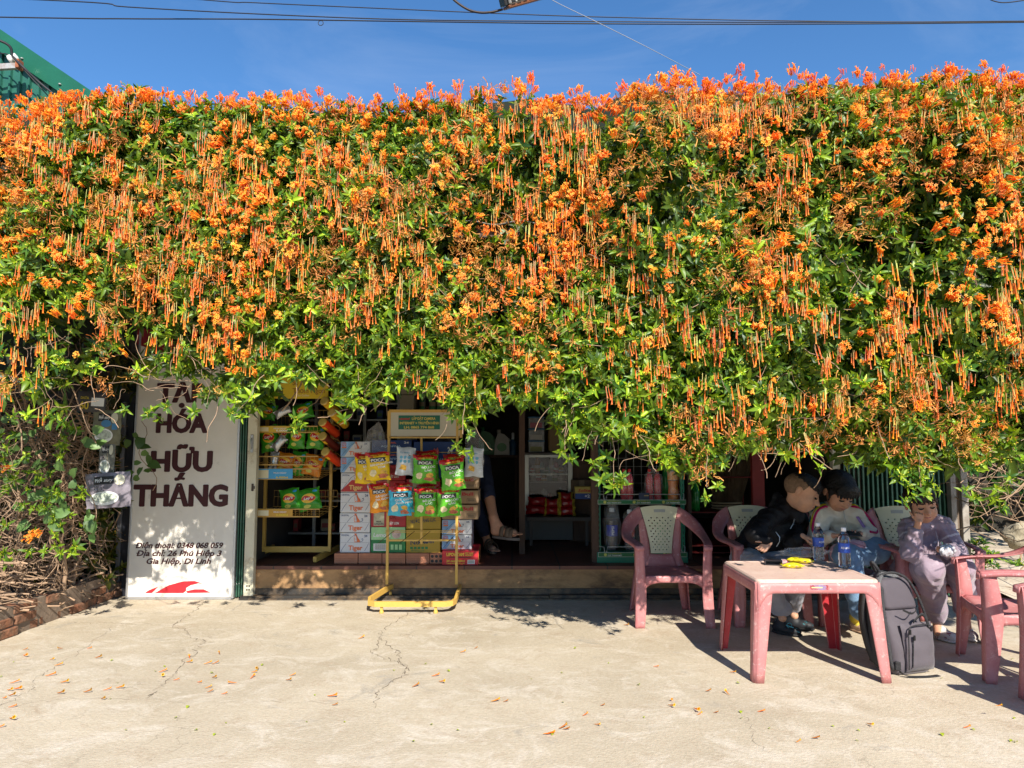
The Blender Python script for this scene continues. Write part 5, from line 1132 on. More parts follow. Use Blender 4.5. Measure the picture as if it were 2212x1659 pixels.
# crisp tubes in the side holder
def can(cx, cy, Y, col, label, tilt, lid='gold'):
    t = thing('crisp_tube', label, 'crisp tube', P(cx, cy, Y), 0, 'crisp tubes in the holder beside the rack'); t.rotation_euler = (R(62), R(tilt*.3), R(-28))
    q = MB(); q.lathe([(.036, -.11), (.037, -.105), (.037, .10), (.036, .104)], 20); q.build('tube', K('tube_'+col[0], col[1], .3, var=.15, vscale=9), t)
    q = MB(); q.lathe([(.039, .1041), (.039, .116), (.034, .118), (.02, .1185), (.002, .1185)], 20); q.build('lid', K('lid_gold', (.62, .45, .12), .35), t)
    q = MB(); q.use(lsun); V = []
    for i in range(9):
        a = -2.2+i*.16
        for j in (0, 1): V.append((.0376*math.cos(a), .0376*math.sin(a), .03+.05*j))
    q.add(V, [(2*i, 2*i+2, 2*i+3, 2*i+1) for i in range(8)]); q.build('label_patch', None, t)
for i, (a, b, c_, l) in enumerate([(716, 880, ('amber', (.62, .33, .02)), 'amber crisp tube at the top of the side holder'), (712, 925, ('red', (.62, .05, .01)), 'red crisp tube second in the side holder'), (712, 955, ('brown', (.14, .02, .012)), 'dark brown crisp tube in the side holder'), (718, 988, ('red', (.62, .05, .01)), 'red orange crisp tube lowest in the side holder'), (732, 905, ('amber', (.62, .33, .02)), 'amber crisp tube standing behind the others')]):
    can(a, b, 6.1, c_, l, 30)
q = MB()
for b in (895, 925, 955, 985):
    c = P(722, b, 6.16); q.tube([c+Vector((.05*math.cos(a), .05*math.sin(a), -.03*math.sin(a))) for a in np.linspace(0, 6.28, 14, endpoint=False)], .002, 4, closed=True)
q.tube([P(716, 860, 6.25), P(716, 1010, 6.25)], .004, 5); q.build('tube_holder', wirey, lr, world=True)
# =================== red plastic armchairs ===================
def plastic(name, c1, c2, worn):
    m = bpy.data.materials.new(name); m.use_nodes = True; n = m.node_tree; b = n.nodes['Principled BSDF']; L = n.links.new
    tc = n.nodes.new("ShaderNodeTexCoord")
    def nz(s, d=8, r=.65):
        q = n.nodes.new("ShaderNodeTexNoise"); q.inputs['Scale'].default_value = s; q.inputs['Detail'].default_value = d; q.inputs['Roughness'].default_value = r; L(tc.outputs['Object'], q.inputs['Vector']); return q.outputs[0]
    def rp(src, a, c, ca=(0, 0, 0), cb=(1, 1, 1)):
        r = n.nodes.new("ShaderNodeValToRGB"); r.color_ramp.elements[0].position = a; r.color_ramp.elements[1].position = c; r.color_ramp.elements[0].color = (*ca, 1); r.color_ramp.elements[1].color = (*cb, 1); L(src, r.inputs[0]); return r.outputs[0]
    def mx(f, a, c):
        q = n.nodes.new("ShaderNodeMix"); q.data_type = 'RGBA'; L(f, q.inputs[0])
        for i, x in ((6, a), (7, c)):
            if isinstance(x, tuple): q.inputs[i].default_value = (*x, 1)
            else: L(x, q.inputs[i])
        return q.outputs[2]
    c = rp(nz(6), .3, .7, c1, c2); c = mx(rp(nz(38, 10, .8), .55, .66), c, worn); c = mx(rp(nz(3.2, 8, .7), .60, .72), c, tuple(x*.62 for x in c1))
    L(c, b.inputs['Base Color']); L(rp(nz(10), .3, .7, (.38,)*3, (.62,)*3), b.inputs['Roughness']); b.inputs['Specular IOR Level'].default_value = .4
    bp = n.nodes.new("ShaderNodeBump"); bp.inputs['Strength'].default_value = .15; bp.inputs['Distance'].default_value = .004; L(nz(60), bp.inputs['Height']); L(bp.outputs[0], b.inputs['Normal']); return m
pink = plastic('faded_red_plastic', (.41, .12, .125), (.53, .23, .225), (.62, .42, .39)); creamp = plastic('cream_plastic', (.58, .54, .35), (.66, .62, .43), (.50, .46, .32))
tpink = plastic('table_plastic', (.43, .15, .15), (.52, .22, .21), (.62, .43, .39)); ttop = plastic('table_top_plastic', (.58, .40, .33), (.66, .50, .42), (.50, .28, .22)); redin = plastic('unfaded_red_plastic', (.38, .02, .03), (.45, .04, .05), (.42, .08, .08))
def cr_spline(pts, n=5):
    pts = [Vector(p) for p in pts]; out = []
    for i in range(len(pts)-1):
        p0 = pts[max(i-1, 0)]; p1 = pts[i]; p2 = pts[i+1]; p3 = pts[min(i+2, len(pts)-1)]
        for k in range(n):
            t = k/n; out.append(.5*((2*p1)+(p2-p0)*t+(2*p0-5*p1+4*p2-p3)*t*t+(3*p1-p0-3*p2+p3)*t**3))
    out.append(pts[-1]); return out
def strip(q, A, B, n=5, m=3, crown=0.):
    """smooth sheet between two edge lines"""
    a = cr_spline(A, n); b = cr_spline(B, n); k = len(q.v); N = len(a)
    for i in range(N):
        t_ = (a[min(i+1, N-1)]-a[max(i-1, 0)]); nn = t_.cross(b[i]-a[i]); nn = nn.normalized() if nn.length > 1e-9 else Vector((0, 0, 1))
        for j in range(m+1): u = j/m; q.v.append(tuple(a[i].lerp(b[i], u)+nn*crown*4*u*(1-u)))
    for i in range(N-1):
        for j in range(m): x = k+i*(m+1)+j; q.f.append((x, x+1, x+m+2, x+m+1)); q.mi.append(q.cur); q.sm.append(True)
def make_chair():
    t = thing('plastic_armchair', 'faded red plastic armchair', 'chair')
    # seat with turned down rim
    q = MB()
    def seat(u, v):
        w_ = .235-.045*v**1.5; x = (2*u-1)*w_; y = -.235+.44*v; z = .355-.018*math.sin(math.pi*u)*math.sin(math.pi*min(1, v*1.1))-.012*v
        if v < .08: z -= (.08-v)**2*3
        return (x, y, z)
    q.grid(seat, 16, 16); s_ = q.build('seat', pink, t); solidify(s_, .006, -1)
    q = MB()
    # front apron with arch
    def ap(u, v): x = (2*u-1)*.235; d_ = .045+.09*abs(2*u-1)**5; return (x, -.235-.008*math.sin(math.pi*u)-.003*v, .352-v*d_)
    q.grid(ap, 20, 3)
    for s in (-1, 1): 
        q.grid(lambda u, v: (s*(.235-.045*u**1.5)+s*.003, -.235+.44*u, .352-.012*u-v*(.05+.07*abs(2*u-1)**5)), 14, 3)
    solidify(q.build('seat_skirt', pink, t), .005)
    # legs; the front ones run on up to the arm
    for s in (-1, 1):
        q = MB(); fx = s*.262; 
        strip(q, [(fx+s*.012, -.262, 0), (fx+s*.004, -.252, .18), (fx, -.245, .36), (fx+s*.002, -.25, .562)], [(fx-s*.05, -.262, 0), (fx-s*.066, -.252, .18), (fx-s*.062, -.245, .36), (fx-s*.052, -.25, .562)], crown=-.006*s)
        strip(q, [(fx+s*.012, -.262, 0), (fx+s*.004, -.252, .18), (fx, -.245, .36), (fx+s*.002, -.25, .562)], [(fx+s*.008, -.215, 0), (fx, -.185, .18), (fx-s*.004, -.165, .36), (fx+s*.002, -.19, .555)], m=2)
        solidify(q.build('front_leg', pink, t), .007)
        q = MB(); bx = s*.19
        strip(q, [(bx+s*.04, .285, 0), (bx+s*.02, .255, .18), (bx, .215, .355)], [(bx-s*.012, .285, 0), (bx-s*.045, .255, .18), (bx-s*.06, .215, .355)], m=2)
        strip(q, [(bx+s*.04, .285, 0), (bx+s*.02, .255, .18), (bx, .215, .355)], [(bx+s*.036, .24, 0), (bx+s*.015, .19, .18), (bx-s*.002, .14, .355)], m=2)
        solidify(q.build('rear_leg', pink, t), .006)
        q = MB()   # arm sweeping back and up into the backrest
        out = [(s*.266, -.262, .560), (s*.285, -.16, .575), (s*.306, -.02, .585), (s*.308, .09, .62), (s*.282, .17, .68), (s*.232, .215, .735), (s*.178, .238, .772), (s*.146, .245, .784)]
        inn = [(s*.208, -.262, .562), (s*.226, -.16, .577), (s*.244, -.02, .583), (s*.238, .07, .60), (s*.205, .14, .635), (s*.165, .185, .668), (s*.146, .212, .69), (s*.128, .226, .705)]
        strip(q, out, inn, n=6, m=4, crown=.006)
        strip(q, out, [(a-s*.0, b+.0, c-.022) for a, b, c in out], n=6, m=1)
        strip(q, [(s*.266, -.262, .560), (s*.237, -.268, .563), (s*.208, -.262, .562)], [(s*.264, -.266, .53), (s*.237, -.274, .53), (s*.210, -.266, .53)], m=1)
        solidify(q.build('arm', pink, t), .006)
        q = MB()   # side rail between arm opening and panel
        strip(q, [(s*.160, .215, .70), (s*.158, .202, .60), (s*.152, .188, .50), (s*.150, .180, .42), (s*.175, .172, .35)], [(s*.121, .224, .70), (s*.099, .205, .60), (s*.084, .193, .50), (s*.074, .184, .42), (s*.03, .176, .345)], n=5, m=3, crown=.003*s)
        solidify(q.build('back_rail', pink, t), .007)
    # lower back
    q = MB(); strip(q, [(-.085, .181, .44), (0, .183, .435), (.085, .181, .44)], [(-.12, .172, .345), (0, .174, .342), (.12, .172, .345)], m=3); solidify(q.build('lower_back', pink, t), .006)
    # perforated cream panel
    q = MB(); NX, NZ = 9, 13
    def pf(u, v):
        w_ = .078+.066*v**1.5; zz = .44+.335*v+(.018*(1-(2*u-1)**2) if v > .99 else .018*v**6*(1-(2*u-1)**2)); return Vector(((2*u-1)*w_, .180+.063*v**1.3-.012*(1-(2*u-1)**2)*v, zz))
    h0, h1 = .05, .80
    for i in range(NX):
        for j in range(NZ):
            u0, u1 = .10+.8*i/NX, .10+.8*(i+1)/NX; v0, v1 = h0+(h1-h0)*j/NZ, h0+(h1-h0)*(j+1)/NZ; um, vm = (u0+u1)/2, (v0+v1)/2
            c4 = [pf(u0, v0), pf(u1, v0), pf(u1, v1), pf(u0, v1)]
            if (i+j) % 2 == 0: q.add(c4, [(0, 1, 2, 3)])
            else:
                du, dv = (u1-u0)*.33, (v1-v0)*.33; h4 = [pf(um-du, vm), pf(um, vm-dv), pf(um+du, vm), pf(um, vm+dv)]; mid = [pf(um, v0), pf(u1, vm), pf(um, v1), pf(u0, vm)]
                q.add(c4+h4+mid, [(0, 8, 5, 4, 11), (8, 1, 9, 6, 5), (9, 2, 10, 7, 6), (10, 3, 11, 4, 7)])
    for (a, b, c, d, nu, nv) in ((0, 1, 0, h0, 9, 1), (0, 1, h1, 1, 12, 6), (0, .1, h0, h1, 1, 13), (.9, 1, h0, h1, 1, 13)):
        q.grid(lambda u, v: pf(a+(b-a)*u, c+(d-c)*v), nu, nv, smooth=False)
    pn = q.build('perforated_panel', creamp, t); solidify(pn, .005); pn.location = (0, -.009, .004)
    q = MB(); q.use(K('moulded_mark', (.36, .36, .33), .6)); q.grid(lambda u, v: tuple(pf(.34+.32*u, .88+.055*v)+Vector((0, -.0048, 0))), 6, 2); o_ = q.build('moulded_mark', None, pn)
    return t
chair = make_chair(); gch = 'faded red plastic armchairs with cream perforated panels'
CH = [((1.13, 5.24), 0, 1., 'empty faded red armchair with cream perforated panel, left of the table'), ((1.82, 5.27), 2, 1., 'armchair the boy in the black jacket sits on, between the table and the red post'),
      ((2.43, 5.28), 0, 1., 'armchair with a folded leg in blue jeans on it, in front of the green gate'), ((2.76, 4.86), 3, 1.04, 'armchair holding the child in the lavender tracksuit'), 
      ((2.88, 4.06), -108, 1.03, 'empty armchair turned sideways beside the backpack, facing left'), ((2.79, 3.37), -97, 1.0, 'nearest armchair, cut off by the right edge')]
for i, ((x, y), rz, s_, l) in enumerate(CH):
    o = chair if i == 0 else copy_tree(chair)
    o.location = (x, y, .0); o.rotation_euler = (0, 0, R(rz)); o.scale = (s_,)*3; tagp(o, l, 'chair', gch)

# =================== table ===================
tb = thing('plastic_table', 'low square red plastic table with scuffed top and splayed legs', 'table', (1.665, 4.2, 0))
TW, TD, TH = .335, .30, .54
def rrect(w_, d_, r_, n=5):
    out = []
    for cx, cy, a0_ in ((w_-r_, -d_+r_, -90), (w_-r_, d_-r_, 0), (-w_+r_, d_-r_, 90), (-w_+r_, -d_+r_, 180)):
        for k in range(n+1): a = R(a0_+90*k/n); out.append((cx+r_*math.cos(a), cy+r_*math.sin(a)))
    return out
q = MB(); rings = [(rrect(TW-.03, TD-.03, .02), TH-.0025), (rrect(TW-.022, TD-.022, .02), TH+.001), (rrect(TW-.008, TD-.008, .024), TH+.001), (rrect(TW, TD, .03), TH-.006), (rrect(TW+.001, TD+.001, .03), TH-.018)]
V = [(a, b, z) for rg_, z in rings for a, b in rg_]; n = 24; F = [tuple(range(n))]
for r_ in range(len(rings)-1):
    for k in range(n): F.append((r_*n+k, (r_+1)*n+k, (r_+1)*n+(k+1) % n, r_*n+(k+1) % n))
q.use(ttop).add(V, F); q.build('top', None, tb)
q = MB()
for k in range(7): a = -.24+.08*k; 
def skirt(ax, s):
    q = MB(); L_ = TW if ax == 'x' else TD; D_ = TD if ax == 'x' else TW
    def f(u, v):
        c = (2*u-1); h = .055+.10*max(0, (abs(c)-.72)/.28)**2.2; a = c*(L_-.004+.004*v); z = TH-.016-v*h; o_ = s*(D_+.001+.004*v)
        return (a, o_, z) if ax == 'x' else (o_, a, z)
    q.grid(f, 28, 3); return solidify(q.build('skirt', tpink, tb), .005)
for ax in 'xy':
    for s in (-1, 1): skirt(ax, s)
for sx_ in (-1, 1):
    for sy_ in (-1, 1):
        q = MB(); top = Vector((sx_*(TW-.0), sy_*(TD-.0), TH-.03)); ft = Vector((sx_*(TW+.035), sy_*(TD+.02), 0))
        def pt(dx, dy, v): return (top.x+(ft.x-top.x)*v-sx_*dx, top.y+(ft.y-top.y)*v-sy_*dy, top.z*(1-v))
        wd = lambda v: .088-.034*v
        q.use(tpink); q.grid(lambda u, v: pt(wd(v)*(1-u)+.010*u, 0, v), 3, 8); q.grid(lambda u, v: pt(.010*math.cos(u*1.57)**1 if u < 1 else 0, .010*math.sin(u*1.57), v), 3, 8); q.grid(lambda u, v: pt(0, .010*(1-u)+wd(v)*u, v), 3, 8)
        o = q.build('leg', None, tb); md = solidify(o, .006).modifiers[0]
        q = MB(); q.use(redin); q.grid(lambda u, v: pt(.008+(wd(v)-.01)*(1-u), .008, v), 2, 6); q.grid(lambda u, v: pt(.008, .008+(wd(v)-.01)*u, v), 2, 6); q.build('leg_inner_face', None, o)
q = MB(); q.use(K('faded_sticker', (.35, .05, .04), .5, var=.6, vscale=60, dirt=(.15, .25, .45), dscale=30)); q.box(-.045, .052, -.3065, -.3055, TH-.052, TH-.026); o = q.build('sticker', None, tb)
q = MB(); q.use(K('sticker_line', (.6, .45, .25), .5)); q.box(-.04, .02, -.3075, -.3067, TH-.043, TH-.036); q.build('sticker_line', None, o)

# =================== things on the table ===================
petm = mat('clear_plastic_bottle', (.93, .96, .98), .04, trans=1., ior=1.18); wat = mat('water', (.95, .98, 1.), .0, trans=1., ior=1.33); capw = K('cap_white', (.78, .78, .78), .35)
lblue = K('label_royal', (.02, .08, .42), .3, var=.5, vscale=25)
shell = mat('thin_pet_shell', (.9, .92, .93), .08, alpha=.12, spec=1.2)
def bottle(name, label, cat, loc, H, r, liquid, capm, labm, prof=None, txt=None, zl=(.38, .62), group=None, level=.8, rz=0.):
    t = thing(name, label, cat, loc, R(rz), group)
    pr = prof or [(.55, 0), (.9, .015), (1, .05), (.93, .12), (1, .20), (.96, .34), (.96, .62), (1, .66), (.98, .72), (.8, .80), (.5, .87), (.38, .90), (.38, .945)]
    q = MB(); q.lathe([(a*r, b*H) for a, b in pr], 24); q.build('bottle', petm if liquid is wat else shell, t)
    q = MB(); q.lathe([(a*r*.965, b*H+.001) for a, b in pr if b <= level], 24); q.build('liquid', liquid, t)
    q = MB(); q.lathe([(.42*r, .905*H), (.44*r, .91*H), (.44*r, .985*H), (.40*r, H)], 16); q.build('cap', capm, t)
    if labm:
        q = MB(); rl = r*.985; q.lathe([(rl, zl[0]*H), (rl, zl[1]*H)], 24); l_ = q.build('label', labm, t)
        if txt: text(t, txt, 0, (zl[0]+zl[1])/2*H-.004, .012 if len(txt) > 5 else .02, r*1.45, cw, ysurf=lambda a, b: -math.sqrt(max(1e-6, (rl+.0008)**2-a*a)), bold=.02)
    return t
def tpos(px, py): return G(px, py, TH+.001)
aq = dict(H=.236, r=.034, liquid=wat, capm=capw, labm=lblue, txt='AQUAFINA', level=.86, group='clear water bottles with blue labels on the table')
bottle('water_bottle', 'clear water bottle with blue label at the back of the table, nearer the boy', 'bottle', tpos(1769, 1211), rz=28, **aq)
bottle('water_bottle', 'clear water bottle with blue label nearer the front, before the girl', 'bottle', tpos(1825, 1226), rz=-10, **aq)
# cigarette style box, open
t = thing('small_carton', 'small open black and red box lying on the table by the boy', 'box', tpos(1672, 1219), R(-12)); q = MB(); q.use(K('box_black', (.02, .02, .025), .3)); q.box(-.055, .045, -.03, .03, .0, .004); q.box(-.055, .045, -.03, .03, .024, .027); q.box(-.055, .045, .027, .03, .004, .024); q.box(-.055, -.051, -.03, .027, .004, .024); q.build('sleeve', None, t)
q = MB(); q.use(redink); q.box(.0455, .075, -.03, .03, .0, .0275, .002); q.use(cw); [q.box(.046+.007*k, .049+.007*k, -.0306, .0306, .001, .0282) for k in range(4)]; q.build('red_end', None, t)
sweet = K('wrapper_yellow', (.70, .62, .02), .2, var=.2, vscale=20, dirt=(.28, .03, .30), dscale=22, dthr=.56, dw=.02)
for (a, b, rz, l) in ((1712, 1226, -8, 'flat yellow sweet packet at the front of the pile'), (1722, 1214, -28, 'yellow and purple sweet packet lying slantwise on the pile'), (1735, 1216, -34, 'narrow yellow packet touching the clear bag')):
    t = thing('sweet_packet', l, 'packet', tpos(a, b)+Vector((0, 0, .014)), 0, 'yellow sweet packets on the table'); t.rotation_euler = (R(90), 0, R(rz)); snack_bag(t, .135 if rz == -8 else .12, .055, .03, abs(rz), None, lambda u, v: sweet)
def crumple(name, label, cx, cy, z, rx, ry, rz_, seed, m=film, cat='plastic bag'):
    r_ = random.Random(seed); ph = [r_.uniform(0, 6) for _ in range(8)]; q = MB()
    def f(u, v):
        a = 2*math.pi*u; b = math.pi*(v-.5); w_ = 1+.12*math.sin(5*a+ph[0]+3*b)+.10*math.sin(9*a+ph[1]-5*b)+.07*math.sin(14*a+7*b+ph[2])
        return (cx+rx*w_*math.cos(a)*math.cos(b), cy+ry*w_*math.sin(a)*math.cos(b), z+rz_*(1+w_*math.sin(b)))
    q.grid(f, 40, 20); o = q.build(name, m); tagp(o, label, cat); return o
c = tpos(1730, 1203); crumple('clear_plastic_bag', 'crumpled clear plastic bag lying across the table behind the sweets', c.x+.02, c.y+.0, TH+.003, .15, .055, .028, 3, mat('table_film', (.85, .85, .85), .1, alpha=.2, spec=1.2, bump=1., bscale=45))

# =================== green drinks shelf ===================
gs = K('shelf_green', (.008, .17, .10), .4, var=.08); Yg = 6.1
sh = thing('drinks_shelf', 'green metal drinks shelf with two price strips behind the empty armchair', 'shelf', (P(1385, 1200, Yg).x, Yg, SZ))
xL, xR = P(1291, 1150, Yg).x, P(1481, 1150, Yg).x; zb = P(1385, 1207, Yg).z; z1 = P(1385, 1196, Yg).z; z2 = P(1385, 1083, Yg).z
q = MB(); zt = P(1290, 870, Yg).z
for x in (xL, xR-.03): q.box(x, x+.03, Yg+.02, Yg+.06, SZ, zt, .002); q.box(x, x+.03, Yg+.36, Yg+.40, SZ, zt, .002)
up = q.build('uprights', gs, sh, world=True)
q = MB(); q.use(K('slot_dark', (.01, .02, .02), .8))
zz = SZ+.1
while zz < zt-.05: q.box(xL+.012, xL+.018, Yg+.0185, Yg+.0195, zz, zz+.022); q.box(xR-.018, xR-.012, Yg+.0185, Yg+.0195, zz, zz+.022); zz += .045
so = q.build('slots', None, up, world=False); so.location = -Vector(sh.location); so['kind'] = 'stuff'
q = MB(); q.box(xL-.01, xR+.01, Yg-.03, Yg+.4, SZ+.0, SZ+.09, .003); q.build('plinth_shelf', gs, sh, world=True)
q = MB(); q.box(xL, xR, Yg-.01, Yg+.4, z2-.02, z2, .002); q.build('shelf_board', K('shelf_grey', (.14, .12, .11), .6), sh, world=True)
pstrip = K('strip_green', (.01, .13, .04), .4)
for z in (z1, z2):
    q = MB(); q.use(K('strip_edge', (.6, .6, .55), .5)); q.box(xL, xR, Yg-.034, Yg-.0305, z-.022, z+.016); q.use(pstrip); q.box(xL+.002, xR-.002, Yg-.0375, Yg-.0345, z-.019, z+.013); q.build('price_strip', None, sh, world=True)
    for k in range(3):
        cx = xL+.13+.25*k-sh.location.x; text(sh, 'CỰC THANH MÁT', cx+.01, z-.014-sh.location.z, .011, .12, cw, y=-.0390, bold=.02); text(sh, 'NƯỚC KHOÁNG CÓ GA', cx+.01, z+.003-sh.location.z, .006, .11, lemon, y=-.0390)
        q = MB(); q.use(K('leaf_mark', (.5, .5, .1), .5)); q.lathe([(.013, 0), (.012, .001)], 12); o = q.build('leaf_mark', None, sh); o.rotation_euler = (R(90), 0, 0); o.location = (cx-.07, -.038, z-.003-sh.location.z)
q = MB()
for k in range(11): x = xL+.03+k*(xR-xL-.06)/10; q.tube([(x, Yg+.35, z2), (x, Yg+.35, zt-.05)], .0018, 4)
for k in range(11): z = z2+.06+k*.075; q.tube([(xL+.02, Yg+.345, z), (xR-.02, Yg+.345, z)], .0018, 4)
q.build('wire_grid', K('grid_wire', (.45, .45, .43), .4, metal=.5), sh, world=True)
chrome = MATS['grid_wire']
for z, a in ((z2+.0, 0), (z1+.0, 1)):
    q = MB(); q.tube([(xL+.0, Yg+.2, z+.07), (xL+.01, Yg-.025, z+.065), (xL+.05, Yg-.03, z+.06), (xL+.055, Yg-.03, z+.012)], .003, 6); q.tube([(xL+.07, Yg-.03, z+.012), (xL+.08, Yg-.03, z+.062), (xR-.05, Yg-.03, z+.062), (xR-.04, Yg-.03, z+.012)], .003, 6); q.tube([(xR-.02, Yg-.03, z+.012), (xR-.015, Yg-.03, z+.065), (xR, Yg+.2, z+.07)], .003, 6); q.build('front_rail', chrome, sh, world=True)
cola = mat('cola', (.012, .004, .002), .02, spec=.6); red_l = mat('red_drink', (.60, .02, .03), .05, spec=.6); orn_l = mat('orange_drink', (.72, .20, .02), .1); grn_l = mat('green_drink', (.02, .22, .04), .1); clr = mat('pale_drink', (.25, .3, .32), .1)
big = [(.6, 0), (.95, .02), (1, .06), (.94, .16), (1, .3), (1, .45), (.97, .47), (.97, .68), (1, .70), (.92, .78), (.6, .88), (.34, .93), (.34, .955)]
def bx(px, py, Y): p = P(px, py, Y); return p.x
zA = SZ+.091; zB = z2+.001
bg_ = 'big soda bottles on the lower shelf'
lp = K('label_pepsi', (.01, .03, .40), .3, var=.3, vscale=14); lc = K('label_cola', (.5, .02, .02), .3, var=.4, vscale=30)
bt = [(1322, lp, 'PEPSI', cola, 'large cola bottle with a blue PEPSI label at the left of the lower shelf'), (1360, lc, None, cola, 'cola bottle with a red and yellow label behind the chair arm opening'), (1392, lc, None, cola, 'cola bottle behind the cream chair back, second from the left arm'), (1428, K('label_clear', (.05, .3, .1), .3), None, grn_l, 'green bottle behind the upper right of the chair back'), (1456, MATS['label_clear'], None, grn_l, 'rightmost green bottle on the lower shelf')]
for i, (px, lm_, tx, lq, l) in enumerate(bt):
    Yb = Yg+.09; o = bottle('soda_bottle', l, 'bottle', (bx(px, 1150, Yb), Yb, zA), .36 if i == 0 else .345, .050 if i == 0 else .045, lq, capw, lm_, prof=big, zl=(.34, .60), group=bg_, level=.72)
    if tx:
        s_ = text(o, tx, 0, 0, .022, .075, cw, y=0, bold=.03)
        for v in s_.data.vertices:        # letters run up the label
            X, Z = v.co.x, v.co.z; nx_, nz_ = -Z+.012, X+.47*.36; v.co = (nx_, -math.sqrt(max(1e-6, .0505**2-nx_*nx_))-.0008, nz_)
film2 = mat('bottle_wrap', (.9, .9, .9), .15, alpha=.07, spec=1.3, bump=1., bscale=30)
crumple('clear_wrap', 'loose clear wrap around the large cola bottle', bx(1322, 1150, Yg+.08), Yg+.085, zA+.005, .072, .066, .19, 5, film2, 'plastic wrap')
crumple('clear_wrap', 'clear wrap round the cola bottles seen through the chair arm', bx(1372, 1150, Yg+.08), Yg+.085, zA+.005, .10, .066, .18, 6, film2, 'plastic wrap')
tall = [(.8, 0), (1, .02), (1, .45), (.9, .5), (1, .56), (.95, .7), (.55, .85), (.42, .92), (.42, .95)]
capr = K('cap_red', (.55, .02, .02), .4)
for i, (px, l) in enumerate([(1348, 'red drink bottle at the left of the upper shelf'), (1360, 'red drink bottle second from the left on the upper shelf'), (1403, 'dark red drink bottle of the wrapped pair on the upper shelf'), (1420, 'dark red drink bottle beside it under the vine tip')]):
    bottle('red_drink_bottle', l, 'bottle', (bx(px, 1050, Yg+.1), Yg+.1, zB), .27, .032, red_l, capr, None, prof=tall, group='red drink bottles on the upper shelf', level=.86)
crumple('clear_wrap', 'clear wrap holding the pair of dark red bottles together', bx(1411, 1050, Yg+.1), Yg+.1, zB+.003, .078, .045, .13, 7, film2, 'plastic wrap')
ob = bottle('orange_drink_bottle', 'tall orange juice bottle at the right end of the upper shelf', 'bottle', (bx(1454, 1050, Yg+.09), Yg+.09, zB), .34, .048, orn_l, capw, K('label_orange', (.75, .28, .03), .3, var=.35, vscale=30, dirt=(.8, .75, .65), dscale=20, dthr=.6), prof=[(.9, 0), (1, .03), (1, .22), (.85, .34), (1, .5), (1, .75), (.6, .9), (.45, .95)], zl=(.52, .74), level=.5)
t = thing('green_drink_bottle', 'dark green bottle lying back behind the orange juice', 'bottle', (bx(1438, 1050, Yg+.2), Yg+.2, zB)); q = MB(); q.lathe([(a*.035, b*.3) for a, b in tall], 16); q.build('bottle', grn_l, t); q = MB(); q.lathe([(.015, .285), (.015, .30), (.013, .302)], 12); q.build('cap', capw, t)
t = thing('card_tag', 'small dark card clipped on the front rail of the upper shelf', 'card', (bx(1391, 1067, Yg-.04), Yg-.045, z2+.018)); q = MB(); q.box(-.045, .045, 0, .002, 0, .058); q.build('card', K('card_navy', (.02, .03, .07), .5), t); rectp(t, 'print', -.0, .038, .03, .038, K('gold_print', (.4, .3, .1), .5), lambda a, b: -.001)

# =================== red shelf frame with brooms behind the boy's chair ===================
rs = thing('red_shelf', 'dark red metal shelf frame standing in the shade beside the red post', 'shelf', (P(1555, 1200, 6.4).x, 6.4, SZ)); q = MB()
xa_, xb_ = P(1487, 1100, 6.4).x, P(1630, 1100, 6.4).x; dz = lambda py: P(1550, py, 6.4).z
for x in (xa_, xb_): q.box(x, x+.02, 6.4, 6.42, SZ, dz(960)); q.box(x, x+.02, 6.75, 6.77, SZ, dz(960))
q.build('uprights', rm, rs, world=True)
for py in (1030, 1106, 1178, 1193):
    q = MB(); q.box(xa_, xb_+.02, 6.395, 6.77, dz(py)-.008, dz(py)); q.build('shelf_board', rm, rs, world=True)
bro = thing('straw_broom', 'bundle of straw brooms bound with pale cord, standing on the red shelf', 'broom', (P(1570, 1100, 6.55).x, 6.55, dz(1106)+.002)); q = MB(); r_ = random.Random(5)
for k in range(260):
    a = r_.uniform(0, 6.3); rr_ = r_.uniform(0, 1)**.5; x, y = rr_*math.cos(a), rr_*math.sin(a); q.tube([(x*.12, y*.07, 0), (x*.14+.01, y*.08, .12), (x*.22+.05, y*.1, .45+.1*r_.random())], .0028, 3, caps=False)
b_ = q.build('bristles', K('straw', (.16, .105, .06), .8, var=.4, vscale=10), bro); b_['kind'] = 'stuff'
for z in (.02, .045, .07): q = MB(); q.tube([((.135)*math.cos(a), .085*math.sin(a), z) for a in np.linspace(0, 6.28, 28, endpoint=False)], .008, 6, closed=True); q.build('binding', K('cord', (.42, .34, .22), .8), bro)
t = thing('green_bottle', 'dark green bottle standing at the left end of the red shelf', 'bottle', (P(1503, 1100, 6.5).x, 6.5, dz(1106)+.002)); q = MB(); q.lathe([(a*.04, b*.26) for a, b in tall], 16); q.build('bottle', grn_l, t); q = MB(); q.lathe([(.018, .247), (.018, .262), (.015, .265)], 12); q.build('cap', K('cap_dark', (.02, .1, .04), .4), t)

# =================== dim interior ===================
Yi = 7.3
fz = thing('glass_display_case', 'glass fronted display cabinet with pale frame in the dim shop', 'display cabinet', (P(1185, 1100, Yi).x, Yi, SZ))
xa_, xb_ = P(1132, 1050, Yi).x, P(1237, 1050, Yi).x; zlo = P(1185, 1112, Yi).z; zm = P(1185, 1023, Yi).z; zhi = P(1185, 982, Yi).z
pale = K('frame_pale', (.42, .43, .41), .35, metal=.3)
q = MB(); q.box(xa_, xb_, Yi+.01, Yi+.5, SZ+.02, zlo, .003); q.box(xa_+.02, xb_-.02, Yi+.45, Yi+.5, zlo, zhi); q.box(xa_, xb_, Yi+.005, Yi+.5, zhi+.0, zhi+.02, .003); q.build('carcass', K('case_dark', (.09, .09, .09), .6), fz, world=True)
q = MB()
for x in (xa_, xb_-.05): q.box(x, x+.05, Yi-.01, Yi+.02, zlo, zhi-.001, .003)
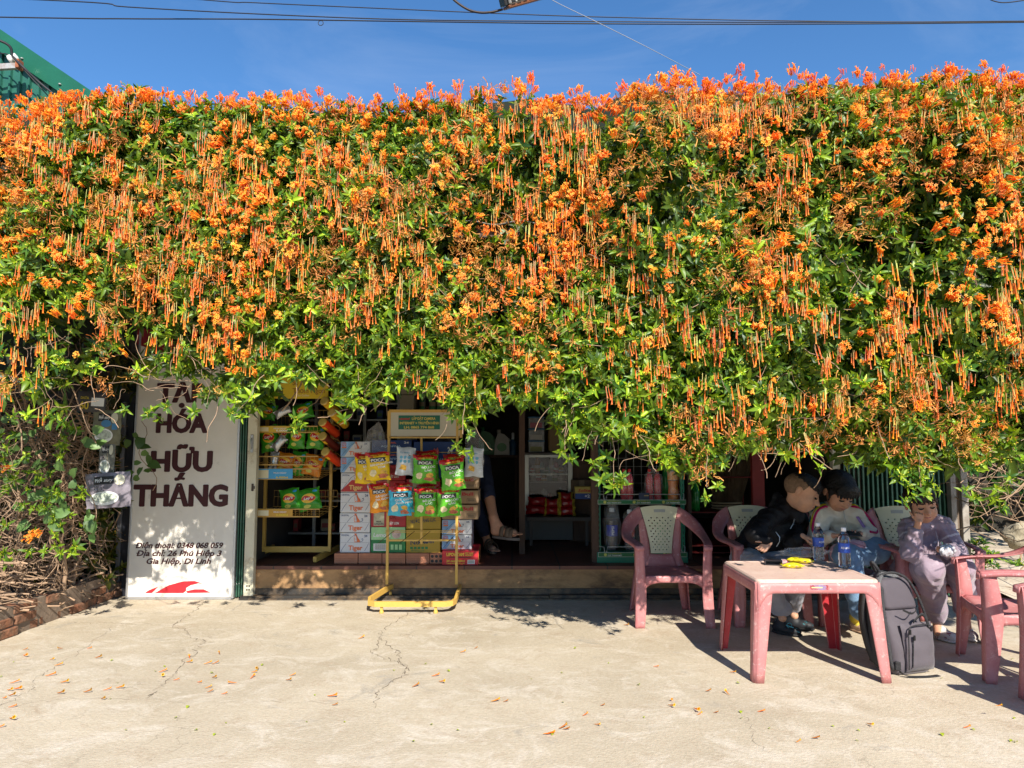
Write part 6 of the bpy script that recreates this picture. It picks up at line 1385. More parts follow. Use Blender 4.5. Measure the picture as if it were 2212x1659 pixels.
q.box(xa_+.051, xb_-.051, Yi-.01, Yi+.02, zhi-.03, zhi-.001, .002); q.box(xa_+.051, xb_-.051, Yi-.008, Yi+.02, zm-.012, zm+.0, .002); q.build('frame', pale, fz, world=True)
q = MB(); q.box(xa_+.052, xb_-.052, Yi+.0, Yi+.004, zlo+.01, zm-.013); q.box(xa_+.052, xb_-.052, Yi+.0, Yi+.004, zm+.001, zhi-.031); q.build('glass', mat('case_glass', (.02, .022, .025), .03, spec=1., alpha=.3), fz, world=True)
for li, (zq, cc) in enumerate(((zm+.002, 7), (zlo+.10, 6), (zlo+.34, 6))):
    for k in range(cc):
        X = xa_+.07+(xb_-xa_-.16)*(k+.5)/cc; t = thing('shop_item', '%s item %s inside the glass cabinet' % (['red', 'teal', 'pale', 'amber', 'green'][(k*3+li) % 5], ['in the top compartment', 'on the lower tray', 'on the middle tray'][li]), 'packet', (X, Yi+.12, zq), 0, 'small goods inside the glass cabinet')
        h_ = .06+.05*((k*5+li) % 3); q = MB(); q.use([redink, K('item_teal', (.05, .25, .28), .4), K('item_pale', (.5, .48, .42), .4), K('item_amber', (.5, .28, .04), .4), grn][(k*3+li) % 5]); q.lathe([(.028, 0), (.032, h_*.3), (.026, h_*.8), (.012, h_)], 10); q.build('packet', None, t); q = MB(); q.use(cw); q.lathe([(.0325, h_*.3), (.0305, h_*.5)], 10); q.build('band', None, t)
q = MB(); q.box(xa_+.052, xb_-.052, Yi+.06, Yi+.4, zlo+.325, zlo+.333); q.build('tray', pale, fz, world=True)
cst = [(1163, 'red'), (1190, 'red'), (1220, 'red')]
packr = K('pack_red_glossy', (.26, .008, .012), .2, var=.3, vscale=20); packg = K('pack_gold_band', (.38, .30, .04), .3, var=.6, vscale=50)
for i, (px, pw, py, l, tp) in enumerate([(1158, 46, 1110, 'lower left red glossy packet before the glass cabinet', 0), (1160, 40, 1092, 'upper left red glossy packet on the pile before the cabinet', 0), (1192, 38, 1112, 'lower middle red packet with gold ends', 1), (1192, 36, 1096, 'upper middle red packet with gold ends', 1), (1224, 40, 1113, 'lower right red packet with gold ends', 1), (1224, 38, 1096, 'middle right red packet with gold ends', 1), (1222, 34, 1082, 'topmost dark red packet with gold ends on the right', 1)]):
    s = (Yi-.16)/FPX; t = thing('red_packet', l, 'packet', P(px, py-9, Yi-.16), 0, 'glossy red packets piled before the glass cabinet'); snack_bag(t, pw*s, 19*s, .1, i+40, None, (lambda u, v: packg if (u < .14 or u > .86) else packr) if tp else (lambda u, v: packr))
q = MB(); bz = P(1185, 1114, Yi-.16).z; q.box(xa_+.02, xb_+.16, Yi-.28, Yi-.02, bz-.04, bz-.001, .004); q.box(xa_+.05, xa_+.08, Yi-.26, Yi-.23, SZ, bz-.04); q.box(xb_+.1, xb_+.13, Yi-.26, Yi-.23, SZ, bz-.04); tagp(q.build('low_bench', K('bench_dark', (.06, .05, .045), .6)), 'low dark bench holding the red packets in front of the glass cabinet', 'bench')
t = thing('biscuit_box', 'yellow and blue biscuit box with +2 printed, right of the cabinet', 'box', P(1262, 1078, 7.0)); q = MB(); q.use(K('biscuit_yellow', (.5, .38, .08), .5)); q.box(-.09, .09, 0, .1, 0, .12, .002); q.use(K('biscuit_blue', (.02, .06, .25), .5)); q.box(-.0895, .0905, -.0015, 0, 0, .055); q.build('box', None, t); text(t, 'Solite', 0, .07, .03, .12, redink, y=-.003, bold=.03, shear=.2); text(t, '+2', .03, .015, .03, .05, cw, y=-.003, bold=.03)
t = thing('kraft_box', 'plain brown box on the shelf above the biscuit box', 'box', P(1256, 1052, 7.2)); q = MB(); q.box(-.1, .12, 0, .25, -.05, .07, .003); q.build('box', K('box_brown2', (.12, .08, .05), .8), t); q = MB(); q.box(-.02, .03, -.0015, 0, -.05, .07); q.build('tape', K('tape', (.2, .14, .08), .4), t)
t = thing('side_cabinet', 'dark wooden cupboard right of the glass cabinet', 'cupboard', P(1256, 1110, 7.35)); t.location.z = SZ; q = MB(); x_ = 0; q.box(-.12, .14, 0, .4, .0, .84, .004); q.build('carcass', wood, t); q = MB(); q.box(-.10, .12, -.012, -.0005, .42, .8, .003); q.build('door', wood, t)
dr = thing('drawer_tower', 'clear plastic drawer tower with blue rims on top of the glass cabinet', 'drawers', (P(1159, 975, Yi+.1).x, Yi+.1, zhi+.021)); wdr = 34*(Yi+.1)/FPX/2
for k in range(3):
    q = MB(); q.use(K('drawer_body', (.20, .21, .22), .25, var=.5, vscale=10)); q.box(-wdr, wdr, 0, .25, k*.125+.002, k*.125+.112, .004); d_ = q.build('drawer', None, dr); q = MB(); q.use(K('drawer_rim', (.03, .14, .28), .4)); q.box(-wdr-.006, wdr+.006, -.006, .252, k*.125+.1125, k*.125+.1235, .002); q.build('rim', None, d_)
    q = MB(); q.use([K('cloth_pink', (.35, .12, .16), .8), K('cloth_white', (.45, .44, .42), .8), K('cloth_olive', (.25, .26, .12), .8)][2-k]); q.box(-wdr*.8, wdr*.7, -.0035, -.0005, k*.125+.01, k*.125+.06, .001); q.build('contents', None, d_)
t = thing('crate', 'dark yellow plastic container beside the drawer tower', 'crate', (P(1205, 975, Yi+.12).x, Yi+.12, zhi+.021)); q = MB(); q.box(-.1, .1, 0, .25, 0, .3, .01); q.build('body', K('crate_amber', (.16, .10, .03), .5), t); q = MB(); q.box(-.11, .11, -.01, .26, .3, .325, .004); q.build('lid', K('crate_lid', (.08, .07, .06), .5), t)
# back shelf with bottles left of the inner post
bsz = P(1085, 983, 8.2).z
bs = thing('back_shelf', 'dark wooden shelf across the back of the shop', 'shelf', (P(1075, 980, 8.2).x, 8.2, SZ)); q = MB(); q.box(P(1020,0,8.2).x, P(1119,0,8.2).x, 8.2, 8.5, bsz-.03, bsz, .002); q.build('board', wood, bs, world=True); q = MB(); q.box(P(1022,0,8.2).x, P(1026,0,8.2).x, 8.22, 8.48, SZ, bsz-.031); q.box(P(1112,0,8.2).x, P(1117,0,8.2).x, 8.22, 8.48, SZ, bsz-.031); q.build('leg', wood, bs, world=True)
def jug(px, Y, z, s_, c, label, name='detergent_bottle'):
    t = thing(name, label, 'bottle', (P(px, 970, Y).x, Y, z+.001)); q = MB(); q.use(c); q.prism([(-.09*s_, 0), (.09*s_, 0), (.095*s_, .12*s_), (.08*s_, .17*s_), (.075*s_, .2*s_), (.03*s_, .24*s_), (-.02*s_, .255*s_), (-.05*s_, .25*s_), (-.075*s_, .17*s_)], 0, .09*s_); q.build('body', None, t)
    q = MB(); q.lathe([(.024*s_, .25*s_), (.026*s_, .29*s_), (.02*s_, .295*s_)], 12, (-.035*s_, .045*s_, 0)); q.build('cap', c, t); q = MB(); q.tube([(.075*s_, .045*s_, .19*s_), (.105*s_, .045*s_, .15*s_), (.1*s_, .045*s_, .08*s_)], .012*s_, 8); q.build('handle', c, t); blob(t, 'label', -.0, .09*s_, .055*s_, .05*s_, K('label_leaf', (.1, .3, .12), .4), lambda a, b: -.0012)
jug(1084, 8.25, bsz, 1.0, K('jug_white', (.5, .5, .47), .4), 'white detergent jug with a green label on the back shelf'); jug(1050, 8.3, bsz, 1.1, K('jug_green', (.02, .16, .05), .4), 'green detergent jug left of the white one')
t = thing('spray_bottle', 'slim dark blue bottle with white neck right of the white jug', 'bottle', (P(1108, 970, 8.2).x, 8.22, bsz+.001)); q = MB(); q.use(K('spray_blue', (.02, .07, .15), .4)); q.lathe([(.04, 0), (.042, .14), (.02, .18)], 14); q.build('body', None, t); q = MB(); q.use(capw); q.lathe([(.018, .18), (.018, .25), (.01, .26)], 10); q.build('cap', None, t)
# shelving with goods behind the cartons, left
iv = thing('interior_shelving', 'steel shelving full of small goods behind the carton stacks', 'shelves', (P(820, 900, 7.0).x, 7.0, SZ)); q = MB()
for py in (870, 905, 955, 1010, 1080, 1150): q.box(P(600,0,7.).x, P(872,0,7.).x, 7.0, 7.35, P(800, py, 7.).z-.02, P(800, py, 7.).z, .002)
q.build('shelf_boards', K('shelf_steel', (.22, .22, .21), .4, metal=.5), iv, world=True); q = MB()
for px in (602, 700, 800, 870): q.box(P(px,0,7.).x, P(px,0,7.).x+.03, 6.995, 7.03, SZ, P(800, 830, 7.).z)
q.build('uprights', MATS['shelf_steel'], iv, world=True)
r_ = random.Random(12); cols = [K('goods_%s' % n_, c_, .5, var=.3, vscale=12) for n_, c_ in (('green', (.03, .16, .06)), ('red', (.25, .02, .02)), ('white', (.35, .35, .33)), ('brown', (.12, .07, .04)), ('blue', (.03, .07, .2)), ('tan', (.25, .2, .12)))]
words = ['green', 'red', 'white', 'brown', 'blue', 'tan']
lv = ['top', 'upper', 'third', 'middle', 'lower', 'bottom']
for li, py in enumerate((870, 905, 955, 1010, 1080, 1150)):
    x = 612 if li > 1 else 745
    while x < 860:
        w_ = r_.uniform(10, 22); k = r_.randrange(6); h_ = r_.uniform(.06, .13); z = P(800, py, 7.).z+.001; X = P(x+w_/2, py, 7.1).x; hw_ = (w_-2)*7.1/FPX/2
        if r_.random() < .8:
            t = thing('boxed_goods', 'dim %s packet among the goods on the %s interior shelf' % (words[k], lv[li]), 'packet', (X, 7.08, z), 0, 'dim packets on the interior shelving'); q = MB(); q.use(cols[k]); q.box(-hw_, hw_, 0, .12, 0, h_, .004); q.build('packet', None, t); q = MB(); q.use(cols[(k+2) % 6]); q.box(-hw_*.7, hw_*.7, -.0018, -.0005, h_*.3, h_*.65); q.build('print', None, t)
        x += w_+r_.uniform(0, 8)
cbn = thing('cream_cabinet', 'narrow stained cream cabinet rising behind the camera sign', 'cabinet', (P(888, 900, 6.7).x, 6.7, SZ)); x0, x1 = P(874,0,6.7).x, P(903,0,6.7).x; q = MB(); q.box(x0, x1, 6.7, 7.0, SZ, P(888, 853, 6.7).z, .003); q.box(x0, x1, 6.7, 7.0, P(888, 852, 6.7).z, P(888, 815, 6.7).z, .003); q.build('body', K('cabinet_cream', (.34, .29, .2), .6, dirt=(.12, .07, .03), dscale=9, dthr=.63, dw=.03), cbn, world=True)
q = MB(); [q.lathe([(.004, 0), (.003, .002)], 6, (0, 0, 0)) for _ in (0,)]; q = MB(); q.box(x1-.03, x1-.022, 6.69, 6.6995, P(888, 845, 6.7).z, P(888, 835, 6.7).z); q.build('handle', MATS['dark_screw'], cbn, world=True)
t2 = thing('tin_rack', 'rack of green tins right of the cream cabinet', 'rack', (P(935, 900, 6.8).x, 6.8, SZ)); q = MB(); z_s = [P(935, py, 6.8).z for py in (886, 850, 815)]
for z in z_s: q.box(P(905,0,6.8).x, P(975,0,6.8).x, 6.8, 7.0, z-.012, z)
q.box(P(926,0,6.8).x-.004, P(926,0,6.8).x+.004, 6.795, 6.7995, SZ, z_s[2]+.15); q.build('rack', K('rack_dark', (.07, .07, .07), .5), t2, world=True)
for li, z in enumerate(z_s):
    for k, px in enumerate((912, 934, 950, 965)):
        t = thing('tin', 'green tin number %s from the left on the %s level of the tin rack' % (['one', 'two', 'three', 'four'][k], ['bottom', 'middle', 'top'][li]), 'tin', (P(px, 900, 6.87).x, 6.87, z+.001), 0, 'green tins on the rack in the shop'); q = MB(); q.use(cols[0]); q.lathe([(.032, 0), (.032, .12), (.03, .123)], 14); q.build('tin', None, t); q = MB(); q.use(cols[5]); q.lathe([(.0325, .04), (.0325, .08)], 14); q.build('band', None, t)
# person's stool and inner table hints come with the person

# =================== backpack ===================
bp = thing('backpack', 'bulky grey lavender camera backpack standing on the concrete beside the table', 'backpack', G(1976, 1462), R(17)); bp.scale = (1.1, 1.1, 1.1)
bp.location.y += .12
lav = K('pack_lavender', (.088, .075, .088), .75, var=.12, vscale=12, bump=.12, bscale=220, sheen=.2); lavd = K('pack_charcoal', (.035, .035, .038), .7, bump=.5, bscale=160); strapm = K('pack_strap', (.02, .02, .022), .65, bump=.6, bscale=120); heather = K('pack_heather', (.10, .10, .105), .85, var=.5, vscale=120)
BWb, BH = .125, .49
def bodyf(u, v):   # superellipse rings
    a = 2*math.pi*u; e = .42; c, s = math.cos(a), math.sin(a); h = v; W = BWb*(1-.30*h**1.8); D = .088*(1-.42*h**2.2)+.014*math.sin(math.pi*min(1, h*1.9))*(1 if s < 0 else .2)
    top = (1-max(0, (h-.86)/.14)**2.2*.62); bot = (1-max(0, (.06-h)/.06)**2*.16)
    k = .003*math.sin(a*7+h*22)*math.sin(h*31+a*2)
    return ((abs(c)**e*math.copysign(1, c)*W+k)*top*bot-.05*h**1.3, (abs(s)**e*math.copysign(1, s)*D)*top*bot+.05*h-k, .004+BH*h)
q = MB(); q.grid(bodyf, 48, 30, mfn=lambda u, v: (lavd if (.30 < u < .70 and False) else (heather if v > .93 else lav))); q.build('body', None, bp)
# harness side (faces left): black padded panel
q = MB(); q.grid(lambda u, v: (bodyf(.5, .08+.8*v)[0]-.004-.022*math.sin(math.pi*v)**.5*(1-(2*u-1)**4)*1, -.08+.15*u*(1-.2*v)+.05*(.08+.8*v)-.0, .03+.40*v+.008*math.sin(u*8)), 14, 22); o = q.build('back_padding', lavd, bp); solidify(o, .012)
# front pocket (faces camera)
q = MB(); q.grid(lambda u, v: ((u-.5)*.19*(1-.04*math.cos(v*3))+.018-.004*v, bodyf(.75, .03+.36*v)[1]-.004-.026*(1-abs(2*u-1)**5)*(1-abs(2*v-1)**6), .02+.235*v), 18, 16); q.build('front_pocket', lav, bp)
q = MB(); q.tube(cr_spline([(-.072, -.112, .04), (-.074, -.118, .14), (-.070, -.117, .225), (-.045, -.112, .248), (.04, -.110, .252), (.085, -.100, .242)], 5), .0032, 6); q.tube([(-.052, -.116, .05), (-.050, -.121, .13), (-.046, -.12, .20)], .0028, 6); zp = q.build('zips', strapm, bp)
q = MB()
for p in ((-.07, -.125, .235), (-.046, -.126, .205), (.084, -.106, .235)): q.box(p[0]-.006, p[0]+.006, p[1]-.004, p[1]+.002, p[2]-.022, p[2]+.004, .002)
q.build('zip_pulls', K('pull_black', (.01, .01, .01), .4), bp)
def band(q, pts, w_, dirv=(0, 1, 0)):
    pts = cr_spline(pts, 6); d_ = Vector(dirv)*w_/2; V = [];
    for p in pts: V += [p-d_, p+d_]
    q.add(V, [(2*i, 2*i+1, 2*i+3, 2*i+2) for i in range(len(pts)-1)], True)
# top flap running over the front, side strap loop, handle
q = MB(); q.grid(lambda u, v: tuple(Vector(bodyf(.54+.42*u, .64+.30*v))+Vector((0, -.007-.002*math.sin(v*3), .004))), 18, 10); o = q.build('top_flap', K('pack_flap', (.078, .066, .078), .75, bump=.12, bscale=220), bp); solidify(o, .006)
q = MB(); q.tube(cr_spline([(-.13, .0, .48), (-.07, -.02, .50), (.0, -.04, .475), (.048, -.058, .40), (.083, -.078, .28), (.110, -.085, .14), (.113, -.06, .03)], 6), .007, 8); q.build('edge_piping', strapm, bp)
q = MB(); band(q, [(.088, -.100, .19), (.035, -.108, .30), (-.03, -.110, .27)], .018, (0, -.3, .9)); solidify(q.build('compression_strap', strapm, bp), .003)
q = MB(); band(q, [(-.10, .02, .49), (-.155, -.01, .44), (-.175, -.03, .30), (-.16, -.035, .16), (-.13, -.03, .05), (-.10, -.035, .02)], .055, (.25, 1, 0)); solidify(q.build('shoulder_strap', heather, bp), .012)
q = MB(); band(q, [(-.10, .07, .47), (-.15, .08, .40), (-.17, .08, .26), (-.15, .07, .12), (-.12, .06, .03)], .05, (.25, 1, 0)); solidify(q.build('shoulder_strap', lavd, bp), .012)
q = MB(); q.tube(cr_spline([(-.09, .03, .485), (-.115, .03, .525), (-.13, .04, .545), (-.12, .055, .53), (-.085, .06, .49)], 6), .008, 8); q.build('grab_handle', strapm, bp)
q = MB(); band(q, [(-.10, -.05, .05), (-.09, -.10, .012), (.0, -.13, .006), (.09, -.135, .005)], .022, (0, 1, 0)); solidify(q.build('loose_strap', strapm, bp), .002)
q = MB(); q.box(-.125, -.085, -.085, -.07, .03, .075, .004); q.use(strapm); q.build('buckle', K('buckle_dark', (.05, .05, .04), .35), bp)
q = MB(); band(q, [(-.085, -.100, .33), (-.03, -.106, .31), (.02, -.100, .345)], .012, (0, -.3, .9)); q.build('pocket_seam', MATS['pack_strap'], bp)
# =================== figures: smooth blended volumes turned into one continuous surface ===================
class Sdf:
    def __init__(s): s.pr = []
    def cap(s, a, b, ra, rb=None, k=.012): s.pr.append(('c', np.array(a, float), np.array(b, float), ra, ra if rb is None else rb, k, 1)); return s
    def chain(s, pts, rs, k=.012):
        for i in range(len(pts)-1): s.cap(pts[i], pts[i+1], rs[i], rs[i+1], k)
        return s
    def ell(s, c, r, M=None, k=.012, sign=1): s.pr.append(('e', np.array(c, float), np.array(r, float), np.eye(3) if M is None else np.array(M), None, k, sign)); return s
    def mesh(s, name, h, m, parent=None, fold=0., ffreq=60., seed=0, mfn=None, cut=None):
        lo = np.full(3, 1e9); hi = -lo
        for p in s.pr:
            if p[6] < 0: continue
            if p[0] == 'c': r_ = max(p[3], p[4]); lo = np.minimum(lo, np.minimum(p[1], p[2])-r_); hi = np.maximum(hi, np.maximum(p[1], p[2])+r_)
            else: r_ = max(p[2]); lo = np.minimum(lo, p[1]-r_); hi = np.maximum(hi, p[1]+r_)
        lo -= .02; hi += .02; n = np.ceil((hi-lo)/h).astype(int)+1; F = np.full(n, .05, np.float32)
        ax = [lo[i]+h*np.arange(n[i]) for i in range(3)]
        for p in s.pr:
            if p[0] == 'c': r_ = max(p[3], p[4]); a = np.minimum(p[1], p[2])-r_; b = np.maximum(p[1], p[2])+r_
            else: a = p[1]-max(p[2]); b = p[1]+max(p[2])
            mg = .03+p[5]; i0 = np.clip(((a-mg-lo)/h).astype(int), 0, n-1); i1 = np.clip(((b+mg-lo)/h).astype(int)+2, 1, n)
            X, Y, Z = np.meshgrid(*[ax[i][i0[i]:i1[i]].astype(np.float32) for i in range(3)], indexing='ij'); sl = tuple(slice(i0[i], i1[i]) for i in range(3))
            if p[0] == 'c':
                d = p[2]-p[1]; L2 = max(d@d, 1e-9); t = np.clip(((X-p[1][0])*d[0]+(Y-p[1][1])*d[1]+(Z-p[1][2])*d[2])/L2, 0, 1)
                D = np.sqrt((X-p[1][0]-t*d[0])**2+(Y-p[1][1]-t*d[1])**2+(Z-p[1][2]-t*d[2])**2)-(p[3]+(p[4]-p[3])*t)
            else:
                M = p[3]; x = X-p[1][0]; y = Y-p[1][1]; z = Z-p[1][2]; q_ = [(x*M[0][i]+y*M[1][i]+z*M[2][i]) for i in range(3)]
                k0 = np.sqrt(sum((q_[i]/p[2][i])**2 for i in range(3))); k1 = np.sqrt(sum((q_[i]/p[2][i]**2)**2 for i in range(3)))+1e-6; D = k0*(k0-1)/k1
            A = F[sl]; k = p[5]
            if p[6] > 0: hh = np.clip(.5+.5*(D-A)/k, 0, 1); F[sl] = A*hh+D*(1-hh)-k*hh*(1-hh) if False else D*(1-hh)+A*hh-k*hh*(1-hh)
            else: hh = np.clip(.5-.5*(A+D)/k, 0, 1); F[sl] = A*(1-hh)+(-D)*hh+k*hh*(1-hh)
        if fold > 0:
            r_ = np.random.default_rng(seed); X, Y, Z = np.meshgrid(*[a.astype(np.float32) for a in ax], indexing='ij'); W = 0
            wx = .02*np.sin(Z*31+X*17); wz = .02*np.sin(X*27+Y*23)
            for _ in range(7):
                v = r_.normal(0, 1, 3)*[1, 1, 1.5]; v /= np.linalg.norm(v); f_ = ffreq*r_.uniform(.6, 1.7); W = W+(1-2*np.abs(np.sin(.5*f_*(v[0]*(X+wx)+v[1]*Y+v[2]*(Z+wz))+r_.uniform(0, 6))))/7
            F += (-fold*W*1.6).astype(np.float32)
        if cut is not None:
            X, Y, Z = np.meshgrid(*[a.astype(np.float32) for a in ax], indexing='ij'); F = np.maximum(F, cut(X, Y, Z).astype(np.float32))
        V, Q = surface_nets(F, lo, h)
        mi = None; ms = m
        if mfn is not None:
            c = V[Q].mean(1); mi = mfn(c)
        return rmesh(name, V-(np.array(parent.location) if parent is not None else 0), Q, ms, parent, mi)
def surface_nets(F, lo, h):
    n = np.array(F.shape); ins = F < 0
    c = np.zeros(n-1, np.int8)
    for i in (0, 1):
        for j in (0, 1):
            for k in (0, 1): c += ins[i:n[0]-1+i, j:n[1]-1+j, k:n[2]-1+k]
    act = (c > 0) & (c < 8); idx = np.full(n-1, -1, np.int64); P_ = np.argwhere(act); idx[act] = np.arange(len(P_))
    acc = np.zeros((len(P_), 3)); cnt = np.zeros(len(P_)); cor = [(i, j, k) for i in (0, 1) for j in (0, 1) for k in (0, 1)]
    for a in cor:
        for ax in range(3):
            if a[ax] == 1: continue
            b = list(a); b[ax] = 1; pa = P_+a; pb = P_+b; fa = F[tuple(pa.T)]; fb = F[tuple(pb.T)]; cr = (fa < 0) != (fb < 0)
            t = np.where(cr, fa/np.where(cr, fa-fb, 1), 0); q = pa.astype(float); q[:, ax] += t; acc[cr] += q[cr]; cnt[cr] += 1
    V = lo+h*(acc/cnt[:, None]); Q = []
    for ax in range(3):
        o1, o2 = [(1, 2), (2, 0), (0, 1)][ax]; s0 = [slice(None)]*3; s1 = [slice(None)]*3; s0[ax] = slice(0, -1); s1[ax] = slice(1, None)
        A = ins[tuple(s0)]; B = ins[tuple(s1)]; E = A != B; pts = np.argwhere(E); ok = (pts[:, o1] > 0) & (pts[:, o2] > 0) & (pts[:, o1] < n[o1]-1) & (pts[:, o2] < n[o2]-1); pts = pts[ok]; inn = A[tuple(pts.T)]
        def g(d1, d2): q = pts.copy(); q[:, o1] -= d1; q[:, o2] -= d2; return idx[tuple(q.T)]
        q4 = np.stack([g(0, 0), g(1, 0), g(1, 1), g(0, 1)], 1); q4[~inn] = q4[~inn][:, ::-1]; Q.append(q4)
    return V, np.concatenate(Q)[:, :]
def skinm(name, c): 
    m = mat(name, c, .5, var=.10, vscale=30, spec=.35); b = m.node_tree.nodes['Principled BSDF']; b.inputs['Subsurface Weight'].default_value = .12; b.inputs['Subsurface Radius'].default_value = (.01, .004, .002); b.inputs['Subsurface Scale'].default_value = .6; return m
skin1 = skinm('skin_warm', (.62, .34, .22)); skin2 = skinm('skin_tan', (.58, .30, .19)); hairm = mat('black_hair', (.006, .005, .005), .38, var=.4, vscale=60, bump=.6, bscale=220, stretch=(6, 6, 1)); eyem = K('eye_dark', (.015, .01, .01), .2); lipm = K('lip', (.42, .14, .12), .45); browm = K('brow', (.03, .02, .015), .8); eyew = K('eye_white', (.5, .47, .43), .3)
def basis(f, u):
    f = Vector(f).normalized(); r = f.cross(Vector(u)).normalized(); u = r.cross(f).normalized(); return np.array([[r[i], f[i], u[i]] for i in range(3)]), r, f, u
class Head:
    def __init__(s, c, f, u, H): s.c = Vector(c); s.H = H; s.M, s.r, s.f, s.u = basis(f, u)
    def p(s, x, y, z): return s.c+(s.r*x+s.f*y+s.u*z)*s.H
    def body(s, S, neck):
        H = s.H; e = lambda x, y, z, a, b, c, k=.02, sg_=1: S.ell(s.p(x, y, z), (a*H, b*H, c*H), s.M, k*H/.2*.9, sg_)
        e(0, -.07, .13, .385, .46, .37); e(0, .10, -.08, .285, .32, .36); e(0, .17, -.33, .17, .19, .15, .03)
        for q in (-1, 1): e(q*.16, .22, -.19, .13, .14, .13, .03)
        for q in (-1, 1): e(q*.145, .445, .02, .075, .05, .045, .02, -1)
        S.cap(s.p(0, .40, .02), s.p(0, .475, -.115), .028*H, .048*H, .02); 
        S.cap(s.p(0, .47, -.11), s.p(0, .505, -.125), .042*H, .040*H, .01)
        for q in (-1, 1): S.cap(s.p(q*.045, .44, -.125), s.p(q*.055, .43, -.135), .035*H, .03*H, .01)
        e(0, .385, -.235, .085, .055, .035, .012); e(0, .37, -.285, .07, .05, .03, .01)
        for q in (-1, 1):
            S.ell(s.p(q*.385, -.03, -.03), (.035*H, .075*H, .115*H), s.M, .008); S.cap(s.p(q*.37, -.02, -.10), s.p(q*.385, -.0, -.12), .03*H, .025*H, .006)
            e(q*.425, .0, -.02, .02, .035, .06, .008, -1)
        S.cap(s.p(0, -.12, -.22), neck, .19*H, .20*H, .02); return s
    def face(s, par, closed=True):
        H = s.H; off = Vector(par.location)
        for q in (-1, 1):
            b = MB(); pts = [s.p(q*(.075+.14*t), .418-.035*t-.0*t, .012-.03*math.sin(math.pi*t)) for t in np.linspace(0, 1, 7)]; b.tube(pts, [.009*H, .017*H, .021*H, .023*H, .021*H, .017*H, .009*H], 6); b.build('eyelid', eyem, par, world=True)
            b = MB(); pts = [s.p(q*(.07+.18*t), .43-.06*t**2, .115+.03*math.sin(math.pi*t*.8)) for t in np.linspace(0, 1, 7)]; b.tube(pts, [.010*H, .018*H, .020*H, .018*H, .015*H, .010*H, .004*H], 6); b.build('eyebrow', browm, par, world=True)
        b = MB(); pts = [s.p(.085*t, .432-.02*t*t, -.258+.008*abs(t)) for t in np.linspace(-1, 1, 9)]; b.tube(pts, [.006*H, .013*H, .018*H, .02*H, .017*H, .02*H, .018*H, .013*H, .006*H], 6); b.build('lips', lipm, par, world=True)
        for q in (-1, 1): b = MB(); b.tube([s.p(q*.028, .478, -.148), s.p(q*.034, .47, -.152)], .009*H, 6); b.build('nostril', K('nostril', (.2, .08, .05), .6), par, world=True)
def hand(S, wrist, palm_dir, normal, thumb_side, curls, size=1., spread=1.):
    """palm with four fingers and a thumb; curls = bend in radians for index..little, thumb"""
    d = Vector(palm_dir).normalized(); n = Vector(normal); n = (n-d*n.dot(d)).normalized(); s = d.cross(n).normalized()*thumb_side; w_ = Vector(wrist); z = size
    pb = w_+d*.012*z; pe = w_+d*.052*z
    for k in (-1, -.33, .33, 1): S.cap(pb+s*k*.015*z, pe+s*k*.022*z, .0105*z, .0095*z, .008)
    L = [.052, .058, .054, .042]
    for i, k in enumerate((1, .33, -.33, -1)):
        p = pe+s*k*.022*z; dd = (d+s*k*.12*spread).normalized(); ang = 0; c = curls[i]
        for j, f_ in enumerate((.45, .32, .26)):
            ang += c*(.7 if j == 0 else 1.); e = p+(dd*math.cos(ang)+n*math.sin(ang))*L[i]*f_*z; S.cap(p, e, .0068*z-.0006*j, .0062*z-.0006*j, .0035); p = e
    p = pb+s*.018*z+n*.004; c = curls[4]; dd = (s*.75+d*.65+n*.25).normalized()
    for j, f_ in enumerate((.026, .022, .018)): dd = (dd+(d*.5-s*.35+n*.3)*c*.5).normalized(); e = p+dd*f_*z; S.cap(p, e, .0085*z-.001*j, .0078*z-.001*j, .005); p = e
def limb(S, pts, rs, k=.015): return S.chain(pts, rs, k)
V3 = Vector
def person(label, loc, grp=None): return thing('person', label, 'person', loc, 0, grp)

# ---- the boy in the black jacket ----
A = person('boy in black jacket and grey trousers leaning over to look at the phone', (1.75, 5.15, 0))
hd = Head(P(1733, 1064, 4.96), (.74, -.52, -.40), (.34, .02, .94), .255)
hip = V3((1.74, 5.22, .45)); nk = P(1706, 1102, 5.05); sl = P(1660, 1120, 4.93); sr = P(1724, 1124, 5.18)
eL = P(1630, 1156, 4.74); wL = P(1662, 1172, 4.66); hL = P(1652, 1184, 4.68); eR = P(1712, 1172, 4.92); wR = P(1733, 1158, 4.86)
kL = V3((1.66, 4.80, .44)); kR = V3((1.93, 4.83, .43)); aL = P(1686, 1320, 4.86); aR = P(1712, 1315, 4.99)
S = Sdf(); hd.body(S, nk)
limb(S, [nk, nk.lerp(hip, .35), hip], [.055, .085, .085]); limb(S, [nk, sl, eL, wL], [.045, .035, .028, .02]); limb(S, [nk, sr, eR, wR], [.045, .035, .028, .02])
limb(S, [hip, kL, aL], [.07, .045, .026]); limb(S, [hip, kR, aR], [.07, .045, .026])
hand(S, wL+V3((-.005, 0, -.005)), (-.8, -.15, -.62), (-.3, -.8, .45), 1, [.35, .45, .55, .6, .3], .95); hand(S, wR, (.95, -.15, -.25), (-.1, .2, -1), -1, [1.1, 1.2, 1.25, 1.3, .8], .95)
S.cap(aL, aL+V3((.0, -.03, -.04)), .026, .026); S.cap(aR, aR+V3((.0, -.03, -.04)), .026, .026)
S.mesh('body', .0042, skin1, A); hd.face(A)
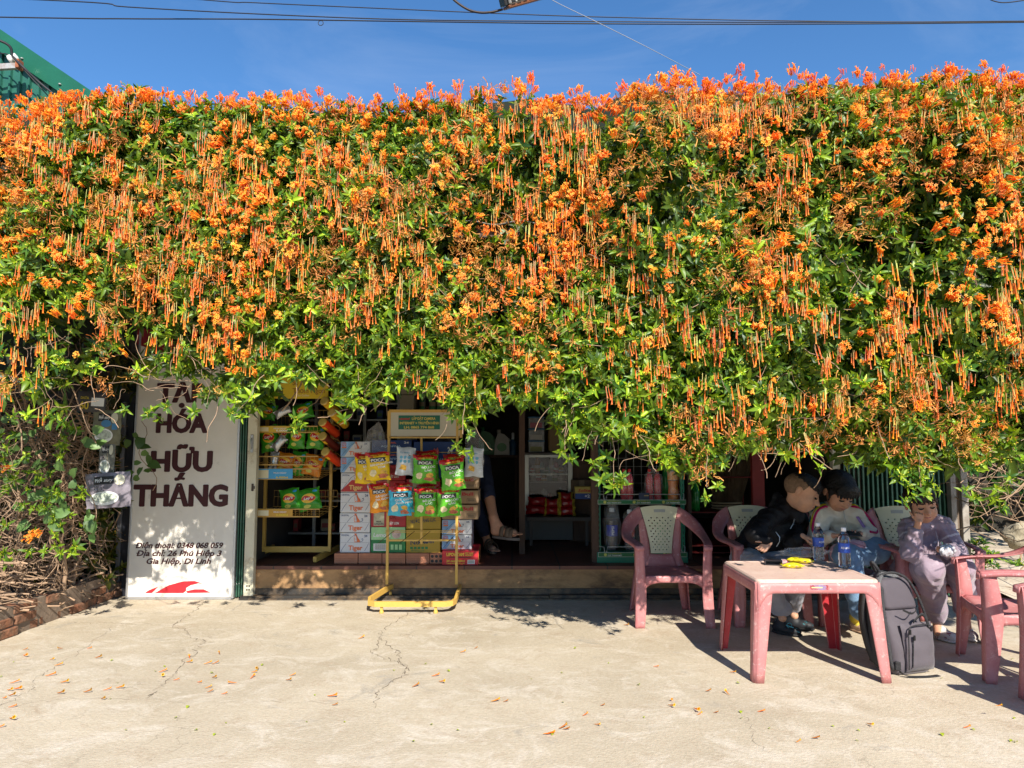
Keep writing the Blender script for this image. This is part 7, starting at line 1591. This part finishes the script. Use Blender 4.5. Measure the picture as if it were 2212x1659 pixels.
# hair: shaved sides, longer black top
hs_ = Sdf(); H = hd.H
hs_.ell(hd.p(0, -.03, .245), (.37*H, .46*H, .30*H), hd.M); hs_.ell(hd.p(0, .22, .29), (.26*H, .19*H, .14*H), hd.M, .02)
hs_.mesh('hair', .004, hairm, A, fold=.004, ffreq=240)
fz_ = Sdf(); fz_.ell(hd.p(0, -.085, .135), (.391*H, .463*H, .372*H), hd.M)
fz_.mesh('shaved_hair', .0045, mat('stubble_hair', (.20, .125, .08), .8, var=.35, vscale=50), A, cut=lambda X, Y, Z: ((X-hd.p(0,.16,.0).x)*hd.f.x+(Y-hd.p(0,.16,.0).y)*hd.f.y+(Z-hd.p(0,.16,.0).z)*hd.f.z)*.8-((X-hd.c.x)*hd.u.x+(Y-hd.c.y)*hd.u.y+(Z-hd.c.z)*hd.u.z-.03)*.5)
blk = mat('black_nylon', (.008, .008, .010), .62, var=.3, vscale=10, bump=.3, bscale=50, spec=.3)
J = Sdf(); mid = nk.lerp(hip, .5)
limb(J, [nk+V3((-.01, .02, -.03)), mid+V3((-.03, .0, .01)), hip+V3((-.01, -.0, .05))], [.085, .128, .12], .04); limb(J, [nk.lerp(sl, .5), sl, eL, wL.lerp(eL, .18)], [.072, .068, .056, .044], .03); limb(J, [nk.lerp(sr, .5), sr, eR, wR.lerp(eR, .22)], [.07, .07, .058, .04], .03)
J.ell(mid+V3((.02, -.05, -.02)), (.10, .09, .14), None, .04); J.cap(hip+V3((-.08, -.06, .07)), hip+V3((.10, -.07, .05)), .062, .06, .03); J.cap(hip+V3((.0, -.1, .06)), mid+V3((.05, -.06, 0)), .075, .09, .04)
col = Sdf(); cN = nk+V3((-.01, .01, .01)); 
J.chain([cN+V3((-.065, .02, .085)), cN+V3((-.04, .07, .06)), cN+V3((.05, .06, .02)), cN+V3((.08, .0, -.02)), cN+V3((.04, -.065, -.02)), cN+V3((-.04, -.06, .035)), cN+V3((-.065, .02, .085))], [.030]*7, .015); J.chain([cN+V3((-.085, .02, .03)), cN+V3((-.05, -.07, .0)), cN+V3((.04, -.085, -.05))], [.045]*3, .03)
J.mesh('jacket', .0055, blk, A, fold=.010, ffreq=70, seed=4)
q = MB(); zp_ = [P(1716, 1121, 4.85), P(1713, 1132, 4.83), P(1707, 1142, 4.82)]; 
for i in range(len(zp_)-1): q.tube([zp_[i], zp_[i+1]], .0035, 6)
q.tube([P(1676, 1149, 4.76), P(1684, 1160, 4.745), P(1684, 1170, 4.745), P(1677, 1181, 4.75)], .0028, 6); q.build('zips', K('zip_silver', (.55, .55, .55), .3, metal=.9), A, world=True)
Tm = mat('grey_fleece', (.30, .30, .34), .9, var=.12, vscale=16, bump=.3, bscale=120, sheen=.3)
T_ = Sdf(); limb(T_, [hip+V3((-.04, 0, -.0)), kL+V3((0, 0, .0)), aL+V3((0, .0, .015))], [.10, .080, .062], .03); limb(T_, [hip+V3((.05, 0, -.0)), kR, aR+V3((0, .0, .02))], [.10, .078, .06], .03); T_.ell(hip+V3((0, 0, -.02)), (.15, .12, .085), None, .03); T_.cap(aL+V3((-.03, 0, .02)), aL+V3((.03, -.01, .02)), .045, .045, .02)
T_.mesh('trousers', .0055, Tm, A, fold=.007, ffreq=80, seed=7)
def shoe(par, ank, toe_dir, L, W, m, solem, name='shoe', straps=None):
    d = V3(toe_dir); d.z = 0; d.normalize(); g_ = V3((ank.x, ank.y, 0)); s = V3((-d.y, d.x, 0)); M = np.array([[s.x, d.x, 0], [s.y, d.y, 0], [0, 0, 1]])
    q = Sdf(); q.ell(g_+d*L*.28+V3((0, 0, .033)), (W*.5, L*.36, .034), M, .02); q.ell(g_-d*L*.06+V3((0, 0, .042)), (W*.42, L*.25, .040), M, .02); q.cap(g_+V3((0, 0, .05)), ank+V3((0, 0, .0)), .036, .033, .02)
    o = q.mesh(name, .0045, [m], par); q = Sdf(); q.ell(g_+d*L*.27+V3((0, 0, .012)), (W*.54, L*.40, .014), M, .01); q.ell(g_-d*L*.06+V3((0, 0, .012)), (W*.46, L*.27, .015), M, .01); q.mesh('sole', .0045, solem, o if False else par); return o
sneak = mat('sneaker_black', (.012, .014, .018), .6, var=.3, dirt=(.02, .20, .24), dscale=18, dthr=.62, dw=.02); solek = K('sole_black', (.015, .015, .017), .7)
gfoot = lambda x, y, z: V3((G(x, y).x, G(x, y).y, z))
s1 = V3((aL.x, aL.y-.01, .085)); s2 = V3((aR.x, aR.y-.01, .085))
shoe(A, s1, (.75, -.65, 0), .205, .082, sneak, solek); shoe(A, s2, (.8, -.5, 0), .205, .082, sneak, solek)
q = MB(); c_ = s1+V3((.03, -.055, -.015)); q.tube([c_+V3((.016*math.cos(a), -.006, .016*math.sin(a))) for a in np.linspace(0, 6.28, 14, endpoint=False)], .0025, 5, closed=True); q.tube([c_+V3((-.02, .0, .0)), c_+V3((.02, -.025, -.01))], .004, 5); q.tube([c_+V3((.0, -.01, -.02)), c_+V3((.05, -.045, -.035))], .0035, 5); q.build('laces', K('lace_teal', (.08, .35, .42), .5), A, world=True)

# ---- the girl in the cream sweatshirt ----
B = person('girl in cream striped sleeve sweatshirt and blue jeans looking down at a phone', (2.40, 5.2, 0))
hd = Head(P(1812, 1062, 4.98), (.12, -.80, -.56), (.10, -.30, .95), .255)
hip = V3((2.45, 5.24, .45)); nk = P(1806, 1100, 5.07); sl = P(1773, 1118, 5.03); sr = P(1848, 1118, 5.03); eL = P(1765, 1165, 4.98); wL = P(1800, 1157, 4.78); eR = P(1878, 1158, 4.96); wR = P(1858, 1153, 4.78)
kR = P(1893, 1188, 4.86); aRr = P(1845, 1205, 4.72); kL = P(1828, 1200, 4.70); aL = P(1862, 1322, 4.66)
S = Sdf(); hd.body(S, nk); limb(S, [nk, nk.lerp(hip, .4), hip], [.055, .08, .085]); limb(S, [nk, sl, eL, wL], [.045, .035, .028, .019]); limb(S, [nk, sr, eR, wR], [.045, .035, .028, .019]); limb(S, [hip, kR, aRr], [.07, .05, .03]); limb(S, [hip, kL, aL], [.07, .045, .027])
hand(S, wL, (.8, -.35, .15), (.2, -.2, -1), 1, [.7, .8, .9, .9, .5], .95); hand(S, wR, (-.75, -.35, -.1), (.2, .3, 1), 1, [.5, .6, .7, .8, .6], .95); S.cap(aL, aL+V3((.01, -.02, -.05)), .027, .025)
S.mesh('body', .0042, skin2, B); hd.face(B)
H = hd.H; hs_ = Sdf(); hs_.ell(hd.p(0, -.10, .17), (.43*H, .47*H, .40*H), hd.M); hs_.ell(hd.p(0, -.30, -.06), (.32*H, .24*H, .30*H), hd.M, .03)
hs_.ell(hd.p(0, .26, .27), (.33*H, .19*H, .19*H), hd.M, .03)
for q_ in (-1, 1): hs_.cap(hd.p(q_*.36, .14, .12), hd.p(q_*.37, .20, -.14), .055*H, .022*H, .02)
for k in range(8): x = -.30+.6*k/7; hs_.cap(hd.p(x, .36-.3*x*x, .26), hd.p(x*1.02, .455-.62*x*x, .085+.03*((k*3) % 2)), .058*H, .028*H, .012)
hs_.mesh('hair', .0042, hairm, B, fold=.003, ffreq=260)
fl = mat('cream_fleece', (.76, .67, .53), .95, var=.06, vscale=14, bump=.4, bscale=140, sheen=.4); magenta = K('stripe_magenta', (.45, .01, .10), .8); teal = K('stripe_teal', (.03, .13, .16), .8); yst = K('stripe_yellow', (.6, .5, .02), .8)
J = Sdf(); limb(J, [nk+V3((0, .02, -.05)), nk.lerp(hip, .5), hip+V3((0, .0, .06))], [.09, .120, .125], .04); limb(J, [nk.lerp(sl, .4), sl, eL, eL.lerp(wL, .86)], [.075, .070, .062, .040], .03); limb(J, [nk.lerp(sr, .4), sr, eR, eR.lerp(wR, .86)], [.075, .070, .062, .040], .03); J.ell(nk.lerp(hip, .55)+V3((0, -.03, 0)), (.135, .11, .14), None, .04)
J.chain([nk+V3((.065*math.cos(a), .0+.06*math.sin(a), .005+.012*math.sin(a))) for a in np.linspace(0, 6.283, 13)], [.024]*13, .012); J.chain([nk+V3((.064*math.cos(a), -.008+.062*math.sin(a), .028+.012*math.sin(a))) for a in np.linspace(0, 6.283, 13)], [.020]*13, .012); J.chain([nk+V3((.066*math.cos(a), .0+.061*math.sin(a), -.025+.01*math.sin(a))) for a in np.linspace(0, 6.283, 13)], [.034]*13, .012)
def gcol(c):
    mi = np.zeros(len(c), int); 
    for s_, e_, sd in ((sl, eL, -1), (sr, eR, 1)):
        a = np.array(nk.lerp(s_, .55)); b = np.array(s_); e = np.array(e_); w3 = np.array(wL if sd < 0 else wR)
        for p0, p1 in ((a, b), (b, e), (e, w3)):
            dv = p1-p0; L2 = dv@dv; t = (c-p0)@dv/L2; pr = p0+np.clip(t, 0, 1)[:, None]*dv; r = c-pr; up_ = np.array([.55*sd, -.35, .75]) if p0 is a else np.array([sd*.9, -.35, .25]); up_ = up_-dv*(up_@dv)/L2; up_ /= np.linalg.norm(up_); sv = np.cross(dv/np.sqrt(L2), up_); 
            ang = np.arctan2(r@sv, r@up_)*(sd); ok = (t > -.05) & (t < 1.05) & (np.linalg.norm(r, axis=1) < .095)
            pass
    return mi
J.mesh('sweatshirt', .0055, [fl, magenta, teal, yst], B, fold=.008, ffreq=60, seed=9, mfn=gcol)
for (s_, e_, w3, sd) in ((sl, eL, wL, -1), (sr, eR, wR, 1)):
    o1 = V3((sd*.30, -.55, .78)).normalized(); o2 = V3((sd*.80, -.50, .30)).normalized(); o3 = V3((sd*.5, -.7, .5)).normalized()
    for k, (m_, lim) in enumerate(((magenta, 5), (yst, 4), (teal, 3))):
        sh_ = V3((0, .022*k, .010*k)); pts = [nk+V3((sd*.062, -.03, -.022))+sh_, nk.lerp(s_, .6)+o1*.076+sh_, s_+o1.lerp(o2, .5).normalized()*.073+sh_, s_.lerp(e_, .5)+o2*.072+sh_*1.1, e_+o3*.064+sh_, e_.lerp(w3, .6)+o3*.050][:lim+1]
        q = MB(); q.tube(cr_spline(pts, 5), .0085, 6); q.build('sleeve_stripe', m_, B, world=True)
q = MB(); q.tube([nk+V3((.004, -.094, .045)), nk+V3((.006, -.112, -.04)), nk+V3((.008, -.150, -.12))], .0028, 6); q.build('zip', K('zip_cream', (.5, .45, .4), .4), B, world=True)
q = MB(); band(q, [nk+V3((.085, -.04, .02)), nk+V3((.10, -.115, -.05)), nk+V3((.125, -.175, -.13)), nk+V3((.15, -.215, -.19))], .020, (1, 0, .2)); solidify(q.build('bag_strap', K('strap_lilac', (.36, .22, .50), .6, dirt=(.2, .05, .3), dscale=60, dthr=.6), B, world=True), .003)
dn = mat('denim', (.15, .26, .40), .85, var=.25, vscale=8, bump=.3, bscale=150, sheen=.2); T_ = Sdf()
limb(T_, [hip+V3((.04, 0, -.0)), kR, aRr], [.105, .088, .070], .03); limb(T_, [hip+V3((-.05, 0, -.0)), kL, kL.lerp(aL, .5), aL+V3((0, 0, .015))], [.10, .085, .078, .078], .03); T_.ell(hip+V3((0, 0, -.015)), (.15, .12, .09), None, .03)
T_.mesh('jeans', .0055, dn, B, fold=.007, ffreq=60, seed=12)
sk = Sdf(); gl = gfoot(1858, 1366, .0); al2 = gl+V3((-.01, .035, .09)); sk.cap(aL+V3((0, 0, .02)), al2, .034, .036, .02); sk.cap(al2, gl+V3((.0, 0, .04)), .036, .034, .02); sk.mesh('sock', .0045, [K('sock_yellow', (.62, .48, .05), .9, var=.1), K('sock_white', (.6, .58, .5), .9), redink], B, mfn=lambda c: np.where(c[:, 2] > .135, 1, np.where((c[:, 2] > .118) & (c[:, 2] < .126), 2, 0)))
clog = mat('clog_tan', (.50, .33, .22), .6, var=.08); shoe(B, gl+V3((-.0, .02, .055)), (.35, -.9, 0), .21, .09, clog, clog, 'clog')
# phone in the girl's hands and a pink pouch on her lap
mp_ = wL.lerp(wR, .62)+V3((0, -.055, .012)); t = thing('phone', 'dark smartphone held in the hands of the girl in cream', 'phone', mp_); t.rotation_euler = (R(28), R(4), R(8)); q = MB(); q.box(-.050, .050, -.027, .027, -.004, .004, .003); q.build('case', K('phone_case', (.02, .025, .03), .3), t); q = MB(); q.box(-.046, .046, -.024, .024, .0042, .005); q.build('screen', mat('phone_screen', (.02, .03, .04), .05, spec=1.), t)
pc_ = wL.lerp(wR, .5)+V3((.0, -.03, -.085)); po = thing('pouch', 'soft pink pouch lying on the lap of the girl in cream', 'pouch', pc_); q = Sdf(); q.ell(pc_, (.115, .05, .055), np.array(Matrix.Rotation(R(-14), 3, 'Y')), .02); q.ell(pc_+V3((-.075, -.01, -.035)), (.06, .048, .065), None, .03); q.mesh('pouch', .005, mat('pink_plush', (.60, .32, .38), .9, var=.1, bump=.5, bscale=120, sheen=.5), po, fold=.004, ffreq=50); q = MB(); q.tube([pc_+V3((-.09, -.045, .02)), pc_+V3((.0, -.055, .045)), pc_+V3((.09, -.045, .015))], .0025, 5); q.build('zip', K('zip_pink', (.4, .2, .28), .5), po, world=True)

# ---- the child in the lavender tracksuit ----
C3 = person('small child in lavender tracksuit with hand on chin, face behind a vine sprig', (2.75, 4.85, 0))
hd = Head(P(1990, 1088, 4.62), (-.18, -.95, -.22), (-.16, -.12, .98), .235)
hip = V3((2.73, 4.86, .43)); nk = P(2000, 1124, 4.70); sl = P(1962, 1142, 4.66); sr = P(2040, 1138, 4.66); eL = P(1968, 1192, 4.50); wL = P(1984, 1128, 4.44); eR = P(2068, 1190, 4.58); wR = P(2043, 1192, 4.40)
kL = P(2008, 1228, 4.46); aL = P(2020, 1322, 4.72); kR = P(2074, 1226, 4.50); aR = P(2084, 1312, 4.74)
S = Sdf(); hd.body(S, nk); limb(S, [nk, nk.lerp(hip, .4), hip], [.05, .08, .08]); limb(S, [nk, sl, eL, wL], [.04, .033, .028, .019]); limb(S, [nk, sr, eR, wR], [.04, .033, .028, .019]); limb(S, [hip, kL, aL], [.06, .04, .025]); limb(S, [hip, kR, aR], [.06, .04, .025])
hand(S, wL, (.25, .15, 1), (.2, .9, .2), 1, [1.3, 1.3, 1.4, 1.4, .5], .9); hand(S, wR, (-.8, -.5, .1), (-.1, -.1, 1), -1, [.8, .9, 1., 1., .5], .9)
for a in (aL, aR): S.cap(a, V3((a.x, a.y-.02, .05)), .025, .025)
S.mesh('body', .0042, skin2, C3); hd.face(C3); H = hd.H
hs_ = Sdf(); hs_.ell(hd.p(0, -.10, .16), (.415*H, .46*H, .40*H), hd.M); hs_.ell(hd.p(0, .24, .27), (.30*H, .17*H, .16*H), hd.M, .03); hs_.ell(hd.p(0, -.36, .02), (.22*H, .2*H, .3*H), hd.M, .03)
for q_ in (-1, 1): hs_.cap(hd.p(q_*.34, .18, .15), hd.p(q_*.33, .26, -.28), .035*H, .012*H, .012)
for k in range(6): x = -.24+.48*k/5; hs_.cap(hd.p(x, .37-.3*x*x, .26), hd.p(x, .455-.55*x*x, .09), .04*H, .015*H, .012)
hs_.mesh('hair', .0042, mat('dark_brown_hair', (.018, .009, .006), .45, var=.4, vscale=60, bump=.5, bscale=220), C3, fold=.003, ffreq=260)
lv_ = mat('lavender_nylon', (.31, .235, .29), .55, var=.08, vscale=14, bump=.25, bscale=70, sheen=.3); lw = K('piping_white', (.6, .55, .6), .6)
J = Sdf(); limb(J, [nk+V3((0, .02, -.04)), nk.lerp(hip, .5), hip+V3((0, 0, .05))], [.08, .105, .112], .04); limb(J, [nk.lerp(sl, .4), sl, eL, eL.lerp(wL, .62)], [.066, .062, .064, .048], .03); limb(J, [nk.lerp(sr, .4), sr, eR, eR.lerp(wR, .8)], [.066, .060, .058, .044], .03); J.ell(nk.lerp(hip, .55)+V3((0, -.03, 0)), (.125, .11, .13), None, .04)
J.chain([nk+V3((.075*math.cos(a), .01+.065*math.sin(a), -.02+.025*math.sin(a))) for a in np.linspace(-1.1, 4.25, 12)], [.026]*12, .014)
def lcol(c):
    mi = np.zeros(len(c), int)
    for s_, e_ in ((sl, eL), (sr, eR)):
        a = np.array(s_); e = np.array(e_); dv = e-a; L2 = dv@dv; t = (c-a)@dv/L2; r = c-a-np.clip(t, 0, 1)[:, None]*dv; ok = (np.linalg.norm(r, axis=1) < .10) & (t > .42) & (t < .50); mi[ok] = 1
    return mi
J.mesh('jacket', .0055, [lv_, lw], C3, fold=.009, ffreq=75, seed=14, mfn=lcol)
q = MB(); q.tube([nk+V3((.005, -.095, -.06)), nk+V3((.005, -.118, -.12)), nk+V3((.0, -.118, -.17))], .0028, 6); q.build('zip', K('zip_lilac', (.45, .38, .45), .4), C3, world=True)
T_ = Sdf(); limb(T_, [hip+V3((-.04, 0, 0)), kL, aL+V3((0, 0, .0))], [.10, .085, .078], .03); limb(T_, [hip+V3((.05, 0, 0)), kR, aR+V3((0, 0, .0))], [.10, .082, .072], .03); T_.ell(hip+V3((0, 0, -.01)), (.14, .12, .09), None, .03)
T_.mesh('trousers', .0055, lv_, C3, fold=.009, ffreq=60, seed=15)
clw = mat('clog_white', (.55, .52, .50), .6, dirt=(.20, .06, .10), dscale=26, dthr=.60, dw=.02)
shoe(C3, V3((aL.x+.03, aL.y-.01, .05)), (.25, -.9, 0), .17, .078, clw, clw, 'clog'); shoe(C3, V3((aR.x-.0, aR.y-.0, .05)), (-.05, -.95, 0), .17, .078, clw, clw, 'clog')
crumple('snack_wrapper', 'torn silver and white snack wrapper held by the child in lavender', wR.x-.02, wR.y-.05, wR.z-.02, .045, .02, .035, 11, K('wrapper_silver', (.55, .55, .58), .3, metal=.3, var=.3, vscale=20), 'wrapper')

# ---- the adult indoors: one leg crossed over the other, mostly hidden by the cartons ----
D4 = person('seated adult in the dim shop, only navy trouser leg and sandalled feet showing', (-.45, 6.9, 0))
fo = P(1068, 1140, 6.35); kn = P(1040, 1000, 6.75); hip = V3((-.75, 7.1, .80)); an = P(1066, 1117, 6.4); an2 = V3((P(1052, 1180, 6.7).x, 6.75, SZ+.09)); kn2 = V3((-.38, 6.62, .80)); nk = V3((-.85, 7.15, 1.38)); hd = Head(nk+V3((0, -.02, .19)), (.2, -1, -.1), (0, 0, 1), .24)
S = Sdf(); hd.body(S, nk); limb(S, [nk, nk.lerp(hip, .4), hip], [.07, .14, .13], .03); S.cap(nk+V3((-.17, 0, -.06)), nk+V3((.17, 0, -.06)), .06, .06, .03)
limb(S, [hip, kn, kn.lerp(an, .45), an], [.10, .065, .058, .040]); limb(S, [hip, kn2, an2], [.10, .065, .036]); limb(S, [nk+V3((.17, 0, -.06)), nk+V3((.22, -.1, -.32)), V3((-.5, 6.85, .95))], [.05, .042, .028]); limb(S, [nk+V3((-.17, 0, -.06)), nk+V3((-.24, -.1, -.32)), V3((-.8, 6.85, .95))], [.05, .042, .028])
hand(S, V3((-.5, 6.85, .95)), (0, -.9, -.2), (0, 0, -1), 1, [.4, .4, .4, .4, .3]); hand(S, V3((-.8, 6.85, .95)), (0, -.9, -.2), (0, 0, -1), -1, [.4, .4, .4, .4, .3])
ft = (P(1128, 1150, 6.25)-P(1068, 1144, 6.38)); ft.normalize(); heel = P(1070, 1148, 6.38); ball = heel+ft*.19; S.cap(an, heel+V3((0, 0, .01)), .040, .040, .02); S.cap(heel, ball, .036, .030, .02); S.cap(an+V3((0,0,-.01)), heel.lerp(ball, .5)+V3((0, 0, .004)), .034, .028, .02); sd = V3((-ft.y, ft.x, 0)).normalized()
for k in range(5): S.cap(ball+sd*(.034-.017*k), ball+ft*(.055-.006*k)+sd*(.040-.019*k)+V3((0, 0, -.006)), .0125-.001*k, .010-.0007*k, .006)
S.cap(an2, V3((an2.x, an2.y-.02, SZ+.05)), .036, .034, .02); S.cap(V3((an2.x, an2.y, SZ+.045)), V3((an2.x+.06, an2.y-.17, SZ+.04)), .034, .030, .02)
for k in range(5): S.cap(V3((an2.x+.06+.03-.015*k, an2.y-.17, SZ+.035)), V3((an2.x+.09+.03-.017*k, an2.y-.22, SZ+.03)), .012, .010, .006)
S.mesh('body', .006, skin2, D4); hd.face(D4)
nv = mat('navy_trousers', (.020, .028, .065), .85, var=.2, vscale=9, bump=.3, bscale=80); T_ = Sdf(); limb(T_, [hip, kn, kn.lerp(an, .62)], [.12, .085, .066], .03); limb(T_, [hip, kn2, kn2.lerp(an2, .8)], [.12, .082, .058], .03); T_.ell(hip, (.17, .14, .1), None, .03); T_.mesh('trousers', .008, nv, D4, fold=.007, ffreq=50, seed=3)
J = Sdf(); limb(J, [nk+V3((0, 0, -.08)), nk.lerp(hip, .5), hip+V3((0, 0, .06))], [.12, .16, .15], .04); J.cap(nk+V3((-.18, 0, -.07)), nk+V3((.18, 0, -.07)), .075, .075, .04); J.cap(nk+V3((.18, 0, -.07)), nk+V3((.22, -.1, -.30)), .07, .06, .03); J.cap(nk+V3((-.18, 0, -.07)), nk+V3((-.24, -.1, -.30)), .07, .06, .03); J.mesh('shirt', .01, K('shirt_dark', (.06, .06, .07), .8), D4)
H = hd.H; hs_ = Sdf(); hs_.ell(hd.p(0, -.10, .17), (.42*H, .46*H, .39*H), hd.M); hs_.mesh('hair', .008, hairm, D4)
def sandal(h_, f_, L_, zoff=0.):
    q = MB(); s_ = V3((-f_.y, f_.x, 0)).normalized(); up_ = f_.cross(s_)*-1; up_ = V3((0, 0, 1)); n = 16; outl = []
    for k in range(n): a = 2*math.pi*k/n; x = math.cos(a)*L_*.56; w_ = math.sin(a)*(.046 if math.cos(a) > 0 else .036); outl.append(h_+f_*(L_*.42+x)+s_*w_+up_*(-.036))
    V = outl+[p-up_*.022 for p in outl]; q.add(V, [tuple(range(n)), tuple(range(n, 2*n))[::-1]]+[(i, i+n, (i+1) % n+n, (i+1) % n) for i in range(n)]); q.build('sandal_sole', K('sole_grey', (.16, .13, .11), .7), D4, world=True)
    q = MB()
    for a, b in ((.34, .42), (.56, .56), (.70, .6)):
        hh_ = .058-.05*(a-.3); pts = [h_+f_*L_*a+s_*.052*math.cos(t)+up_*(hh_*math.sin(t)-.03*(1-math.sin(t))) for t in np.linspace(0, math.pi, 11)]; band(q, pts, .040, f_)
    solidify(q.build('sandal_strap', K('strap_tan', (.15, .10, .065), .7), D4, world=True), .004)
sandal(heel, ft, .25); f2 = V3((.33, -.94, 0)).normalized(); sandal(V3((an2.x, an2.y, SZ+.06)), f2, .24)
t = thing('stool', 'low dark stool under the seated adult, hidden behind the cartons', 'stool', (-.75, 7.12, SZ)); q = MB(); q.box(-.18, .18, -.16, .16, .42, .45, .004); q.build('seat', wood, t)
for a in (-.15, .15):
    for b in (-.13, .13): q = MB(); q.box(a-.015, a+.015, b-.015, b+.015, 0, .42); q.build('leg', wood, t)

# =================== trees across the street, behind the camera: what the glass reflects ===================
big_sp = Tmpl(); r_ = np.random.default_rng(5)
for i in range(14):
    V, F = leaf_geo(.5*r_.uniform(.6, 1.2), .24, .3, .4); V = V @ rot('X', r_.uniform(-.5, 1.2)).T; V = V @ rot('Z', r_.uniform(0, 6.3)).T; V += r_.normal(0, .25, 3); big_sp.add(V, F, np.tile([.04, .10, .02], (8, 1)))
big_sp.done()
for i, (x, y, h, l) in enumerate(((-6.5, -11, 4.6, 'broad tree on the far side of the street, left of the viewer'), (-.5, -12.5, 5.2, 'tall tree on the far side of the street, behind the viewer'), (5.5, -11.5, 4.4, 'broad tree on the far side of the street, right of the viewer'))):
    t = thing('roadside_tree', l, 'tree', (x, y, 0)); n = 260; p = rng.normal(0, 1, (n, 3)); p /= np.linalg.norm(p, axis=1, keepdims=True); p *= rng.uniform(.3, 1, (n, 1))**.4*np.array([[1.9, 1.5, 1.5]]); p[:, 2] += h-1.6
    o = quads_mesh('crown', scatter([big_sp], p, p-[0, 0, h-2], rng.uniform(0, 6.3, n), rng.uniform(.6, 1.1, n), np.ones((n, 3))), LEAFM, t)
    q = MB(); q.tube([(0, 0, 0), (.05, 0, h*.3), (-.05, .05, h*.6), (0, 0, h*.85)], [.16, .13, .10, .05], 10)
    for k in range(5): a = k*1.3; q.tube([(-.03, .03, h*.5), (.6*math.cos(a), .6*math.sin(a), h*.66), (1.2*math.cos(a), 1.1*math.sin(a), h*.8)], [.06, .045, .02], 7)
    q.build('trunk', mat('bark', (.12, .085, .06), .9, var=.4, bump=.8), t)
